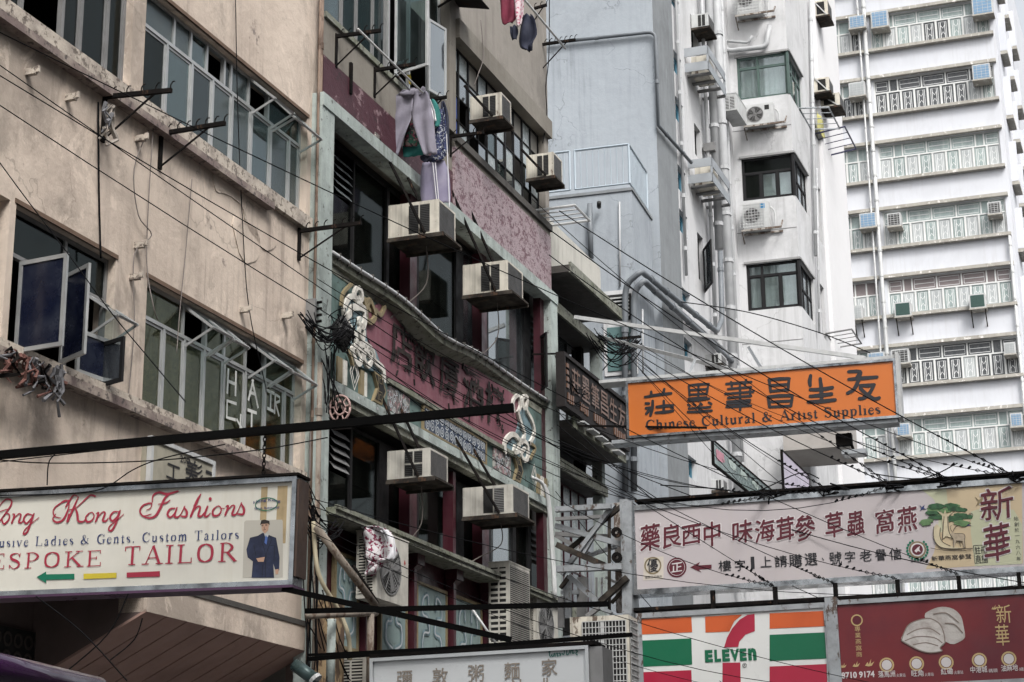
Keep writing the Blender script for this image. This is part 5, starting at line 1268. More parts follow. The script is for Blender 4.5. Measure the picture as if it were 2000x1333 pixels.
# script lettering traced as strokes (zoomed pixel space: x/2.6, 820 + y/2.6)
def Zs(L): return [s1p(a / 2.599, 820 + b / 2.599, 0) for a, b in L]
def script(strokes, mat, o, y=-.006, name='letter', groups=None):
    m = MB()
    for i, (L, wd) in enumerate(strokes):
        m.stroke(Zs(L), [v * .00195 for v in wd] if isinstance(wd, (list, tuple)) else wd * .00195, y - .0003 * (i % 7), sm=5)
    return m.obj(name, mat, o)
T2, T1 = [3, 9, 5], 6
S = {
 'H': [([(-20, 470), (10, 425), (35, 405), (60, 412), (55, 440), (20, 490), (-10, 530)], [3, 6, 8, 4]), ([(-30, 500), (0, 470), (40, 455)], 4)],
 'o': [([(30, 480), (12, 505), (22, 530), (45, 510), (50, 485), (35, 475)], [5, 8, 4])],
 'n': [([(65, 480), (75, 485), (62, 525)], [3, 8, 8]), ([(66, 510), (95, 480), (108, 485), (98, 520), (112, 522), (125, 505)], [3, 5, 8, 7, 3])],
 'g': [([(165, 485), (140, 480), (122, 505), (135, 528), (158, 505), (172, 480)], [4, 8, 7, 4]), ([(175, 478), (160, 520), (140, 570), (122, 582), (128, 560), (165, 525), (200, 498)], [6, 9, 7, 4, 3])],
 'K': [([(310, 500), (278, 490), (275, 455), (310, 425), (350, 410)], [3, 6, 6, 4]), ([(312, 420), (340, 410), (352, 440), (325, 505), (290, 522), (270, 505), (285, 480)], [3, 5, 9, 7, 4]),
       ([(395, 390), (375, 385), (350, 420), (335, 445)], [3, 6, 8, 5]), ([(352, 480), (340, 520)], [6, 4]), ([(485, 390), (460, 385), (420, 420), (385, 450), (350, 460)], [7, 6, 4, 4]), ([(385, 450), (395, 480), (400, 515), (425, 518), (440, 500)], [6, 10, 8, 3]), ([(400, 392), (380, 440), (345, 518)], [3, 9, 9])],
 'o2': [([(455, 475), (438, 495), (442, 518), (465, 515), (480, 490), (470, 472), (455, 475)], [5, 9, 5, 4])],
 'n2': [([(490, 478), (502, 475), (488, 518)], [3, 8, 8]), ([(492, 505), (520, 472), (535, 475), (524, 512), (540, 515), (552, 500)], [3, 5, 9, 8, 3])],
 'g2': [([(605, 468), (578, 470), (560, 495), (572, 515), (595, 495), (608, 465)], [4, 8, 8, 4]), ([(612, 462), (595, 515), (572, 560), (555, 562), (560, 540), (600, 508), (630, 480)], [6, 9, 7, 4, 3])],
 'F': [([(770, 480), (730, 490), (712, 465), (730, 435), (770, 425), (765, 450), (745, 460)], [3, 6, 8, 6, 4, 3]), ([(860, 380), (838, 400), (815, 450), (790, 490), (755, 500), (725, 490)], [6, 10, 11, 7, 4]), ([(775, 420), (780, 385), (810, 370), (850, 378), (905, 364)], [4, 8, 9, 7]), ([(805, 430), (840, 425), (865, 410)], [3, 6, 4])],
 'a': [([(890, 450), (865, 455), (852, 480), (865, 497), (885, 480), (900, 450)], [5, 9, 7, 4]), ([(900, 448), (888, 490), (905, 495), (920, 480)], [6, 9, 7, 3])],
 's': [([(935, 445), (950, 470), (945, 492), (920, 490)], [5, 10, 9, 5]), ([(920, 480), (940, 440)], 4)],
 'h': [([(1020, 380), (1000, 420), (970, 492)], [5, 10, 9]), ([(1020, 380), (1005, 400), (985, 440)], 4), ([(978, 470), (1005, 442), (1018, 448), (1008, 488), (1025, 490), (1038, 472)], [3, 6, 9, 8, 3])],
 'i': [([(1055, 442), (1040, 485), (1052, 492), (1070, 475)], [8, 9, 7, 3]), ([(1068, 402), (1070, 404)], 12)],
 'o3': [([(1100, 442), (1082, 462), (1085, 487), (1110, 485), (1125, 460), (1115, 440), (1100, 442)], [5, 9, 5, 4]), ([(1120, 450), (1140, 452)], 3)],
 'n3': [([(1148, 442), (1160, 440), (1145, 485)], [3, 8, 8]), ([(1150, 470), (1178, 438), (1192, 442), (1180, 480), (1195, 484), (1208, 468)], [3, 5, 9, 8, 3])],
 's2': [([(1225, 425), (1240, 455), (1235, 480), (1208, 480)], [5, 10, 9, 6]), ([(1208, 468), (1228, 422)], 4)]}
for k, v in S.items(): script(v, RED, tl)
# Times-like roman lettering built from strokes: unit cell, stem .14, hair .05
ST, HR = .15, .055
def serif(x, z, w=.17): return ([(x - w, z), (x + w, z)], HR)
G = {
 'A': (.9, [([(.12, 0), (.45, 1)], HR), ([(.45, 1), (.78, 0)], ST), ([(.24, .34), (.66, .34)], HR), serif(.12, .02), serif(.78, .02)]),
 'B': (.8, [([(.2, 0), (.2, 1)], ST), ([(.1, .98), (.45, .98), (.62, .76), (.45, .53), (.2, .53)], (HR, ST, HR)), ([(.45, .53), (.7, .28), (.48, .02), (.1, .02)], (HR, ST, HR))]),
 'C': (.85, [([(.76, .72), (.6, .96), (.42, .97), (.2, .8), (.14, .5), (.22, .18), (.45, .02), (.65, .06), (.78, .24)], (HR, HR, ST, ST * 1.1, ST, HR, HR)), ([(.76, .98), (.76, .7)], HR)]),
 'E': (.8, [([(.2, 0), (.2, 1)], ST), ([(.08, .98), (.7, .98)], HR), ([(.08, .02), (.72, .02)], HR), ([(.2, .52), (.52, .52)], HR), ([(.7, 1), (.7, .78)], HR), ([(.73, 0), (.73, .25)], HR), ([(.52, .62), (.52, .42)], HR)]),
 'G': (.9, [([(.76, .72), (.6, .96), (.42, .97), (.2, .8), (.14, .5), (.22, .18), (.45, .02), (.62, .04), (.74, .1)], (HR, HR, ST, ST * 1.1, ST, HR, HR)), ([(.76, .98), (.76, .7)], HR), ([(.75, .42), (.75, .05)], ST), serif(.75, .43)]),
 'I': (.42, [([(.21, 0), (.21, 1)], ST), serif(.21, .98), serif(.21, .02)]),
 'K': (.92, [([(.2, 0), (.2, 1)], ST), serif(.2, .98), serif(.2, .02), ([(.72, .97), (.24, .47)], HR), ([(.38, .6), (.8, .02)], ST), serif(.72, .98), serif(.8, .02)]),
 'L': (.78, [([(.2, 0), (.2, 1)], ST), serif(.2, .98), ([(.08, .02), (.7, .02)], HR), ([(.71, 0), (.71, .28)], HR)]),
 'O': (.92, [([(.45, .98), (.2, .84), (.13, .5), (.2, .16), (.45, .02)], (HR, ST, ST * 1.1, ST, HR)), ([(.45, .98), (.7, .84), (.77, .5), (.7, .16), (.45, .02)], (HR, ST, ST * 1.1, ST, HR))]),
 'P': (.78, [([(.2, 0), (.2, 1)], ST), ([(.08, .98), (.45, .98), (.66, .74), (.45, .48), (.2, .48)], (HR, HR, ST * 1.2, HR, HR)), serif(.2, .02)]),
 'R': (.9, [([(.2, 0), (.2, 1)], ST), ([(.08, .98), (.45, .98), (.64, .75), (.45, .52), (.2, .52)], (HR, HR, ST * 1.2, HR, HR)), serif(.2, .02), ([(.42, .5), (.8, .02)], ST), serif(.8, .02, .09)]),
 'S': (.68, [([(.56, .76), (.48, .95), (.3, .98), (.13, .86), (.18, .64), (.45, .46), (.56, .25), (.42, .04), (.25, .02), (.1, .22)], (HR, HR, ST, ST * 1.2, ST, HR, HR)), ([(.57, .98), (.57, .74)], HR), ([(.09, .02), (.09, .26)], HR)]),
 'T': (.8, [([(.4, 0), (.4, 1)], ST), ([(.06, .98), (.74, .98)], HR), ([(.06, 1), (.06, .76)], HR), ([(.74, 1), (.74, .76)], HR), serif(.4, .02)]),
 'a': (.58, [([(.12, .5), (.2, .62), (.36, .6), (.38, .4), (.38, .1), (.5, .04)], (HR, ST, HR, ST, ST, HR)), ([(.38, .38), (.18, .28), (.1, .14), (.2, .02), (.38, .12)], (HR, HR, ST, HR))]),
 'c': (.52, [([(.44, .5), (.32, .62), (.16, .52), (.1, .3), (.18, .08), (.34, .03), (.46, .16)], (HR * 1.6, HR, ST, ST, HR, HR))]),
 'd': (.62, [([(.44, 0), (.44, 1)], ST), ([(.44, .54), (.3, .63), (.12, .5), (.1, .25), (.2, .04), (.34, .04), (.44, .14)], (HR, ST, ST, HR, HR)), serif(.38, .97, .08), ([(.44, .02), (.56, .04)], HR)]),
 'e': (.54, [([(.1, .38), (.45, .38), (.4, .58), (.26, .64), (.12, .48), (.1, .24), (.22, .03), (.38, .05), (.47, .18)], (HR, HR, HR, ST, ST, HR))]),
 'h': (.64, [([(.16, 0), (.16, 1)], ST), serif(.1, .97, .07), ([(.16, .48), (.32, .62), (.45, .56), (.47, .3), (.47, 0)], (HR, ST, ST, ST)), serif(.16, .02, .13), serif(.47, .02, .13)]),
 'i': (.34, [([(.17, 0), (.17, .62)], ST), serif(.12, .6, .08), serif(.17, .02, .13), ([(.165, .85), (.175, .85)], ST * 1.1)]),
 'l': (.34, [([(.17, 0), (.17, 1)], ST), serif(.12, .97, .08), serif(.17, .02, .13)]),
 'm': (.95, [([(.16, 0), (.16, .62)], ST), serif(.1, .6, .07), ([(.16, .48), (.32, .62), (.44, .54), (.46, 0)], (HR, ST, ST, ST)), ([(.46, .48), (.62, .62), (.75, .54), (.77, 0)], (HR, ST, ST, ST)), serif(.16, .02, .12), serif(.46, .02, .12), serif(.77, .02, .12)]),
 'n': (.64, [([(.16, 0), (.16, .62)], ST), serif(.1, .6, .07), ([(.16, .48), (.32, .62), (.45, .56), (.47, .3), (.47, 0)], (HR, ST, ST, ST)), serif(.16, .02, .13), serif(.47, .02, .13)]),
 'o': (.6, [([(.3, .63), (.12, .5), (.1, .3), (.15, .1), (.3, .03)], (HR, ST, ST, HR)), ([(.3, .63), (.46, .54), (.5, .33), (.46, .12), (.3, .03)], (HR, ST, ST, HR))]),
 'p': (.64, [([(.16, -.3), (.16, .62)], ST), serif(.1, .6, .07), serif(.16, -.28, .13), ([(.16, .5), (.3, .63), (.48, .52), (.5, .3), (.42, .06), (.28, .03), (.16, .1)], (HR, HR, ST, ST, HR, HR))]),
 'r': (.48, [([(.16, 0), (.16, .62)], ST), serif(.1, .6, .07), serif(.16, .02, .13), ([(.16, .44), (.3, .6), (.42, .56)], (HR, ST, ST))]),
 's': (.46, [([(.36, .5), (.26, .62), (.12, .56), (.12, .42), (.34, .26), (.36, .1), (.24, .03), (.1, .14)], (HR, HR, ST, ST, ST, HR, HR))]),
 't': (.4, [([(.18, .8), (.18, .12), (.24, .04), (.36, .1)], (ST * .8, ST, ST, HR)), ([(.04, .58), (.34, .58)], HR)]),
 'u': (.64, [([(.16, .62), (.16, .14), (.26, .03), (.36, .06), (.46, .16)], (ST, ST, ST, HR)), ([(.47, .62), (.47, .0)], ST), serif(.1, .6, .07), serif(.41, .6, .07), ([(.47, .02), (.58, .03)], HR)]),
 'v': (.6, [([(.1, .62), (.3, .0)], ST), ([(.3, .0), (.5, .62)], HR), serif(.1, .61, .1), serif(.5, .61, .1)]),
 '.': (.3, [([(.15, .05), (.16, .05)], ST * 1.1)]),
 '&': (.98, [([(.86, .55), (.68, .6)], HR), ([(.76, .57), (.66, .2), (.4, .02), (.18, .1), (.12, .28), (.25, .46), (.46, .64), (.52, .82), (.42, .97), (.28, .9), (.28, .74), (.45, .4), (.66, .12), (.88, .04)], (HR, HR, ST, ST, HR, HR, HR, ST, ST, HR))]),
 ' ': (.4, [])}
def roman(fr_pt, text, pa, pb, hcap, mat, o, y, name='letter', wmul=1.0, track=0.0):
    """pa, pb: baseline ends (pixels); hcap: capital height in px at the start"""
    (xa, za), (xb, zb2) = fr_pt(*pa), fr_pt(*pb); zc = fr_pt(pa[0], pa[1] - hcap)[1] - za
    tot = sum(G[c][0] + track for c in text) - track; sx = (xb - xa) / tot; x = xa
    for c in text:
        adv, st = G[c]
        if st:
            m = MB()
            for i, (L, wd) in enumerate(st):
                t = lambda p: (x + p[0] * sx, za + (zb2 - za) * (x - xa) / (xb - xa) + p[1] * zc)
                sc_ = min(sx, zc) if sx < zc else zc
                W_ = [v * sc_ * wmul for v in wd] if isinstance(wd, (list, tuple)) else wd * sc_ * wmul
                m.stroke([t(p) for p in L], W_, y - .0004 * (i % 6), sm=(5 if len(L) > 2 else 0), cap=c == '.')
            m.obj(name, mat, o)
        x += (adv + track) * sx
pt1 = lambda px, py: s1p(px, py, 0)
Z3 = lambda a, b: (a / 2.599, 820 + b / 2.599)
roman(pt1, 'usive Ladies & Gents. Custom Tailors', Z3(-5, 648), Z3(1215, 606), 18, NAVY, tl, -.005, track=.13, wmul=.9)
roman(pt1, 'ESPOKE', Z3(-55, 762), Z3(518, 744), 30, RED, tl, -.005, track=.12)
roman(pt1, 'TAILOR', Z3(628, 740), Z3(1205, 720), 36, RED, tl, -.005, track=.12)
m = MB(); m.prism([pt1(*Z3(*q)) for q in ((188, 800), (235, 772), (235, 786), (378, 783), (378, 810), (235, 814), (235, 830))], -.006, -.001); m.obj('green_arrow', GREEN, tl)
for c, L in ((YEL, ((426, 783), (592, 778), (592, 804), (426, 810))), (RED, ((645, 777), (812, 770), (812, 797), (645, 802)))):
    MB().prism([pt1(*Z3(*q)) for q in L], -.006, -.001).obj('coloured_bar', c, tl)
m = MB(); cx, cz = pt1(*Z3(1354, 430)); 
m.stroke([(cx + .085 * math.cos(t * .3), cz + .046 * math.sin(t * .3)) for t in range(22)], .006, -.006, sm=2); m.obj('oval_badge', GREEN, tl)
m = MB()
xa, zc_ = pt1(*Z3(1288, 425)); xb = pt1(*Z3(1425, 425))[0]; put_text(m, 'Hong Kong', xa, xb, zc_ - .012, zc_ + .02, -.006, .012, warp=lambda a, b: (a, b * .8 + .8 * (1 - (2 * a - 1) ** 2) * .6)); 
xa, zc_ = pt1(*Z3(1293, 458)); xb = pt1(*Z3(1418, 458))[0]; put_text(m, 'Govt. Retstered', xa, xb, zc_, zc_ + .018, -.006, .01); m.obj('badge_lettering', NAVY, tl)
# printed tailor figure
def poly(L, mat, y, name, o=tl, conv=lambda a, b: pt1(*Z3(a, b))): return MB().prism([conv(a, b) for a, b in L], y, -.0005).obj(name, mat, o)
poly([(1240, 520), (1250, 512), (1432, 508), (1436, 516), (1436, 800), (1232, 803)], M('photo_grey', (.4, .38, .33), .5, var=.2), -.002, 'printed_backdrop')
SUIT = M('suit_navy', (.008, .012, .035), .6, var=.9, vs=9, dark=(.02, .03, .07, 1)); SKIN = M('print_skin', (.42, .26, .18), .6); HAIRP = M('print_hair', (.02, .015, .012), .6)
poly([(1335, 575), (1310, 590), (1270, 600), (1252, 660), (1258, 700), (1285, 720), (1278, 803), (1392, 803), (1388, 730), (1400, 770), (1418, 765), (1420, 700), (1402, 600), (1362, 585)], SUIT, -.004, 'printed_suit')
poly([(1342, 578), (1352, 610), (1368, 582)], WHITEM, -.0052, 'printed_shirt'); poly([(1350, 585), (1344, 625), (1354, 635), (1360, 600)], M('tie_blue', (.06, .12, .35), .5), -.0058, 'printed_tie')
poly([(1328, 530), (1330, 560), (1345, 580), (1362, 562), (1366, 530), (1345, 518)], SKIN, -.005, 'printed_face'); poly([(1322, 535), (1328, 512), (1345, 508), (1368, 515), (1370, 535), (1362, 528), (1330, 530)], HAIRP, -.006, 'printed_hair')
m = MB()
for L in ([(1331, 541), (1338, 540)], [(1350, 539), (1357, 538)], [(1343, 545), (1342, 553), (1346, 553)], [(1338, 561), (1350, 559)], [(1330, 537), (1339, 535)], [(1349, 534), (1358, 533)]): m.stroke([pt1(*Z3(*q)) for q in L], .0035, -.0065, sm=0)
m.obj('printed_features', HAIRP, tl); m = MB()
for L in ([(1340, 590), (1330, 615), (1345, 665), (1350, 700)], [(1366, 586), (1378, 612), (1358, 665), (1352, 700)], [(1350, 700), (1348, 800)], [(1290, 640), (1300, 690)], [(1396, 640), (1392, 720)], [(1375, 640), (1390, 638)], [(1335, 740), (1332, 800)]): m.stroke([pt1(*Z3(*q)) for q in L], .004, -.0048, sm=3)
m.obj('printed_seam', M('seam_dark', (.002, .003, .01), .6), tl)
poly([(1302, 705), (1345, 698), (1340, 722), (1312, 722)], SKIN, -.0055, 'printed_hand'); poly([(1398, 762), (1416, 758), (1412, 785), (1400, 786)], SKIN, -.0055, 'printed_hand')
# ---- beams and stays that carry the tailor sign
FB = crossf(0, 890, 12.9, 16.4, .55)
def cbar(label, pa, pb, dist, r=.03, mat=BLACKBAR, h=None, ext=0, cat='beam', name='support_beam', group='black support beams of the hanging signs', dist2=None):
    A = CAMP + ray(*pa) * (dist / ray(*pa).y); Bp = CAMP + ray(*pb) * ((dist2 or dist) / ray(*pb).y)
    if ext: A = A + (A - Bp) * ext
    f = Frame(A, 0); I = f.I; m = MB().bar(I @ A, I @ Bp, r, h or r)
    o = m.obj(name, mat, None, f); tag(o, label, cat, group); return o
cbar('thick black beam crossing in front of the pink tenement above the tailor sign', (-20, 891), (1003, 797), 13.0, .05, h=.055, ext=.25, dist2=12.4)
cbar('thin black rod riding on top of the thick beam', (-20, 905), (560, 838), 12.95, .006, dist2=12.6, name='support_rod', ext=.2)
b_ = cbar('lower black beam ending above the caged condenser, right of the tailor sign', (596, 1194), (1190, 1180), 14.0, .034, h=.036, dist2=13.6)
cbar('slanting black stay running down right from the tailor sign corner', (552, 1150), (998, 1250), 13.2, .022, h=.04, dist2=12.6, name='stay_bar')
cbar('black beam along the top of the noodle shop sign', (600, 1288), (1235, 1240), 14.3, .03, h=.03, dist2=13.9)
cbar('second black bar just above the noodle shop sign', (600, 1280), (960, 1262), 14.6, .02, dist2=14.3)
# chain holding the tailor sign
ch = thing('sign_chain', 'short rusty black chain knotted over the beam holding the tailor sign', 'chain', F1, (s1p(515, 870)[0], 0, z1))
xc = s1p(516, 880)[0]; za, zb2 = z1 + .02, s1p(513, 843)[1]
n = 12
for i in range(n):
    z = za + (zb2 - za) * i / (n - 1); m = MB(); rr = .012
    pts = [(xc + (rr * math.cos(t) if i % 2 else 0), -.0 + (0 if i % 2 else rr * math.cos(t)), z + .02 * math.sin(t)) for t in [k * math.pi / 4 for k in range(9)]]
    m.tube(pts, .005, 4, False); m.obj('link', BLACKST, ch)
m = MB()
for k in range(5): m.tube([(xc + .03 * math.cos(t + k), -.02 + .03 * math.sin(t * 1.3 + k), zb2 + .015 * math.sin(t * 2 + k)) for t in [j * .8 for j in range(8)]], .006, 4, False)
m.obj('knot', BLACKST, ch)
# ---- 2 orange art supplies sign
F2 = crossf(1228, 853, 33.5, 16.4, 0)
p2 = lambda px, py, y=-.004: F2.p(px, py, y)
x0, z0 = p2(1225, 857); x1 = p2(1757, 822)[0]; z1 = p2(1225, 745)[1]
og = thing('art_supplies_sign', 'bright orange sign of a Chinese art supplies shop with black brush characters', 'sign', F2, (x0, 0, z0))
ORANGE = M('orange_face', (.50, .135, .022), .4, var=.12, vs=.8)
lightbox(og, x0, x1, z0, z1, ORANGE, .35, .045, CHROME)
MB().box(x0 - .5, x1 + .02, -.02, .4, z1 + .004, z1 + .06).obj('top_channel', WHITEM, og)
MB().box(x0 - .3, x1 - .03, .02, .4, z0 - .07, z0 - .004).obj('bottom_channel', STEEL, og)
MB().box(x1 + .002, x1 + .06, -.06, .36, z0, z1 + .1).obj('white_end', WHITEM, og)
Z2 = lambda L: [p2(1200 + a / 3.333, 680 + b / 3.333, 0) for a, b in L]
def brush(strokes, wd, name='character'):
    m = MB()
    for i, L in enumerate(strokes): m.stroke(Z2(L), [wd * v for v in (.85, 1.1, .9)], -.008 - .0006 * (i % 8), sm=3)
    m.obj(name, INKD, og)
w_ = .058
brush([[(200, 320), (290, 305), (370, 296)], [(240, 285), (242, 312)], [(325, 268), (318, 300)], [(250, 345), (248, 395), (235, 440)], [(205, 362), (225, 362)], [(208, 430), (228, 405), (248, 398)], [(205, 393), (245, 388)], [(275, 385), (330, 378), (382, 375)], [(322, 345), (322, 415)], [(270, 422), (330, 418), (382, 410)], [(370, 385), (380, 390)]], w_)
brush([[(485, 245), (490, 310)], [(485, 245), (550, 238), (615, 235)], [(612, 240), (602, 300)], [(490, 305), (600, 298)], [(492, 275), (600, 268)], [(548, 240), (548, 345)], [(480, 345), (550, 338), (618, 330)], [(485, 330), (600, 322)], [(480, 370), (490, 378)], [(515, 362), (525, 372)], [(560, 360), (570, 370)], [(615, 355), (632, 365)], [(485, 395), (625, 385)], [(553, 375), (553, 415)], [(478, 418), (555, 415), (635, 408)]], w_ * .85)
brush([[(728, 235), (810, 228), (892, 222)], [(760, 222), (765, 250)], [(858, 208), (850, 238)], [(740, 268), (890, 255)], [(885, 255), (885, 310)], [(722, 300), (905, 285)], [(740, 325), (890, 312)], [(735, 350), (885, 340)], [(730, 385), (810, 380), (890, 375)], [(818, 240), (820, 405)], [(735, 365), (880, 355)]], w_ * .9)
brush([[(1008, 210), (1018, 285)], [(1005, 208), (1075, 202), (1140, 200)], [(1138, 200), (1130, 275)], [(1018, 282), (1130, 272)], [(1015, 245), (1130, 238)], [(1000, 318), (1012, 385)], [(1000, 318), (1080, 312), (1160, 310)], [(1160, 312), (1150, 378)], [(1010, 385), (1150, 378)], [(1008, 352), (1150, 345)]], w_ * 1.05)
brush([[(1278, 180), (1272, 215), (1275, 245)], [(1340, 200), (1348, 270), (1348, 350)], [(1275, 272), (1350, 270), (1420, 258)], [(1275, 315), (1350, 308), (1415, 300)], [(1262, 352), (1350, 348), (1438, 338)]], w_ * 1.2)
brush([[(1525, 155), (1600, 155), (1580, 190)], [(1525, 205), (1610, 198), (1710, 190)], [(1605, 160), (1590, 210), (1560, 270), (1518, 295)], [(1600, 245), (1650, 245), (1692, 240)], [(1690, 242), (1665, 290), (1625, 325), (1595, 330)], [(1600, 262), (1640, 300), (1690, 332), (1725, 325)]], w_ * 1.15)
Z2p = lambda a, b: (1200 + a / 3.333, 680 + b / 3.333)
roman(lambda px, py: p2(px, py, 0), 'Chinese Cultural & Artist Supplies', Z2p(203, 535), Z2p(1735, 428), 19, INKD, og, -.006, wmul=1.25, track=.05)
# ---- stays of the orange sign
def stay(label, pa, ya, pb, yb, r=.05, mat=WHITEM, fa_=FA, fb=F2, group='pale steel stays of the orange sign'):
    A = fa_.P(*((lambda q: (q[0], ya, q[1]))(fa_.p(*pa, ya)))); Bq = fb.P(*((lambda q: (q[0], yb, q[1]))(fb.p(*pb, yb))))
    f = Frame(A, 0); o = MB().bar(f.I @ A, f.I @ Bq, r).obj('stay_bar', mat, None, f); tag(o, label, 'stay', group); return o
stay('upper long pale stay from the balcony slab to the far end of the orange sign', (1122, 620), -.42, (1690, 700), .2, .07)
stay('lower pale stay from the balcony corner to the middle of the orange sign', (1170, 658), -.02, (1450, 728), .2, .07)
stay('short upright strut at the left of the orange sign top', (1368, 700), -.4, (1345, 738), .1, .05) if False else None
for k, (a, b) in enumerate((((1462, 678), (1490, 725)), ((1358, 702), (1343, 735)))):
    A = F2.P(*(lambda q: (q[0], .2, q[1]))(p2(*a, .2))); Bq = F2.P(*(lambda q: (q[0], .15, q[1]))(p2(*b, .15)))
    f = Frame(A, 0); o = MB().bar(f.I @ A, f.I @ Bq, .05).obj('strut', STEEL, None, f); tag(o, ('right' if k == 0 else 'left') + ' short steel strut tying a long stay to the orange sign top', 'strut')
stay('dark rod crossing in front of the lower left of the orange sign', (1130, 832), -.52, (1380, 836), -.25, .035, BLACKST)
# floodlight under the orange sign
q = p2(1668, 880, .3); fl = thing('floodlight', 'grey floodlight hanging under the right end of the orange sign', 'lamp', F2, (q[0], .3, q[1]))
MB().box(q[0] - .2, q[0] + .22, .1, .45, q[1] - .1, q[1] - .02).obj('housing', STEEL, fl); MB().box(q[0] - .17, q[0] + .19, .12, .42, q[1] - .112, q[1] - .101).obj('lens', GWH, fl)
MB().bar((q[0], .3, q[1] - .02), (q[0] - .1, .3, q[1] + .32), .05).obj('arm', BLACKST, fl); MB().box(q[0] - .3, q[0] - .02, .2, .4, q[1] + .1, q[1] + .3).obj('bracket', BLACKST, fl)
# ---- 3 big pharmacy sign
F3 = crossf(1237, 1175, 30.2, 16.4, .35)
p3 = lambda px, py, y=-.004: F3.p(px, py, y)
x0, z0 = p3(1235, 1160); z1 = p3(1235, 988)[1]; x1 = p3(2001, 1100)[0] + 1.0
z0 = p3(1235, 1163)[1]
ph = thing('pharmacy_sign', 'long pale pink sign of a bird nest and ginseng shop with dark red brush characters', 'sign', F3, (x0, 0, z0))
PALEP = M('pale_pink_face', (.41, .375, .388), .4, var=.35, vs=.6, dark=(.47, .43, .42, 1), streak=.3, sdark=(.4, .37, .33, 1))
lightbox(ph, x0, x1, z0, z1, PALEP, .4, .085, CHROME)
MB().box(x0 + .1, x1, -.05, .3, z1 + .05, z1 + .09).obj('top_rail', BLACKST, ph)
MB().box(x0 - .14, x0 - .01, -.1, .5, z0 - 2.2, z1 + .1).obj('end_column', STEEL, ph)
MB().box(x0 - .01, x1, .02, .3, z0 - .25, z0 - .2).obj('lower_rail', BLACKST, ph); MB().box(x0 - .01, x1, .02, .3, z0 - .42, z0 - .37).obj('lower_rail', BLACKST, ph)
for px in (1390, 1512, 1630, 1752, 1872, 1990):
    x = p3(px, 1130)[0]; MB().box(x - .03, x + .03, -.04, .1, z0 - .5, z0 - .004).obj('hanger', BLACKST, ph)
DRED = M('deep_red', (.085, .008, .018), .45, var=.2); HALO = M('halo_white', (.54, .51, .515), .5); SAND = M('sand_print', (.47, .38, .25), .5, var=.15); PALEG = M('pale_green_print', (.42, .43, .3), .5, var=.2)
Z4 = lambda a, b: (1200 + a / 2.5, 920 + b / 2.5)
pp3 = lambda a, b: p3(*Z4(a, b), 0)
poly([(1530, 95), (1560, 140), (1585, 200), (1580, 300), (1560, 400), (1520, 480), (1995, 452), (1990, 60)], SAND, -.002, 'printed_field', ph, pp3)
poly([(1500, 92), (1620, 84), (1630, 180), (1600, 300), (1580, 300), (1585, 200), (1560, 140)], PALEG, -.003, 'printed_wave', ph, pp3)
poly([(1740, 200), (1800, 180), (1950, 190), (1990, 260), (1990, 455), (1760, 465), (1740, 300)], PALEG, -.003, 'printed_wave', ph, pp3)
BIG = [('藥', 130, 225, 265, 390), ('良', 240, 330, 262, 378), ('西', 332, 425, 268, 365), ('中', 440, 520, 250, 368), ('味', 580, 678, 245, 355), ('海', 690, 785, 240, 350), ('茸', 795, 880, 228, 345), ('參', 885, 985, 218, 345), ('草', 1035, 1120, 205, 325), ('蟲', 1140, 1225, 198, 318), ('窩', 1280, 1370, 190, 305), ('燕', 1388, 1482, 178, 300)]
def px4(o, s_, a, b, t, bt, mat, y, bold=.02, name='character', shear=0):
    m = MB(); x0_, za_ = pp3(a, bt); x1_, _ = pp3(b, bt); zt_ = pp3(a, t)[1]; put_text(m, s_, x0_, x1_, za_, zt_, y, bold, shear, warp=(lambda a, b: (a + .05 * (b - .5), b + .10 * (a - .5) + .02 * math.sin(9 * a))) if mat in (DRED, HALO) else None); return m.obj(name, mat, o)
for s_, a, b, t, bt in BIG:
    px4(ph, s_, a - 3, b + 3, t - 3, bt + 3, HALO, -.005, .065, 'character_outline'); px4(ph, s_, a, b, t, bt, DRED, -.008, .03)
SM = [('樓', 510, 572, 440, 492), ('字', 590, 640, 436, 490), ('1', 668, 686, 420, 480), ('上', 715, 768, 420, 472), ('請', 785, 845, 416, 472), ('購', 855, 918, 410, 470), ('選', 932, 992, 404, 464), ('號', 1052, 1112, 398, 460), ('字', 1128, 1178, 394, 448), ('老', 1200, 1258, 390, 444), ('譽', 1275, 1330, 384, 440), ('信', 1345, 1405, 378, 436)]
for s_, a, b, t, bt in SM: px4(ph, s_, a, b, t, bt, INKD, -.006, .02 if s_ != '1' else .0)
px4(ph, '、', 1014, 1024, 424, 440, INKD, -.006)
poly([(370, 472), (418, 445), (410, 462), (475, 458), (475, 478), (412, 482), (425, 496)], DRED, -.006, 'red_arrow', ph, pp3)
def ring(o, c, r, mat, y, fn=pp3, r0=0, n=24, name='badge_ring'):
    cx, cz = fn(*c); k = abs(fn(c[0] + r, c[1])[0] - cx); return MB().disc((cx, y, cz), k, 'y', n, abs(fn(c[0] + r0, c[1])[0] - cx) if r0 else 0, .002).obj(name, mat, o)
poly([(145, 425), (240, 418), (240, 530), (140, 535)], M('badge_sand', (.5, .46, .4), .5), -.003, 'printed_badge_ground', ph, pp3)
ring(ph, (188, 463), 42, GOLD, -.007, r0=35); px4(ph, '優', 162, 214, 432, 496, INKD, -.008, .02)
ring(ph, (305, 472), 48, DRED, -.006); ring(ph, (305, 472), 40, HALO, -.009, r0=38); px4(ph, '正', 280, 332, 452, 495, HALO, -.009, .03)
ring(ph, (1480, 385), 42, GOLD, -.006); ring(ph, (1480, 385), 34, HALO, -.0085); ring(ph, (1480, 385), 27, DRED, -.011)
poly([(1465, 392), (1478, 378), (1492, 368), (1488, 384), (1496, 396), (1482, 392), (1475, 400)], HALO, -.0125, 'printed_bird', ph, pp3)
m = MB()
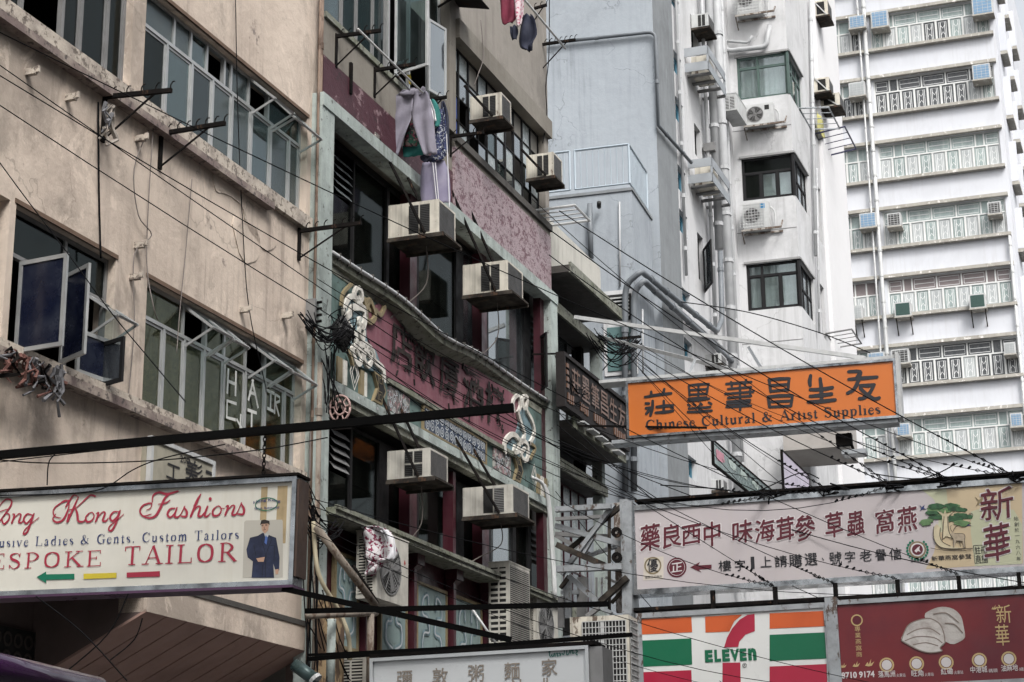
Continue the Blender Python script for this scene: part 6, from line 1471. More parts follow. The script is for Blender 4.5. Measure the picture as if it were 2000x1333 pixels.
for k in range(18):
    a = .4 + k * .3; cx, cz = pp3(1480, 385); m.disc((cx + .155 * math.cos(a + 1.6), -.0105, cz + .155 * math.sin(a + 1.6)), .02, 'y', 6)
m.obj('laurel_leaf', GREEN, ph)['kind'] = 'stuff'
m = MB(); x0_, za_ = pp3(1447, 450); x1_ = pp3(1520, 445)[0]; put_text(m, '華燕燕窩莊', x0_, x1_, za_, za_ + .05, -.006, .01); m.obj('small_lettering', INKD, ph); m = MB(); x0_, za_ = pp3(150, 528); x1_ = pp3(232, 524)[0]; put_text(m, '優質正印商戶', x0_, x1_, za_, za_ + .045, -.006, .01); m.obj('small_lettering', INKD, ph)
m = MB(); x0_, za_ = pp3(1550, 442); x1_, zb3 = pp3(1742, 405); put_text(m, '新華燕窩參茸', x0_, x1_, za_, zb3 , -.006, .012); m.obj('small_lettering', INKD, ph)
m = MB(); x0_, z_ = pp3(1765, 440); put_text(m, '註冊', x0_, pp3(1820, 436)[0], z_ + .1, z_ + .22, -.006, .012); put_text(m, '商標', x0_, pp3(1820, 436)[0], z_ - .03, z_ + .09, -.006, .012); m.frame(x0_ - .02, pp3(1823, 436)[0], z_ - .04, z_ + .24, .008, -.006, -.003); m.obj('seal_lettering', INKD, ph)
# pine tree, roots and deer print
PINE = M('print_pine', (.03, .1, .04), .6, var=.9, vs=14, dark=(.01, .03, .015, 1)); PINE2 = M('print_pine_light', (.1, .19, .08), .6, var=.8, vs=14); TRUNKP = M('print_trunk', (.5, .44, .3), .6, var=.4, vs=10); LINE = M('print_line', (.06, .05, .04), .6)
random.seed(3)
for k in range(24):
    a = random.uniform(1510, 1725); b = 165 + 75 * random.random() + 40 * ((a - 1615) / 110) ** 2 * .8; r1, r2 = random.uniform(22, 42), random.uniform(9, 15)
    L = [(a + r1 * math.cos(t) * (1 + .15 * math.sin(5 * t + k)), b + r2 * math.sin(t) * (1 + .2 * math.cos(4 * t + k))) for t in [j * .524 for j in range(12)]]
    poly(L, (PINE, PINE, PINE2)[k % 3], -.006 - .0005 * k, 'printed_foliage', ph, pp3)
poly([(1600, 220), (1575, 195), (1608, 215), (1615, 190), (1622, 215), (1655, 200), (1630, 225), (1635, 290), (1655, 330), (1620, 320), (1600, 335), (1605, 280)], TRUNKP, -.019, 'printed_trunk', ph, pp3)
poly([(1560, 275), (1575, 260), (1592, 280), (1590, 320), (1605, 350), (1640, 368), (1700, 378), (1640, 382), (1590, 372), (1565, 345), (1558, 310)], TRUNKP, -.02, 'printed_root', ph, pp3)
m = MB(); 
for L in ([(1560, 275), (1558, 310), (1565, 345), (1590, 372), (1640, 382), (1750, 380)], [(1592, 280), (1590, 320), (1605, 350), (1640, 368)], [(1610, 225), (1606, 280), (1602, 335)], [(1628, 225), (1632, 290), (1650, 330)]): m.stroke([pp3(*q) for q in L], .012, -.0215, sm=3)
m.obj('printed_outline', LINE, ph)
DEER = M('print_deer', (.36, .3, .22), .6, var=.7, vs=16)
poly([(1640, 310), (1652, 298), (1662, 306), (1700, 308), (1712, 318), (1710, 345), (1714, 375), (1706, 375), (1700, 345), (1670, 342), (1662, 375), (1655, 375), (1656, 335), (1648, 318)], DEER, -.0225, 'printed_deer', ph, pp3)
m = MB()
for L in ([(1650, 300), (1640, 280), (1645, 268)], [(1654, 298), (1662, 280), (1672, 272)], [(1662, 308), (1700, 308), (1712, 318), (1710, 345), (1714, 375)], [(1656, 335), (1655, 375)], [(1670, 342), (1700, 345)], [(1685, 345), (1690, 372)], [(1545, 378), (1600, 388), (1680, 392), (1740, 385)]): m.stroke([pp3(*q) for q in L], .009, -.0235, sm=3)
m.obj('printed_outline', LINE, ph)
for c in ((1505, 182), (1725, 262), (1785, 150)):
    gold = c[0] > 1750
    L = [(c[0] - 15, c[1] - 14), (c[0] - 3, c[1] - 4), (c[0] + 10, c[1] - 16), (c[0] + 6, c[1]), (c[0] + 18, c[1] + 6), (c[0], c[1] + 6), (c[0] - 12, c[1] + 14), (c[0] - 6, c[1])]
    if gold: L = [(c[0] + (a - c[0]) * 1.6, c[1] + (b - c[1]) * 1.6) for a, b in L]
    poly(L, GOLD if gold else NAVY, -.01, 'printed_bird', ph, pp3)
for t_, x_, y_, r_ in (('R', 1740, 218, 12), ('R', 1900, 388, 12)):
    ring(ph, (x_, y_), r_, INKD, -.01, r0=r_ - 2, name='registered_ring'); px4(ph, t_, x_ - 5, x_ + 5, y_ - 7, y_ + 7, INKD, -.01, .01)
for s_, a, b, t, bt in (('新', 1795, 1955, 90, 245), ('華', 1812, 1940, 262, 440)):
    px4(ph, s_, a - 3, b + 3, t - 3, bt + 3, HALO, -.006, .04, 'character_outline'); px4(ph, s_, a, b, t, bt, DRED, -.011, .015, shear=0)
for i, s_ in enumerate('始創於一九六八年'): px4(ph, s_, 1952 + i * 1.8, 1974 + i * 1.8, (224 + i * 28) + (9 if s_ == '一' else 0), (244 + i * 28) - (9 if s_ == '一' else 0), INKD, -.01, .01)
# birds nest ghost print
# ---- 4 convenience store sign
F4 = crossf(1245, 1300, 29.8, 16.4, .5)
p4 = lambda px, py, y=-.004: F4.p(px, py, y)
x0, z1 = p4(1243, 1199); x1, _ = p4(1618, 1180); z0 = p4(1245, 1370)[1]
sv = thing('convenience_store_sign', 'white convenience store sign with orange, green and red stripes and a big red 7', 'sign', F4, (x0, 0, z0))
WHF = M('white_face', (.6, .61, .6), .35, var=.1); ORS = M('stripe_orange', (.5, .09, .02), .4); GRS = M('stripe_green', (.0, .11, .05), .4, var=.1); RDS = M('stripe_red', (.33, .012, .04), .4, var=.1)
lightbox(sv, x0, x1, z0, z1, WHF, .35, .08, STEEL)
pp4 = lambda a, b: p4(*Z4(a, b), 0)
def poly4(L, mat, y=-.005, name='stripe'): return MB().prism([pp4(a, b) for a, b in L], y, -.0005).obj(name, mat, sv)
for (xa, xb) in ((112, 376), (758, 1036)):
    sh_ = (xa - 112) * -.045; sl_ = -.045
    for t, bt, c in ((725, 800, ORS), (830, 958, GRS), (985, 1100, RDS)):
        poly4([(xa, t + sh_), (xb, t + sh_ + (xb - xa) * sl_), (xb + 4, bt + sh_ + (xb - xa) * sl_), (xa, bt + sh_)], c)
poly4([(443, 712), (625, 702), (585, 735), (562, 785), (445, 790)], ORS)
poly4([(685, 698), (686, 783), (640, 800), (610, 835), (605, 860), (536, 862), (550, 815), (575, 770), (610, 728), (650, 704)], RDS, -.006, 'numeral_7')
poly4([(528, 938), (615, 936), (618, 1100), (528, 1100)], RDS, -.006, 'numeral_7_stem')
for i, (c, a, b) in enumerate((('E', 444, 482), ('L', 490, 522), ('E', 528, 565), ('V', 568, 612), ('E', 614, 648), ('n', 655, 696))):
    t = 876 - (a - 444) * .045; m = MB(); xa, za_ = pp4(a, 936 - (a - 444) * .045); xb = pp4(b, 930)[0]; zt_ = pp4(a, t)[1]; put_text(m, c, xa, xb, za_, zt_ , -.008, .06); m.obj('letter', GRS, sv)
cx, cz = pp4(636, 950); MB().disc((cx, -.008, cz), .035, 'y', 14, .028, .002).obj('registered_ring', INKD, sv); m = MB(); put_text(m, 'R', cx - .012, cx + .014, cz - .018, cz + .018, -.008); m.obj('letter', INKD, sv)
# ---- 5 red bird nest advert
x0r, x1r = x1 + .05, p4(2001, 1160)[0] + .8; z1r = p4(1622, 1174)[1]
rd = thing('bird_nest_sign', 'dark red advertising sign showing two pale bird nests and gold characters', 'sign', F4, (x0r, 0, z0))
REDF = M('advert_red', (.14, .012, .016), .4, var=.6, vs=.7, dark=(.06, .008, .018, 1))
lightbox(rd, x0r, x1r, z0, z1r, REDF, .35, .07, STEEL)
MB().box(x0r - .1, x0r + .08, -.05, .4, z0, z1r + .05).obj('post_cover', STEEL, rd)
NEST = M('print_nest', (.42, .4, .38), .7, var=.9, vs=3, dark=(.25, .22, .2, 1), bump=.5, bs=12); GOLDP = M('print_gold', (.45, .33, .16), .5)
def poly5(L, mat, y, name): return MB().prism(catmull([pp4(a, b) for a, b in L], 3, True)[:-1], y, -.0005).obj(name, mat, rd)
poly5([(1515, 710), (1545, 680), (1600, 664), (1655, 675), (1692, 710), (1705, 760), (1712, 810), (1690, 832), (1640, 845), (1560, 790)], NEST, -.006, 'printed_nest')
poly5([(1402, 830), (1415, 790), (1440, 750), (1490, 728), (1540, 722), (1585, 745), (1608, 790), (1615, 840), (1590, 865), (1600, 880), (1545, 888), (1500, 880), (1460, 862)], M('print_nest_front', (.5, .48, .46), .7, var=.9, vs=4, dark=(.3, .27, .25, 1), bump=.6, bs=14), -.012, 'printed_nest')
m = MB()
for L in ([(1402, 830), (1415, 790), (1440, 750), (1490, 728), (1540, 722), (1585, 745), (1608, 790), (1615, 840)], [(1615, 840), (1590, 865), (1600, 880), (1545, 888), (1500, 880), (1460, 862), (1402, 830)], [(1430, 800), (1480, 775), (1540, 770), (1590, 800)], [(1420, 830), (1480, 810), (1560, 815), (1600, 840)], [(1560, 700), (1620, 695), (1680, 740)], [(1615, 745), (1660, 750), (1700, 790)], [(1460, 850), (1520, 840), (1580, 855)]): m.stroke([pp4(*q) for q in L], .016, -.0135, sm=4)
m.obj('printed_nest_line', M('nest_line', (.2, .16, .14), .7), rd)
def px5(s_, a, b, t, bt, mat, y=-.006, bold=.01, name='character'):
    m = MB(); x0_, za_ = pp4(a, bt); x1_, _ = pp4(b, bt); zt_ = pp4(a, t)[1]; put_text(m, s_, x0_, x1_, za_, zt_, y, bold); return m.obj(name, mat, rd)
px5('新', 1868, 1942, 655, 745, GOLDP); px5('華', 1866, 1932, 752, 855, GOLDP)
cx, cz = pp4(1184, 730); MB().disc((cx, -.006, cz), .09, 'y', 20, .07, .002).obj('badge_ring', GOLDP, rd); MB().disc((cx, -.006, cz), .055, 'y', 16).obj('badge_disc', DRED, rd)
for i, s_ in enumerate('專業燕窩商'): px5(s_, 1174 + i * 2, 1202 + i * 2, 760 + i * 31, 786 + i * 31, GOLDP, name='small_character')
px5('8710 9174', 1110, 1272, 984, 1016, HALO, bold=.03, name='phone_number')
for i, (s_, a, t) in enumerate((('落馬洲', 1290, 978), ('旺角', 1452, 974), ('紅磡', 1596, 964), ('中港城', 1740, 956), ('油麻地', 1890, 948))):
    b = a + (82 if len(s_) == 3 else 58); px5(s_, a, b, t, t + 32, HALO, bold=.02, name='place_name'); px5(('火車站', '火車站', '火車站', '碼頭', '總店')[i], b + 6, b + 50, t + 12, t + 30, HALO, name='small_lettering')
    cx, cz = pp4((1330, 1476, 1620, 1782, 1926)[i], (948, 942, 935, 925, 918)[i]); MB().disc((cx, -.006, cz), .11, 'y', 18, .085, .002).obj('dot_ring', GOLDP, rd); MB().disc((cx, -.008, cz), .075, 'y', 16).obj('dot', HALO, rd)
for c in ((1118, 952, 1), (1180, 946, 1.2), (1245, 940, 1.5), (1855, 668, 1)):
    L = [(c[0] + a * c[2], c[1] + b * c[2]) for a, b in ((-14, 8), (-6, -4), (-2, 4), (6, -14), (4, 2), (16, -6), (8, 8), (-2, 10))]
    MB().prism([pp4(*q) for q in L], -.006, -.001).obj('printed_wing', GOLDP, rd)
# ---- 6 noodle shop sign
F6 = crossf(722, 1330, 14.2, 16.4, .8)
p6 = lambda px, py, y=-.004: F6.p(px, py, y)
x0, z1 = p6(724, 1287); x1, _ = p6(1150, 1255); z0 = z1 - .72
nd = thing('noodle_shop_sign', 'pale white noodle shop lightbox with faded brown characters and small green script', 'sign', F6, (x0, 0, z0))
NF = M('noodle_face', (.5, .52, .53), .35, var=.12, vs=2)
lightbox(nd, x0, x1, z0, z1, NF, .3, .025, M('pale_frame', (.45, .47, .48), .4, .3))
MB().box(x1 + .002, x1 + .1, -.01, .3, z0, z1 - .01).obj('end_plate', GREYFR, nd); MB().box(x0, x1 + .05, -.03, .3, z1 + .003, z1 + .03).obj('black_top', BLACKST, nd)
BRN = M('faded_brown', (.22, .19, .16), .6)
for s_, a, t in (('彌', 776, 1312), ('敦', 845, 1306), ('粥', 915, 1300), ('麵', 985, 1295), ('家', 1058, 1288)):
    m = MB(); xa, zt_ = p6(a, t, 0); xb = p6(a + 30, t, 0)[0]; za_ = p6(a, t + 33, 0)[1]; put_text(m, s_, xa, xb, za_, zt_, -.006, .015); m.obj('character', BRN, nd)
m = MB(); xa, zt_ = p6(1000, 1328, 0); xb = p6(1085, 1326, 0)[0]; put_text(m, 'Noodle', xa, xb, zt_ - .11, zt_, -.006, .01); m.obj('lettering', BRN, nd)
Z7 = lambda a, b: p6(900 + a / 3.775, 980 + b / 3.775, 0)
m = MB()
for i, L in enumerate(([(650, 1112), (660, 1105), (655, 1130), (662, 1145)], [(675, 1125), (670, 1140), (685, 1140), (688, 1122)], [(695, 1118), (697, 1142)], [(705, 1122), (715, 1118), (712, 1140), (722, 1138)], [(725, 1120), (735, 1118), (732, 1138), (740, 1130)], [(750, 1095), (765, 1100), (760, 1130), (748, 1120)], [(785, 1090), (782, 1130), (800, 1120), (805, 1085)], [(815, 1080), (812, 1120)], [(820, 1100), (830, 1095), (826, 1122), (838, 1115)], [(848, 1082), (862, 1078), (850, 1100), (865, 1102), (850, 1120), (862, 1132)])): m.stroke([Z7(*q) for q in L], .007, -.006 - .0003 * i, sm=3)
m.obj('green_script', M('script_green', (.01, .12, .1), .5), nd)
# ---- purple awning edge at the lower left
pa_ = CAMP + ray(-30, 1300) * (9 / ray(-30, 1300).y); pb_ = CAMP + ray(190, 1352) * (9.6 / ray(190, 1352).y)
f = Frame(pa_, 0); o = MB().tube([f.I @ (pa_ - (pb_ - pa_)), f.I @ pb_], .075, 16).obj('purple_sign_tube', M('purple_gloss', (.035, .008, .045), .08, var=.1, spec=.8), None, f, True); tag(o, 'glossy purple tubular sign edge in the bottom left corner', 'sign')
# ================================================================ pole brackets
rack('rusty black bracket wrapped in rags, left of the upper window row of the pink tenement', FA, 203, 190, 335, 177, 5, .55)
rack('black hooked bracket below the upper window row of the pink tenement', FA, 313, 262, 440, 241, 7, .45)
rack('black hooked bracket at the corner between the pink tenement and the mint post', FA, 583, 452, 706, 436, 7, .42)
rack('black hooked bracket holding the near end of the laundry pole', FA, 655, 72, 744, 60, 6, .5)
rack('black hooked bracket behind the plastic bag on the laundry pole', FA, 730, 138, 811, 126, 5, .45)
rack('short black bracket behind the hanging shirts', FA, 835, 196, 872, 190, 3, .3)
rack('black bracket under the blue sheet in the steel grid window', FA, 878, 268, 945, 259, 4, .35)
rack('black hooked bracket on the corner against the blue-grey wall', FA, 1056, 88, 1124, 78, 7, .55)
rack('black bracket near the top edge above the dark laundry', FA, 1040, 18, 1068, 10, 3, .3)
rack('black bracket hung with old wires beside the two fat grey pipes', FA, 1172, 665, 1252, 658, 4, .7, group='black laundry pole brackets on the facades', yb=.1)
m = MB(); q0 = P(265, 98 + 0)
x, z = P(682, 130); m.box(x - .03, x + .03, -.05, 0, z - .45, z + .05); o = m.obj('iron_stub', BLACKST, None, FA, root=(x, 0, z)); tag(o, 'lone black iron stub on the streaked wall between two brackets', 'bracket')
def rags(label, fr, px, py, y, cols, n=9, w=.35, h=.3, cat='rag'):
    x, z = fr.p(px, py, y); o = thing('rag_bundle', label, cat, fr, (x, y, z))
    for i in range(n):
        a = x + random.uniform(-w, w); l = random.uniform(.3, 1) * h; pts = [(a + random.uniform(-.04, .04) * k, y + random.uniform(-.05, .05), z - l * k / 4) for k in range(5)]
        MB().tube(pts, [random.uniform(.006, .026) for _ in range(5)], 5).obj('strip', cols[i % len(cols)], o)
    return o
RAGR = M('red_rag', (.12, .055, .045), .95, var=.6, vs=9); RAGG = M('grey_rag', (.14, .14, .15), .95, var=.6, vs=9); RAGW = M('pale_rag', (.3, .27, .24), .95, var=.7, vs=8)
rags('red and grey rags dangling under the open casements of the pink tenement', FA, 75, 706, -.25, [RAGR, RAGG, RAGG, RAGR, BLACKST], 34, .55, .42)
rags('long grey rag hanging at the right of the red rags', FA, 118, 715, -.25, [RAGG], 3, .06, .6)
rags('pale plastic and wire bundle tied to the first bracket', FA, 214, 205, -.15, [RAGW, RAGG, RAGW], 9, .08, .5)
# ================================================================ laundry
def cross_at(px, py, x, y): return crossf(px, py, FA.P(x, y, 0).y, 16.4)
def garment(o, fr, rows, mat, y=0, amp=.03, nx=8, name='cloth', seed=1):
    rnd = random.Random(seed); R_ = []; rows = catmull(rows, 3)
    for py, xl, xr in rows: a, z = fr.p(xl, py, y); b, z2 = fr.p(xr, py, y); R_.append((a, b, z))
    vs = []; p1, p2_ = rnd.random() * 6, rnd.random() * 6
    for j, (a, b, z) in enumerate(R_):
        for i in range(nx + 1):
            t = i / nx; vs.append((a + (b - a) * t, y + amp * math.sin(t * 9 + p1 + j * .25) + amp * .5 * math.sin(j * 1.1 + t * 4 + p2_), z + .012 * math.sin(t * 13 + p1)))
    n = len(R_); m = MB().add(vs, [(j * (nx + 1) + i, j * (nx + 1) + i + 1, (j + 1) * (nx + 1) + i + 1, (j + 1) * (nx + 1) + i) for j in range(n - 1) for i in range(nx)])
    e = m.obj(name, mat, o, smooth=True); sd = e.modifiers.new('thickness', 'SOLIDIFY'); sd.thickness = .008; return e
LILAC = M('lilac_cotton', (.195, .185, .225), .9, var=.35, vs=3, bump=.3, bs=14)
ylp = -.8
xl_ = P(655, 72)[0]; FL = cross_at(805, 190, xl_ + 2.4, ylp)
tr = thing('trousers', 'pale lilac-grey trousers hanging wide on the laundry pole', 'trousers', FL, (FL.p(805, 180)[0], 0, FL.p(805, 180)[1]))
garment(tr, FL, [(178, 786, 808), (190, 769, 807), (210, 767, 807), (228, 766, 806), (250, 764, 800), (280, 763, 786), (306, 762, 777)], LILAC, 0, .025, 7, 'leg', 2)
garment(tr, FL, [(178, 806, 826), (190, 806, 838), (210, 806, 842), (228, 804, 844), (250, 810, 847), (280, 819, 850), (304, 828, 853)], LILAC, -.006, .025, 7, 'leg', 3)
garment(tr, FL, [(176, 786, 826), (182, 778, 832), (189, 784, 830)], LILAC, -.04, .03, 7, 'waist', 1)
m = MB(); m.tube([(lambda q: (q[0], .0, q[1]))(FL.p(a, b, 0)) for a, b in ((796, 182), (800, 174), (810, 174), (812, 182))], .006, 5); m.obj('hanger', WIREM, tr)
def cloth(label, name, cat, fr, rows, mat, y=.2, amp=.03, group='washing on the long pole', seed=1, nx=6):
    q = fr.p(rows[0][1], rows[0][0], y); o = thing(name, label, cat, fr, (q[0], y, q[1]), group); garment(o, fr, rows, mat, y, amp, nx, 'cloth', seed); return o
FLORAL = leafy('floral_cloth', [(.05, .03, .04, 1), (.3, .05, .09, 1), (.25, .2, .18, 1), (.03, .12, .08, 1)], 16)
DOTTED = leafy('navy_dotted', [(.015, .02, .06, 1), (.45, .47, .5, 1), (.02, .03, .1, 1)], 26)
TEALC = M('teal_cloth', (.02, .13, .12), .9, var=.4, vs=5); NAVYC = M('navy_cloth', (.015, .018, .035), .9, var=.4, vs=5); WHITEC = M('white_cloth', (.55, .55, .58), .9, var=.15, vs=3)
VIO = M('violet_towel', (.2, .185, .27), .9, var=.5, vs=2.5, dark=(.32, .31, .37, 1))
cloth('floral red and brown blouse seen between the trouser legs', 'blouse', 'blouse', FL, [(232, 800, 815), (260, 792, 822), (288, 788, 826)], FLORAL, .25, seed=4)
cloth('teal green cloth hem below the floral blouse', 'skirt', 'skirt', FL, [(286, 788, 838), (300, 788, 832), (308, 790, 830)], TEALC, .3, seed=5)
cloth('teal and white top behind the trousers', 'shirt', 'shirt', FL, [(196, 838, 848), (210, 838, 856), (235, 844, 860), (250, 846, 858)], TEALC, .35, seed=6)
cloth('white shirt edge beside the teal top', 'shirt', 'shirt', FL, [(198, 832, 842), (220, 842, 850), (240, 844, 853)], WHITEC, .3, seed=7)
cloth('navy dotted long dress on the laundry pole', 'dress', 'dress', FL, [(215, 852, 868), (240, 850, 872), (280, 846, 872), (300, 850, 872), (316, 836, 866)], DOTTED, .45, seed=8)
cloth('black vest at the far end of the washing', 'vest', 'vest', FL, [(200, 862, 868), (230, 862, 876), (270, 860, 876), (305, 852, 874)], NAVYC, .55, seed=9)
cloth('long violet and white striped towel with trailing strings', 'towel', 'towel', FL, [(318, 826, 868), (345, 822, 877), (380, 822, 879), (402, 826, 879)], VIO, .5, seed=10, amp=.015)
m = MB()
for a, b in ((845, 854), (850, 858), (872, 878)): m.tube([(lambda q: (q[0], .44, q[1]))(FL.p(a, 262 if a > 860 else 318, .44)), (lambda q: (q[0], .44, q[1]))(FL.p(b, 405, .44))], .008, 4)
o = m.obj('string', WHITEC, None, FL, root=(FL.p(850, 320)[0], .44, FL.p(850, 320)[1])); tag(o, 'white tape strings dangling over the violet towel', 'string'); o['kind'] = 'stuff'
cloth('dusty dark scrap of cloth below the skirt', 'rag', 'rag', FL, [(305, 822, 850), (312, 822, 846), (318, 828, 840)], NAVYC, .28, seed=11)
def polebar(label, fr, pts, r=.02, mat=WHITEM): o = MB().tube(pts, r, 8).obj('laundry_pole', mat, None, fr, True, root=pts[0]); tag(o, label, 'pole', 'laundry poles'); return o
def fy(px, py, y): q = FA.p(px, py, y); return (q[0], y, q[1])
polebar('long white laundry pole slung across two brackets above the trousers', FA, [fy(699, 57, -.75), fy(826, 182, -.75)], .016)
polebar('second dull pole behind the white laundry pole', FA, [fy(772, 143, -.55), fy(800, 176, -.55)], .016, STEEL)
polebar('pale laundry pole crossing the corner beneath the top bracket', FA, [fy(1018, -8, -.5), fy(1104, 95, -.5)], .022)
cloth('yellow plastic clips twisted on the laundry pole', 'clothes_peg', 'peg', FL, [(146, 794, 802), (155, 797, 804), (165, 799, 803)], M('yellow_plastic', (.55, .42, .05), .5), .0, group='pegs', nx=3)
cloth('scrap of white plastic bag caught on the second bracket', 'plastic_bag', 'bag', FL, [(121, 768, 788), (126, 766, 790), (131, 772, 780)], WHITEC, .0, group='plastic', nx=5, amp=.03)
FU = cross_at(1020, 40, FA.p(1020, 40, -1.1)[0], -1.1)
cloth('dark red cloth hanging at the top right of the old house', 'scarf', 'scarf', FU, [(-30, 976, 1004), (10, 978, 1006), (35, 980, 1008), (48, 982, 1000)], M('dark_red_cloth', (.12, .012, .03), .9, var=.4, vs=5), 0, group='washing at the top edge', seed=12)
cloth('pink and white floral cloth beside the dark red one', 'scarf', 'scarf', FU, [(-30, 1002, 1022), (10, 1004, 1024), (35, 1008, 1022), (52, 1010, 1018)], leafy('pink_floral', [(.5, .42, .44, 1), (.35, .06, .12, 1)], 22), -.05, group='washing at the top edge', seed=13)
cloth('black jacket hanging from the corner bracket', 'jacket', 'jacket', FU, [(30, 1022, 1036), (45, 1016, 1046), (75, 1014, 1050), (92, 1016, 1042), (101, 1030, 1038)], NAVYC, -.1, group='washing at the top edge', seed=14, amp=.05)
cloth('small black glove-like cloth left of the jacket', 'sock', 'sock', FU, [(52, 996, 1010), (64, 996, 1012), (78, 1000, 1010)], NAVYC, 0, group='washing at the top edge', seed=15)
# towel over the condenser

FTW = cross_at(740, 1060, acA[0] + .1, acA[2] + .1)
TOW = leafy('printed_towel', [(.5, .49, .5, 1), (.5, .49, .5, 1), (.16, .015, .05, 1)], 20)
tw_ = thing('towel', 'white towel with crimson leaf print thrown over the tall condenser', 'towel', FTW, (FTW.p(735, 1035, -.25)[0], -.25, FTW.p(735, 1035)[1]))
garment(tw_, FTW, [(1030, 706, 712), (1034, 706, 742), (1046, 708, 765), (1070, 712, 772), (1092, 716, 774), (1096, 718, 762), (1102, 722, 752), (1118, 712, 738), (1124, 712, 728)], TOW, -.22, .05, 12, 'cloth', 21)
garment(tw_, FTW, [(1036, 742, 756), (1050, 752, 768), (1080, 756, 775), (1095, 752, 770)], WHITEC, -.27, .03, 5, 'hem', 22)
# ================================================================ wheel ornament and wires knot
FW = cross_at(665, 798, PX1, -.4)
wh = thing('neon_wheel', 'small dusty pink ring sign with spokes on the mint post', 'sign', FW, (FW.p(665, 798)[0], 0, FW.p(665, 798)[1]))
cx, cz = FW.p(664, 798); rr = abs(FW.p(684, 798)[0] - cx); PKM = M('dusty_pink', (.36, .24, .22), .6, var=.4)
for r_, nm in ((1, 'outer_ring'), (.5, 'inner_ring')): MB().tube([(cx + rr * r_ * math.cos(t * .3142), 0, cz + rr * 1.22 * r_ * math.sin(t * .3142)) for t in range(21)], .016, 6).obj(nm, PKM, wh, smooth=True)
for k in range(9):
    t = k * .698 + .2; MB().tube([(cx + rr * .5 * math.cos(t), 0, cz + rr * .61 * math.sin(t)), (cx + rr * math.cos(t), 0, cz + rr * 1.22 * math.sin(t))], .011, 5).obj('spoke', PKM, wh)
for dx in (-.04, .04): MB().tube([(cx + dx - .02, 0, cz + .04), (cx + dx, 0, cz - .03), (cx + dx + .02, 0, cz + .04)], .008, 5).obj('mark', PKM, wh)
MB().box(cx - .12, cx + .14, .05, .09, cz - rr * 1.9, cz - rr * 1.2).obj('hanging_tag', BLACKST, wh)
FN = cross_at(665, 650, PX1 + .1, -.45)
kn = thing('cable_knot', 'big black knot of tape and cables in front of the left cloud scroll', 'cable knot', FN, (FN.p(668, 650)[0], 0, FN.p(668, 650)[1]))
cx, cz = FN.p(668, 652); rnd = random.Random(5)
core = MB(); pts = []; 
core.tube([(cx, 0, cz + .24), (cx - .02, 0, cz + .12), (cx + .02, 0, cz), (cx + .01, 0, cz - .13), (cx + .03, 0, cz - .27)], [.05, .14, .16, .11, .02], 9)
core.obj('wrapping', M('black_tape', (.008, .008, .008), .35, var=.3, bump=1, bs=40), kn)
m = MB()
for k in range(26):
    p = [(cx + rnd.gauss(0, .09), rnd.gauss(-.03, .08), cz + rnd.gauss(0, .13)) for _ in range(5)]; m.tube(catmull(p, 4), .008, 4, False)
m.obj('loose_cable', WIREM, kn)['kind'] = 'stuff'
# cables and boxes at the corner strip between the houses
jb = thing('junction_box', 'grey cable junction box on the corner of the pink tenement', 'junction box', FA, (P(600, 610)[0], -.1, P(600, 610)[1]))
x, z = P(597, 585); z2 = P(597, 640)[1]
MB().box(x, x + .18, -.14, 0, z2, z).obj('box', GREYFR, jb)
for k in range(4): MB().tube([(x + .05, -.15, z - .05 - k * .09), (x + .05, -.22, z - .05 - k * .09)], .02, 6).obj('insulator', BLACKST, jb)
MB().box(x + .2, x + .34, -.16, -.02, z2 - .1, z + .0).obj('bracket', TRAY, jb)
def bundle(label, p0, p1, n, fr, y0, y1, sp, sag, r=.009, name='cable_bundle', seed=1, mat=WIREM):
    rnd = random.Random(seed); m = MB(); A = fy(*p0, y0); Bq = fy(*p1, y1)
    for k in range(n):
        pts = []
        e0 = [rnd.uniform(-sp, sp) for _ in range(3)]; e1 = [rnd.uniform(-sp, sp) for _ in range(3)]; sg = sag * rnd.uniform(.4, 1.6)
        for j in range(9):
            t = j / 8; pts.append(tuple(A[i] + e0[i] + (Bq[i] + e1[i] - A[i] - e0[i]) * t - (sg * 4 * t * (1 - t) if i == 2 else 0) + rnd.uniform(-.01, .01) for i in range(3)))
        m.tube(pts, r, 4, False)
    o = m.obj(name, mat, None, FA, root=A); tag(o, label, 'cables'); o['kind'] = 'stuff'; return o
bundle('tangle of black cables running from the junction box to the taped knot', (600, 625), (668, 640), 16, FA, -.15, -.45, .12, .2)
bundle('loose cables drooping below the taped knot along the mint post', (640, 690), (652, 800), 9, FA, -.2, -.3, .12, .05, seed=2)
bundle('snarl of black cables at the right end of the tailor sign', (590, 965), (655, 1030), 16, FA, -.3, -.3, .16, .25, seed=3)
bundle('thin cables falling down the left side of the mint post', (606, 1000), (612, 1330), 8, FA, -.3, -.25, .12, .02, seed=4)
bundle('cables hanging across the carved ends at the bottom left', (630, 1180), (690, 1320), 8, FA, -.5, -.4, .2, .25, seed=5)
bundle('old wires drooping around the black bracket by the fat pipes', (1160, 655), (1240, 672), 14, FA, -.3, -.9, .16, .35, seed=6, r=.012)
bundle('wires curling around the hanging name board', (1095, 700), (1135, 770), 9, FA, -.4, -.5, .15, .3, seed=7)
def cable(label, pts, r=.012, mat=CORD, name='wall_cable', group='cables on the facades', fr=FA):
    o = MB().tube(catmull(pts, 5), r, 5).obj(name, mat, None, fr, True, root=pts[0]); tag(o, label, 'cable', group); return o
cable('vertical dark cable on the pink wall between the window columns', [fy(192, 200, -.03), fy(193, 330, -.03), fy(194, 400, -.03), fy(197, 505, -.03)], .012, WIREM)
cable('looping cord on the pink wall under the second bracket', [fy(290, 255, -.06), fy(262, 330, -.05), fy(270, 420, -.06), (fy(296, 460, -.05)), fy(262, 500, -.05), fy(262, 640, -.05), fy(248, 800, -.05)], .007)
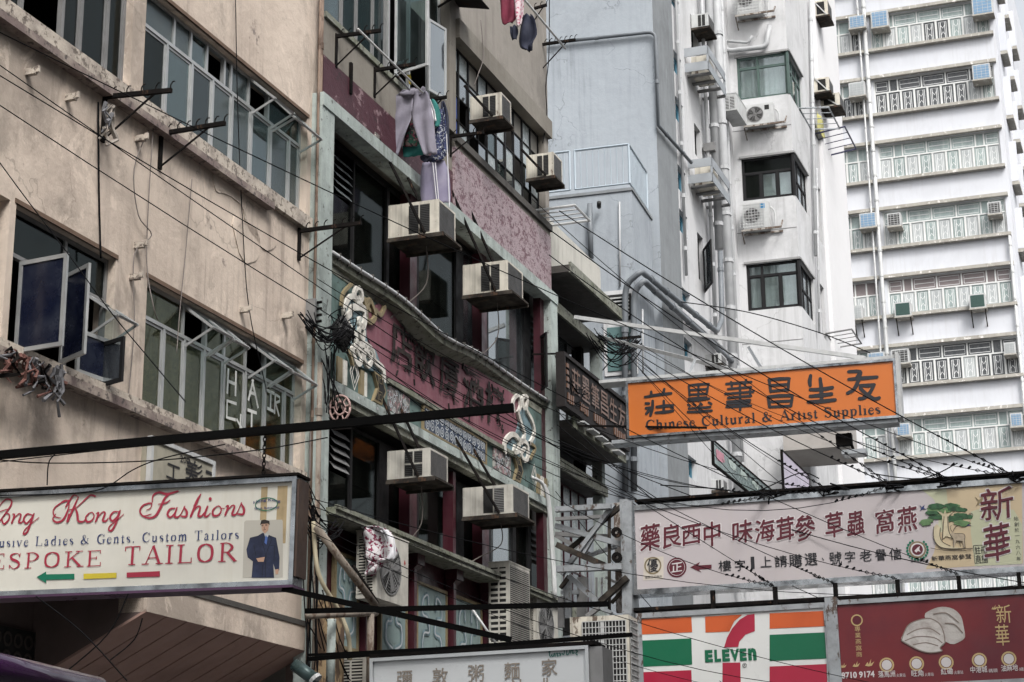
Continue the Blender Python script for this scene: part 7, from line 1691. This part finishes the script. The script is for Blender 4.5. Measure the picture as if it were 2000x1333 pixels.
cable('second thin cord on the pink wall beside the looping cord', [fy(300, 240, -.06), fy(290, 400, -.05), fy(287, 520, -.05), fy(300, 600, -.15), fy(308, 625, -.1)], .007)
cable('long thin cord down the pink wall through the salon windows', [fy(375, 350, -.05), fy(362, 500, -.05), fy(352, 600, -.05), fy(345, 690, -.1)], .006)
cable('cord from the roof down over the upper windows of the pink tenement', [fy(460, -10, -.05), fy(464, 200, -.06), fy(473, 420, -.05), fy(486, 600, -.05), fy(520, 760, -.06)], .007, WIREM)
cable('thin cable on the corner of the old house against the blue-grey wall', [fy(1073, -10, -.1), fy(1072, 110, -.1), fy(1066, 170, -.1), fy(1068, 230, -.08), fy(1060, 280, -.08)], .01, WIREM)
cable('cord dangling across the lintel of the steel grid window', [fy(939, 40, -.15), fy(944, 110, -.16), fy(934, 145, -.15), fy(926, 168, -.1)], .008)
cable('cable looped down the corner strip beside the junction box', [fy(611, 640, -.1), fy(616, 690, -.1), fy(612, 760, -.1), fy(606, 860, -.1), fy(605, 960, -.1)], .012, CORD)
for k, (px, r_, mt) in enumerate(((613, .035, M('brown_pipe', (.17, .12, .09), .7, var=.5, rust=.3)), (604, .02, M('brown_pipe', (.17, .12, .09))), (609, .05, RUST))):
    z0 = (3, 3, 3)[k]; z1 = (18, 18, 8.5)[k]; x = P(px, 400)[0]
    pipe(('brown down pipe', 'thin brown pipe', 'short rusty pipe')[k] + ' in the joint between the pink tenement and the restaurant', FA, [(x, -.06 - .05 * k, z0), (x, -.06 - .05 * k, z1)], r_, mt, group='pipes in the house joint')
# rusty scaffold pipes at the bottom
def rod(label, pts, r, mat=RUST, name='rusty_pipe', group='rusty pipes at the foot of the restaurant'):
    o = MB().tube(pts, r, 8).obj(name, mat, None, FA, True, root=pts[0]); tag(o, label, 'pipe', group); return o
rod('long rusty pipe slanting down in front of the tall condenser', [fy(618, 1030, -.5), fy(733, 1182, -.9)], .05)
rod('thin dark rod beside the slanting rusty pipe', [fy(690, 1105, -.7), fy(738, 1178, -.9)], .02, BLACKST)
rod('horizontal rusty pipe under the black beam', [fy(600, 1203, -.8), fy(735, 1198, -.9)], .04)
rod('upright rusty post below the horizontal pipe', [fy(724, 1200, -.9), fy(722, 1333, -.9)], .05)
rod('pale blue upright tube at the bottom left of the restaurant', [fy(648, 1210, -.7), fy(645, 1340, -.7)], .06, MINT)
rod('curving cream conduit behind the scaffold pipes', catmull([fy(612, 1020, -.4), fy(622, 1120, -.5), fy(660, 1190, -.6), (fy(680, 1240, -.7)), fy(684, 1290, -.7)], 5), .03, M('cream_conduit', (.35, .31, .22), .7, var=.5))
rod('white metal strut across the pale carved panel', [fy(922, 1190, -.6), fy(972, 1262, -.9)], .02, WHITEM)
m = MB(); m.box(P(590, 1190)[0], P(606, 1190)[0], -.5, .1, 2.5, P(600, 1175)[1]); o = m.obj('rusty_column', M('rusty_cream', (.33, .24, .14), .8, var=.6, vs=3, rust=.5), None, FA, root=(P(598, 1200)[0], 0, 2.5)); tag(o, 'rusty cream steel column at the corner of the pink tenement', 'column')
x, z = P(650, 1290, -.5) if False else FA.p(655, 1285, -.5); 
condenser('condenser with horizontal slats low at the bottom left of the restaurant', FA, FA.p(655, 1300, -.3)[0], FA.p(720, 1300, -.6)[0], -.75, -.3, FA.p(655, 1300, -.3)[1] - .9, FA.p(655, 1278, -.3)[1], CREAM2, fan=None)
cl = thing('cylinder_lamp', 'dark green cylindrical lamp pointing down right under the pink canopy', 'lamp', F1, (s1p(600, 1310)[0], .9, s1p(600, 1310)[1]))
A_ = [(lambda q: (q[0], .9, q[1]))(F1.p(px, py, .9)) for px, py in ((575, 1298), (618, 1330))]
MB().tube(A_, .05, 12).obj('housing', M('lamp_green', (.05, .08, .08), .3, .3), cl, smooth=True); MB().tube([(A_[1][0] - .02, .9, A_[1][2] + .02), A_[1]], .054, 12).obj('rim', WHITEM, cl)
# ================================================================ steel truss and the caged condenser by the pharmacy sign
FR = crossf(1090, 1240, 30.4, 16.4)
ts = thing('sign_truss', 'grey steel lattice frame carrying the pharmacy sign beside the mint post', 'truss', FR, (FR.p(1090, 1240)[0], 0, FR.p(1090, 1240)[1]))
def r3(px, py, y=0): q = FR.p(px, py, y); return (q[0], y, q[1])
Z9 = lambda a, b: (900 + a / 3.775, 980 + b / 3.775)
for i, (a_, b_, w_, y) in enumerate((((700, 60), (1110, 35), .12, 0), ((700, 130), (1090, 110), .08, .5), ((740, 540), (1130, 20), .1, .1), ((800, 350), (1190, 30), .09, .35), ((700, 180), (1230, 330), .12, .2), ((700, 250), (950, 390), .1, .6),
    ((900, 390), (970, 270), .09, .15), ((710, 320), (1060, 470), .13, -.1), ((710, 500), (1190, 480), .14, -.2), ((700, 240), (1100, 260), .1, .6), ((800, 550), (1010, 740), .12, 0), ((1030, 740), (1230, 560), .13, .0), ((1010, 720), (1230, 600), .06, .3), ((930, 850), (1020, 780), .1, 0), ((1040, 780), (1110, 830), .1, 0), ((735, 640), (800, 550), .08, .2),
    ((1170, 430), (1230, 380), .08, .3), ((1070, 560), (1150, 600), .06, .4), ((940, 400), (1150, 330), .08, .5), ((1110, 750), (1210, 640), .07, .5), ((790, 860), (790, 560), .12, .4), ((895, 850), (900, 560), .16, .6), ((1230, 0), (1230, 830), .16, .1), ((1095, 40), (1095, 800), .05, .2), ((960, 560), (960, 740), .03, .3), ((1000, 560), (1000, 740), .03, .3), ((1040, 560), (1040, 740), .03, .3), ((860, 500), (1100, 500), .05, .7), ((870, 670), (740, 670), .08, .5), ((740, 700), (740, 930), .1, .3))):
    MB().bar(r3(*Z9(*a_), y), r3(*Z9(*b_), y), w_, w_ * .7).obj('member', (STEEL, GREYFR, STEEL, TRAY)[i % 4], ts)
for i, (a_, b_) in enumerate((((1150, 10), (1175, 820)), )): MB().box(r3(*Z9(1125, 10), .8)[0], r3(*Z9(1185, 10), .8)[0], .8, .9, r3(*Z9(1125, 820), .8)[2], r3(*Z9(1125, 10), .8)[2]).obj('backing_plate', M('rusty_plate', (.36, .34, .32), .7, var=.6, rust=.5, vs=3), ts)
for c in ((1145, 225), (1148, 410)): p_ = r3(*Z9(*c), -.1); MB().disc(p_, .085, 'y', 14, .03, .06).obj('pulley', BLACKST, ts)
FC = crossf(1130, 1333, 27.0, 16.4)
def fc(px, py, y=0): return FC.p(px, py, y)
x0c, x1c = fc(1114, 1260)[0], fc(1229, 1255)[0]; z1c = fc(1120, 1206)[1]; z0c = fc(1200, 1400)[1]
cg = thing('caged_condenser', 'large cream condenser wrapped in a white wire grid beside the convenience store sign', 'air conditioner', FC, (x0c, 0, z0c), 'outdoor condenser units')
MB().box(x0c, x1c, 0, .55, z0c, z1c).obj('casing', CREAM, cg)
xg = fc(1138, 1220)[0]
MB().box(xg, x1c - .04, -.012, -.003, z0c, z1c - .08).obj('coil', SLOT, cg); MB().box(x1c + .003, x1c + .01, .04, .5, z0c, z1c - .06).obj('coil', SLOT, cg)
m = MB(); n = 13
for i in range(n + 1): x = xg + (x1c - .04 - xg) * i / n; m.box(x - .006 - (.02 if i == 6 else 0), x + .006 + (.02 if i == 6 else 0), -.03, -.018, z0c, z1c - .08)
nz = int((z1c - .08 - z0c) / .085)
for j in range(nz + 1): z = z1c - .08 - j * .085; m.box(xg, x1c - .04, -.036, -.03, z - .006, z + .006); m.box(x1c + .02, x1c + .026, .02, .52, z - .006, z + .006)
for i in range(7): y = .03 + .48 * i / 6; m.box(x1c + .014, x1c + .02, y - .006, y + .006, z0c, z1c - .05)
m.obj('wire_guard', WHITEM, cg)['kind'] = 'stuff'
# ================================================================ condensers and racks on the white tenement
def unit_front(label, fr, L, T, R_, B, y, d=.35, guard=False, body=WHITEM, logo=None, cages=True):
    x0, z1 = fr.p(L, T, y - d); x1, z0 = fr.p(R_, B, y - d); z0 = fr.p((L + R_) / 2, B, y - d)[1]; z1 = fr.p((L + R_) / 2, T, y - d)[1]
    o = thing('condenser_unit', label, 'air conditioner', fr, (x0, y, z0), 'outdoor condenser units')
    MB().box(x0, x1, y - d, y - .06, z0, z1).obj('casing', body, o)
    cx = x0 + (x1 - x0) * .34; fan_disc(o, cx, y - d, (z0 + z1) / 2, min((z1 - z0) * .42, (x1 - x0) * .3))
    if guard:
        m = MB(); r = (z1 - z0) * .44
        for k in range(9): m.box(cx - r, cx + r, y - d - .025, y - d - .018, (z0 + z1) / 2 - r + 2 * r * k / 8 - .006, (z0 + z1) / 2 - r + 2 * r * k / 8 + .006); m.box(cx - r + 2 * r * k / 8 - .005, cx - r + 2 * r * k / 8 + .005, y - d - .032, y - d - .026, (z0 + z1) / 2 - r, (z0 + z1) / 2 + r)
        m.obj('fan_grid', body, o)
    MB().box(x1 - .25, x1 - .12, y - d - .006, y - d - .001, z1 - .2, z1 - .06).obj('logo', logo or GREYFR, o)
    m = MB(); m.box(x0 - .06, x1 + .3, y - d - .04, y - d, z0 - .07, z0 - .02); m.box(x0 - .06, x1 + .3, y - .06, y - .02, z0 - .07, z0 - .02)
    for x in (x0 - .05, x1 + .3): m.bar((x, y - d, z0 - .05), (x, y - .01, z0 + (.28 if x > x0 else -.3)), .03)
    m.obj('bracket_frame', M('bracket_rust', (.35, .33, .3), .7, var=.6, rust=.5), o)
    MB().tube(catmull([(x1, y - .15, z1 - .1), (x1 + .1, y - .12, z1 - .25), (x1 + .1, y - .1, z0 + .1), (x1, y - .1, z0 + .05)], 4), .02, 6).obj('hose', WHITEM, o)
    return o
unit_front('wide white condenser with a fan under the green corner window', FE, 1455, 203, 1512, 242, 0, .38, logo=SLOT)
unit_front('white condenser with a wire grid over its fan under the middle corner window', FE, 1450, 395, 1504, 446, 0, .38, True, logo=M('logo_blue', (.03, .2, .4), .5))
unit_front('condenser at the very top of the white tenement front', FE, 1437, -30, 1490, 26, 0, .4, True)
def cage_rack(label, pxl, pt, pm, pb, pxr, unit=True, yb=0):
    xh, z1 = FA.p(pxl, pt, yb); z0 = FA.p(pxl, pb, yb)[1]; yo = FA.q(pm, (pt + pb) / 2, xh)[0]; x1 = FA.p(pxr, (pt + pb) / 2 + 30, yo)[0]; x1 = min(x1, xh + 3.2)
    o = thing('air_conditioner_rack', label, 'rack', FA, (xh, yb, z0), 'grey metal racks on the side wall')
    GM = M('rack_panel', (.33, .35, .37), .4, .4, var=.3)
    for za, zb3 in ((z0, z0 + (z1 - z0) * .36), (z1 - (z1 - z0) * .36, z1)):
        MB().box(xh - .02, xh, yo, yb, za, zb3).obj('front_panel', GM, o); MB().box(xh, x1, yo - .02, yo, za, zb3).obj('side_panel', GM, o)
    for k in range(4): x = xh + .2 + (x1 - xh - .3) * k / 3; MB().box(x, x + .14, yo, yb, z0 - .02, z0 + .02).obj('floor_bar', GREYFR, o)
    MB().box(xh - .0, xh + .05, yo - .02, yo + .03, z0, z1).obj('corner_post', GM, o); MB().box(x1 - .05, x1, yo - .02, yo + .03, z0, z1).obj('corner_post', GM, o)
    if unit: MB().box(xh + .3, xh + 1.1, yo + .1, yb - .1, z0 + .03, z0 + .55).obj('boxed_unit', CREAM, o)
    return o
cage_rack('upper grey metal rack jutting from the side wall of the white tenement', 1336, 96, 1382, 140, 1415)
cage_rack('lower grey metal rack jutting from the side wall of the white tenement', 1343, 314, 1390, 358, 1424)
ac_unit('white air conditioner with dark vents above the upper metal rack', FA, 1350, 32, 56, 1383, 54, 1395, WHITEM, 0, group='air conditioners on the white tenement', arms=False, trayx=.05)
ac_unit('small white air conditioner behind the top of the orange sign', FA, 1378, 694, 712, 1408, 710, 1418, WHITEM, 0, group='air conditioners on the white tenement', arms=False, trayx=.05)
ac_unit('white air conditioner low on the side wall under the glass sign', FA, 1390, 938, 958, 1412, 955, 1420, WHITEM, 0, group='air conditioners on the white tenement', arms=False, trayx=.05)
condenser('long white condenser in the corner beside the green corner window', FA, P(1400, 200, 0)[0], P(1424, 240, 0)[0] - .2, -.55, -.15, P(1405, 226)[1], P(1405, 196)[1], WHITEM, fan=None, nslat=8, grid=False)
# small units and frames on the street side
def street_ac(lab, L, T, R_, B, d=.5):
    xh, z0 = FS.p(L, B); z1 = FS.p(L, T)[1]; o = thing('air_conditioner', lab, 'air conditioner', FS, (xh, 0, z0), 'air conditioners on the street side of the white tenement')
    MB().box(xh, xh + .7, -d, 0, z0, z1).obj('casing', CREAM, o); v = MB().box(xh - .005, xh - .001, -d * .8, -d * .3, z0 + .06, z1 - .05); v.obj('vent', SLOT, o)
    MB().box(xh + .04, xh + .66, -d - .006, -d - .001, z0 + .04, z1 - .04).obj('grille', GRILL, o); MB().box(xh - .04, xh + .74, -d - .05, 0, z0 - .06, z0 - .004).obj('tray', TRAY, o)
    MB().bar((xh - .02, -d, z0 - .05), (xh - .02, 0, z1 + .1), .03).obj('stay', WHITEM, o); return o
street_ac('air conditioner with a tan underside at the top corner of the white tenement', 1586, 8, 1615, 34)
street_ac('air conditioner on the street side, upper of two above the folding frames', 1588, 158, 1606, 182)
street_ac('air conditioner on the street side, lower of two above the folding frames', 1596, 190, 1622, 212, .7)
def frame_rack(lab, px, py, dep, w_, mat=GREYFR, tilt=0, fr=FS):
    xh, z = fr.p(px, py); o = thing('drying_frame', lab, 'drying frame', fr, (xh, 0, z), 'drying frames on the street side')
    p = [(xh, 0, z), (xh, -dep, z + tilt), (xh + w_, -dep, z + tilt), (xh + w_, 0, z)]
    MB().tube(p + [p[0]], .028, 6).obj('frame', mat, o)
    for k in range(1, 4): MB().tube([(xh + w_ * k / 4, 0, z), (xh + w_ * k / 4, -dep, z + tilt)], .014, 5).obj('bar', mat, o)
    return o
frame_rack('pale drying frame above the dark one on the street side', 1561, 212, .85, 1.7, STEEL, -.1)
frame_rack('dark drying frame stretched out below the pale one', 1592, 262, .9, 1.9, M('dark_blue_metal', (.03, .03, .07), .4), .1)
frame_rack('folding drying frame low on the street side above the orange sign', 1613, 652, .75, 1.6, GREYFR, .05)
frame_rack('light awning frame open at the corner of the old house', 1044, 412, .8, .9, WHITEM, .0, FA)
cloth('pale yellow cloth drooping between the two drying frames', 'rag', 'rag', FS, [(218, 1597, 1606), (235, 1597, 1608), (252, 1598, 1608)], M('pale_yellow', (.4, .38, .15), .9), -.15, group='rags', seed=31)
# opened dark casement on the side wall
hw = sh[1]; leaf(bE, FA, hw[1] - .02, .85, hw[2] - .2, hw[3] - .3, 1390, gm=GL_S, fm=DARKFR, y=0, sgn=1, w=.06)
# box camera on the side wall
x, z = P(1370, 288); o = thing('wall_lamp', 'small grey box lamp on the side wall beside a narrow window', 'lamp', FA, (x, 0, z)); MB().box(x, x + .3, -.35, -.05, z - .12, z + .1).obj('housing', GREYFR, o); MB().box(x + .1, x + .2, -.05, 0, z - .05, z + .03).obj('arm', GREYFR, o)
# terrace block small window with louvre unit
x, z = FT.p(1178, 600, -.02); tv = thing('vent_window', 'small dark louvred window unit behind the balcony corner', 'window', FT, (x, 0, z))
MB().box(x, x + .75, -.03, 0, z - 1.6, z + .35).obj('surround', WHITEW, tv); MB().box(x + .08, x + .65, -.05, -.031, z - .35, z + .25).obj('opening', SLOT, tv)
m = MB(); slats(m, x + .1, x + .6, -.09, z - .3, z + .2, 6, .03, 'x', .03); m.obj('louvre', WHITEM, tv); MB().box(x + .08, x + .65, -.05, -.031, z - 1.5, z - .5).obj('lower_pane', M('teal_pane', (.1, .17, .17), .3), tv)
# green glass sign and pink sign under the orange sign
def hsign(lab, name, L, face, extra=None, y0=-.7, mats=None):
    xa, z1 = FA.p(*L[0], y0); xb = FA.p(*L[1], y0)[0]; z0 = FA.p(*L[2], y0)[1]
    o = thing(name, lab, 'sign', FA, (xa, y0, z0)); MB().box(xa, xb, y0, y0 + .04, z0, z1).obj('panel', face, o); MB().frame(xa - .02, xb + .02, z0 - .02, z1 + .02, .04, y0 - .01, y0 + .05).obj('frame', BLACKST, o); return o, xa, xb, z0, z1
o, xa, xb, z0, z1 = hsign('tilted green glass sign with white ghostly characters under the orange sign', 'glass_sign', ((1393, 860), (1522, 955), (1393, 905)), M('green_glass_face', (.14, .19, .18), .25, var=.6, vs=.8), y0=-1.6)
for i in range(6):      # ghostly characters seen too obliquely to read
    m = MB(); w_ = (xb - xa) / 6; x_ = xa + w_ * (i + .5); h_ = (z1 - z0) * (.34 if i == 0 else .2)
    for k in range(5): m.stroke([(x_ + random.uniform(-.3, .3) * w_, z1 - .15 - h_ * random.random()) for _ in range(3)], w_ * .09, -1.606 - .001 * k, sm=2)
    m.obj('ghost_character', M('ghost_red', (.45, .2, .25), .5) if i == 0 else M('ghost_white', (.38, .45, .42), .5), o)['kind'] = 'stuff'
o, xa, xb, z0, z1 = hsign('lilac hanging sign just right of the green glass sign', 'lilac_sign', ((1528, 880), (1580, 930), (1528, 958)), M('lilac_face', (.4, .36, .44), .4, var=.3), y0=-2.2)
# brown slab canopy by the pink sign
A_ = FE.p(1530, 870, -1.5)
o = thing('shop_awning', 'beige boxed awning under the right half of the orange sign', 'awning', FE, (A_[0], -1.5, A_[1])); MB().prismx([(-1.5, A_[1] - .15), (-1.5, A_[1] + .5), (0, A_[1] + .9), (0, A_[1] - .3)], A_[0], FE.p(1660, 870, -1.5)[0]).obj('box', M('beige_awning', (.33, .31, .29), .7, var=.5), o)
MB().box(FE.p(1480, 900, -.01)[0], FE.p(1512, 900, -.01)[0], -.02, -.01, FE.p(1490, 990)[1], FE.p(1490, 855)[1]).obj('dark_window', GREYFR, bE)
# ================================================================ wires
def wpt(px, py, d): r_ = ray(px, py); return CAMP + r_ * (d / r_.y)
EN = {'a': ((1503, 965), 'the first sign knot'), 'b': ((1620, 957), 'the second sign knot'), 'c': ((1741, 947), 'the third sign knot'), 'd': ((1861, 940), 'the fourth sign knot'), 'e': ((1986, 932), 'the last sign knot'),
      'f': ((1512, 1145), 'the second pharmacy sign hanger'), 'g': ((1630, 1140), 'the third pharmacy sign hanger'), 'h': ((1752, 1130), 'the fourth pharmacy sign hanger'), 'i': ((1872, 1122), 'the fifth pharmacy sign hanger'), 'j': ((2010, 1140), 'the gap above the red sign'),
      'k': ((1420, 1345), 'the convenience store sign foot'), 'l': ((2060, 1345), 'the lower right corner'), 'm': ((1760, 1345), 'the bird nest sign foot')}
def endpt(k):
    p = EN[k][0]; fr = F3 if k in 'abcdefghi' else F4; q = fr.p(*p, -.03); return fr.P(q[0], -.03, q[1])
WIRES = [((-40, 44), 14.5, 'e', 'the top left past the upper windows', .25, .012), ((-40, 124), 14.5, 'i', 'the left edge under the sill band', .35, .012), ((-40, 100), 14.7, 'f', 'the left edge crossing the first bracket', .1, .012), ((-40, 180), 14.5, 'g', 'the blank pink wall', .3, .012),
         ((1092, 412), 30, 'e', 'the corner frame of the old house', .15, .018), ((1072, 448), 29, 'd', 'the ribbed parapet', .2, .018), ((1072, 498), 29, 'd', 'the ribbed parapet foot', .35, .016), ((1040, 390), 29.5, 'c', 'the last window air conditioner', .2, .012),
         ((668, 628), 22, 'a', 'the top of the taped knot', .5, .011), ((668, 640), 22, 'b', 'the upper side of the taped knot', .7, .011), ((672, 652), 22, 'a', 'the middle of the taped knot', .9, .011), ((674, 664), 22, 'c', 'the lower side of the taped knot', 1.1, .011), ((674, 676), 22, 'f', 'the bottom of the taped knot', .5, .011), ((670, 686), 22, 'h', 'the tail of the taped knot', .4, .011),
         ((602, 972), 19, 'j', 'the tailor sign snarl', .5, .009), ((602, 985), 19, 'm', 'the lower tailor sign snarl', .2, .009), ((600, 1018), 19, 'm', 'the rusty column', .5, .009), ((600, 1035), 19, 'k', 'the foot of the rusty column', .2, .008), ((620, 545), 21, 'b', 'the mint post above the signboard', .5, .011),
         ((1175, 640), 34, 'b', 'the balcony corner', .2, .016), ((1180, 650), 34, 'c', 'the bracket by the fat pipes', .15, .016), ((1190, 655), 34, 'a', 'the middle of that bracket', .1, .016), ((1235, 662), 34, 'd', 'the tip of that bracket', .3, .012), ((1210, 658), 34, 'e', 'the old wires on that bracket', .4, .01), ((1190, 650), 34, 'g', 'the slab edge above the name board', .1, .012), ((1200, 655), 34, 'h', 'the far end of that bracket', .1, .012), ((1170, 650), 34, 'i', 'the balcony slab', .2, .01),
         ((1085, 800), 31, 'f', 'the right mint post', .2, .014), ((1088, 830), 31, 'g', 'the slab below the name board', .3, .014), ((1090, 860), 31, 'j', 'the balcony house lower slab', .3, .014), ((1095, 900), 31, 'l', 'the lowest slab of the balcony house', .3, .012), ((1085, 960), 31, 'k', 'the top of the steel truss', .1, .012)]
for i, (p, d, e, lab, sag, r_) in enumerate(WIRES):
    A = wpt(*p, d); Bq = endpt(e); f = Frame(A, 0); n = 14; L = (Bq - A).length
    pts = [A.lerp(Bq, k / n) - Vector((0, 0, sag * 4 * (k / n) * (1 - k / n))) for k in range(n + 1)]
    o = MB().tube([f.I @ q for q in pts], r_ * .52, 4, False).obj('stay_wire', WIREM, None, f)
    tag(o, f'black wire from {lab} to {EN[e][1]}', 'wire', 'stay wires strung to the hanging signs')
    if e in 'abcdefghi':     # chain and clamps near the sign
        m = MB(); rnd = random.Random(i)
        for k in range(9):
            t = 1 - (k * .16 + .1) / L; q = pts[-1].lerp(pts[-2], (1 - t) * n) if (1 - t) * n < 1 else pts[-2].lerp(pts[-3], (1 - t) * n - 1)
            q = f.I @ q; dv = (f.I @ pts[-1] - f.I @ pts[-2]).normalized() * .055
            if k < 5: m.tube([q - dv, q + Vector((0, 0, .025)), q + dv, q - Vector((0, 0, .025)), q - dv], .007, 4, False)
            else: m.bar(q - dv * .5, q + dv * .5 + Vector((0, 0, rnd.uniform(0, .05))), .026)
        m.obj('chain_end', WIREM, o)['kind'] = 'stuff'
for k in 'abcde':      # knots on the top rail
    q = F3.I @ endpt(k); m = MB(); rnd = random.Random(ord(k))
    for j in range(9): m.tube([q + Vector((rnd.gauss(0, .1), rnd.gauss(0, .05), rnd.gauss(-.02, .05))) for _ in range(4)], .014, 4, False)
    o = m.obj('wire_knot', WIREM, None, F3, root=tuple(q)); tag(o, 'rusty black wire tangle on the pharmacy sign top rail, ' + ('first', 'second', 'third', 'fourth', 'fifth')['abcde'.index(k)] + ' from the left', 'wire knot', 'wire knots on the pharmacy sign'); o['kind'] = 'stuff'
# short loose wires
for lab, L, d in (('thin wire crossing the tailor sign top and the pink wall', ((0, 968), (120, 965), (200, 955), (260, 918), (320, 895), (440, 868)), 13.0), ('thin cord sagging over the pink wall above the tailor sign', ((-10, 898), (100, 905), (300, 900), (500, 880), (640, 855)), 13.0),
                  ('thin wire dropping from the thick beam to the tailor sign', ((107, 888), (95, 905), (92, 948)), 12.9), ('steep thin wire crossing the open casements', ((-10, 305), (45, 380), (132, 495), (215, 608), (280, 687), (363, 786)), 14.0), ('dark stay crossing the canopy boards below the tailor sign', ((70, 1165), (160, 1235), (248, 1330)), 12.5), ('thin wire down the canopy boards', ((250, 1160), (210, 1240), (120, 1320)), 12.8), ('curled wire under the tailor sign', ((278, 1208), (262, 1250), (215, 1290)), 12.9),
                  ('loose looping wire between the knots on the pharmacy sign', ((1290, 948), (1400, 955), (1470, 962), (1560, 925), (1600, 935)), 31), ('short loose wire near the fourth knot', ((1700, 925), (1800, 935), (1870, 905)), 31), ('thin pale wire crossing the white tenement front', ((1330, 590), (1460, 610), (1600, 650), (1700, 690)), 34)):
    pts = [wpt(a_, b_, d) for a_, b_ in L]; f = Frame(pts[0], 0)
    o = MB().tube(catmull([tuple(f.I @ q) for q in pts], 5), .0045 if d < 20 else .01, 4, False).obj('loose_wire', WIREM, None, f); tag(o, lab, 'wire', 'loose wires')
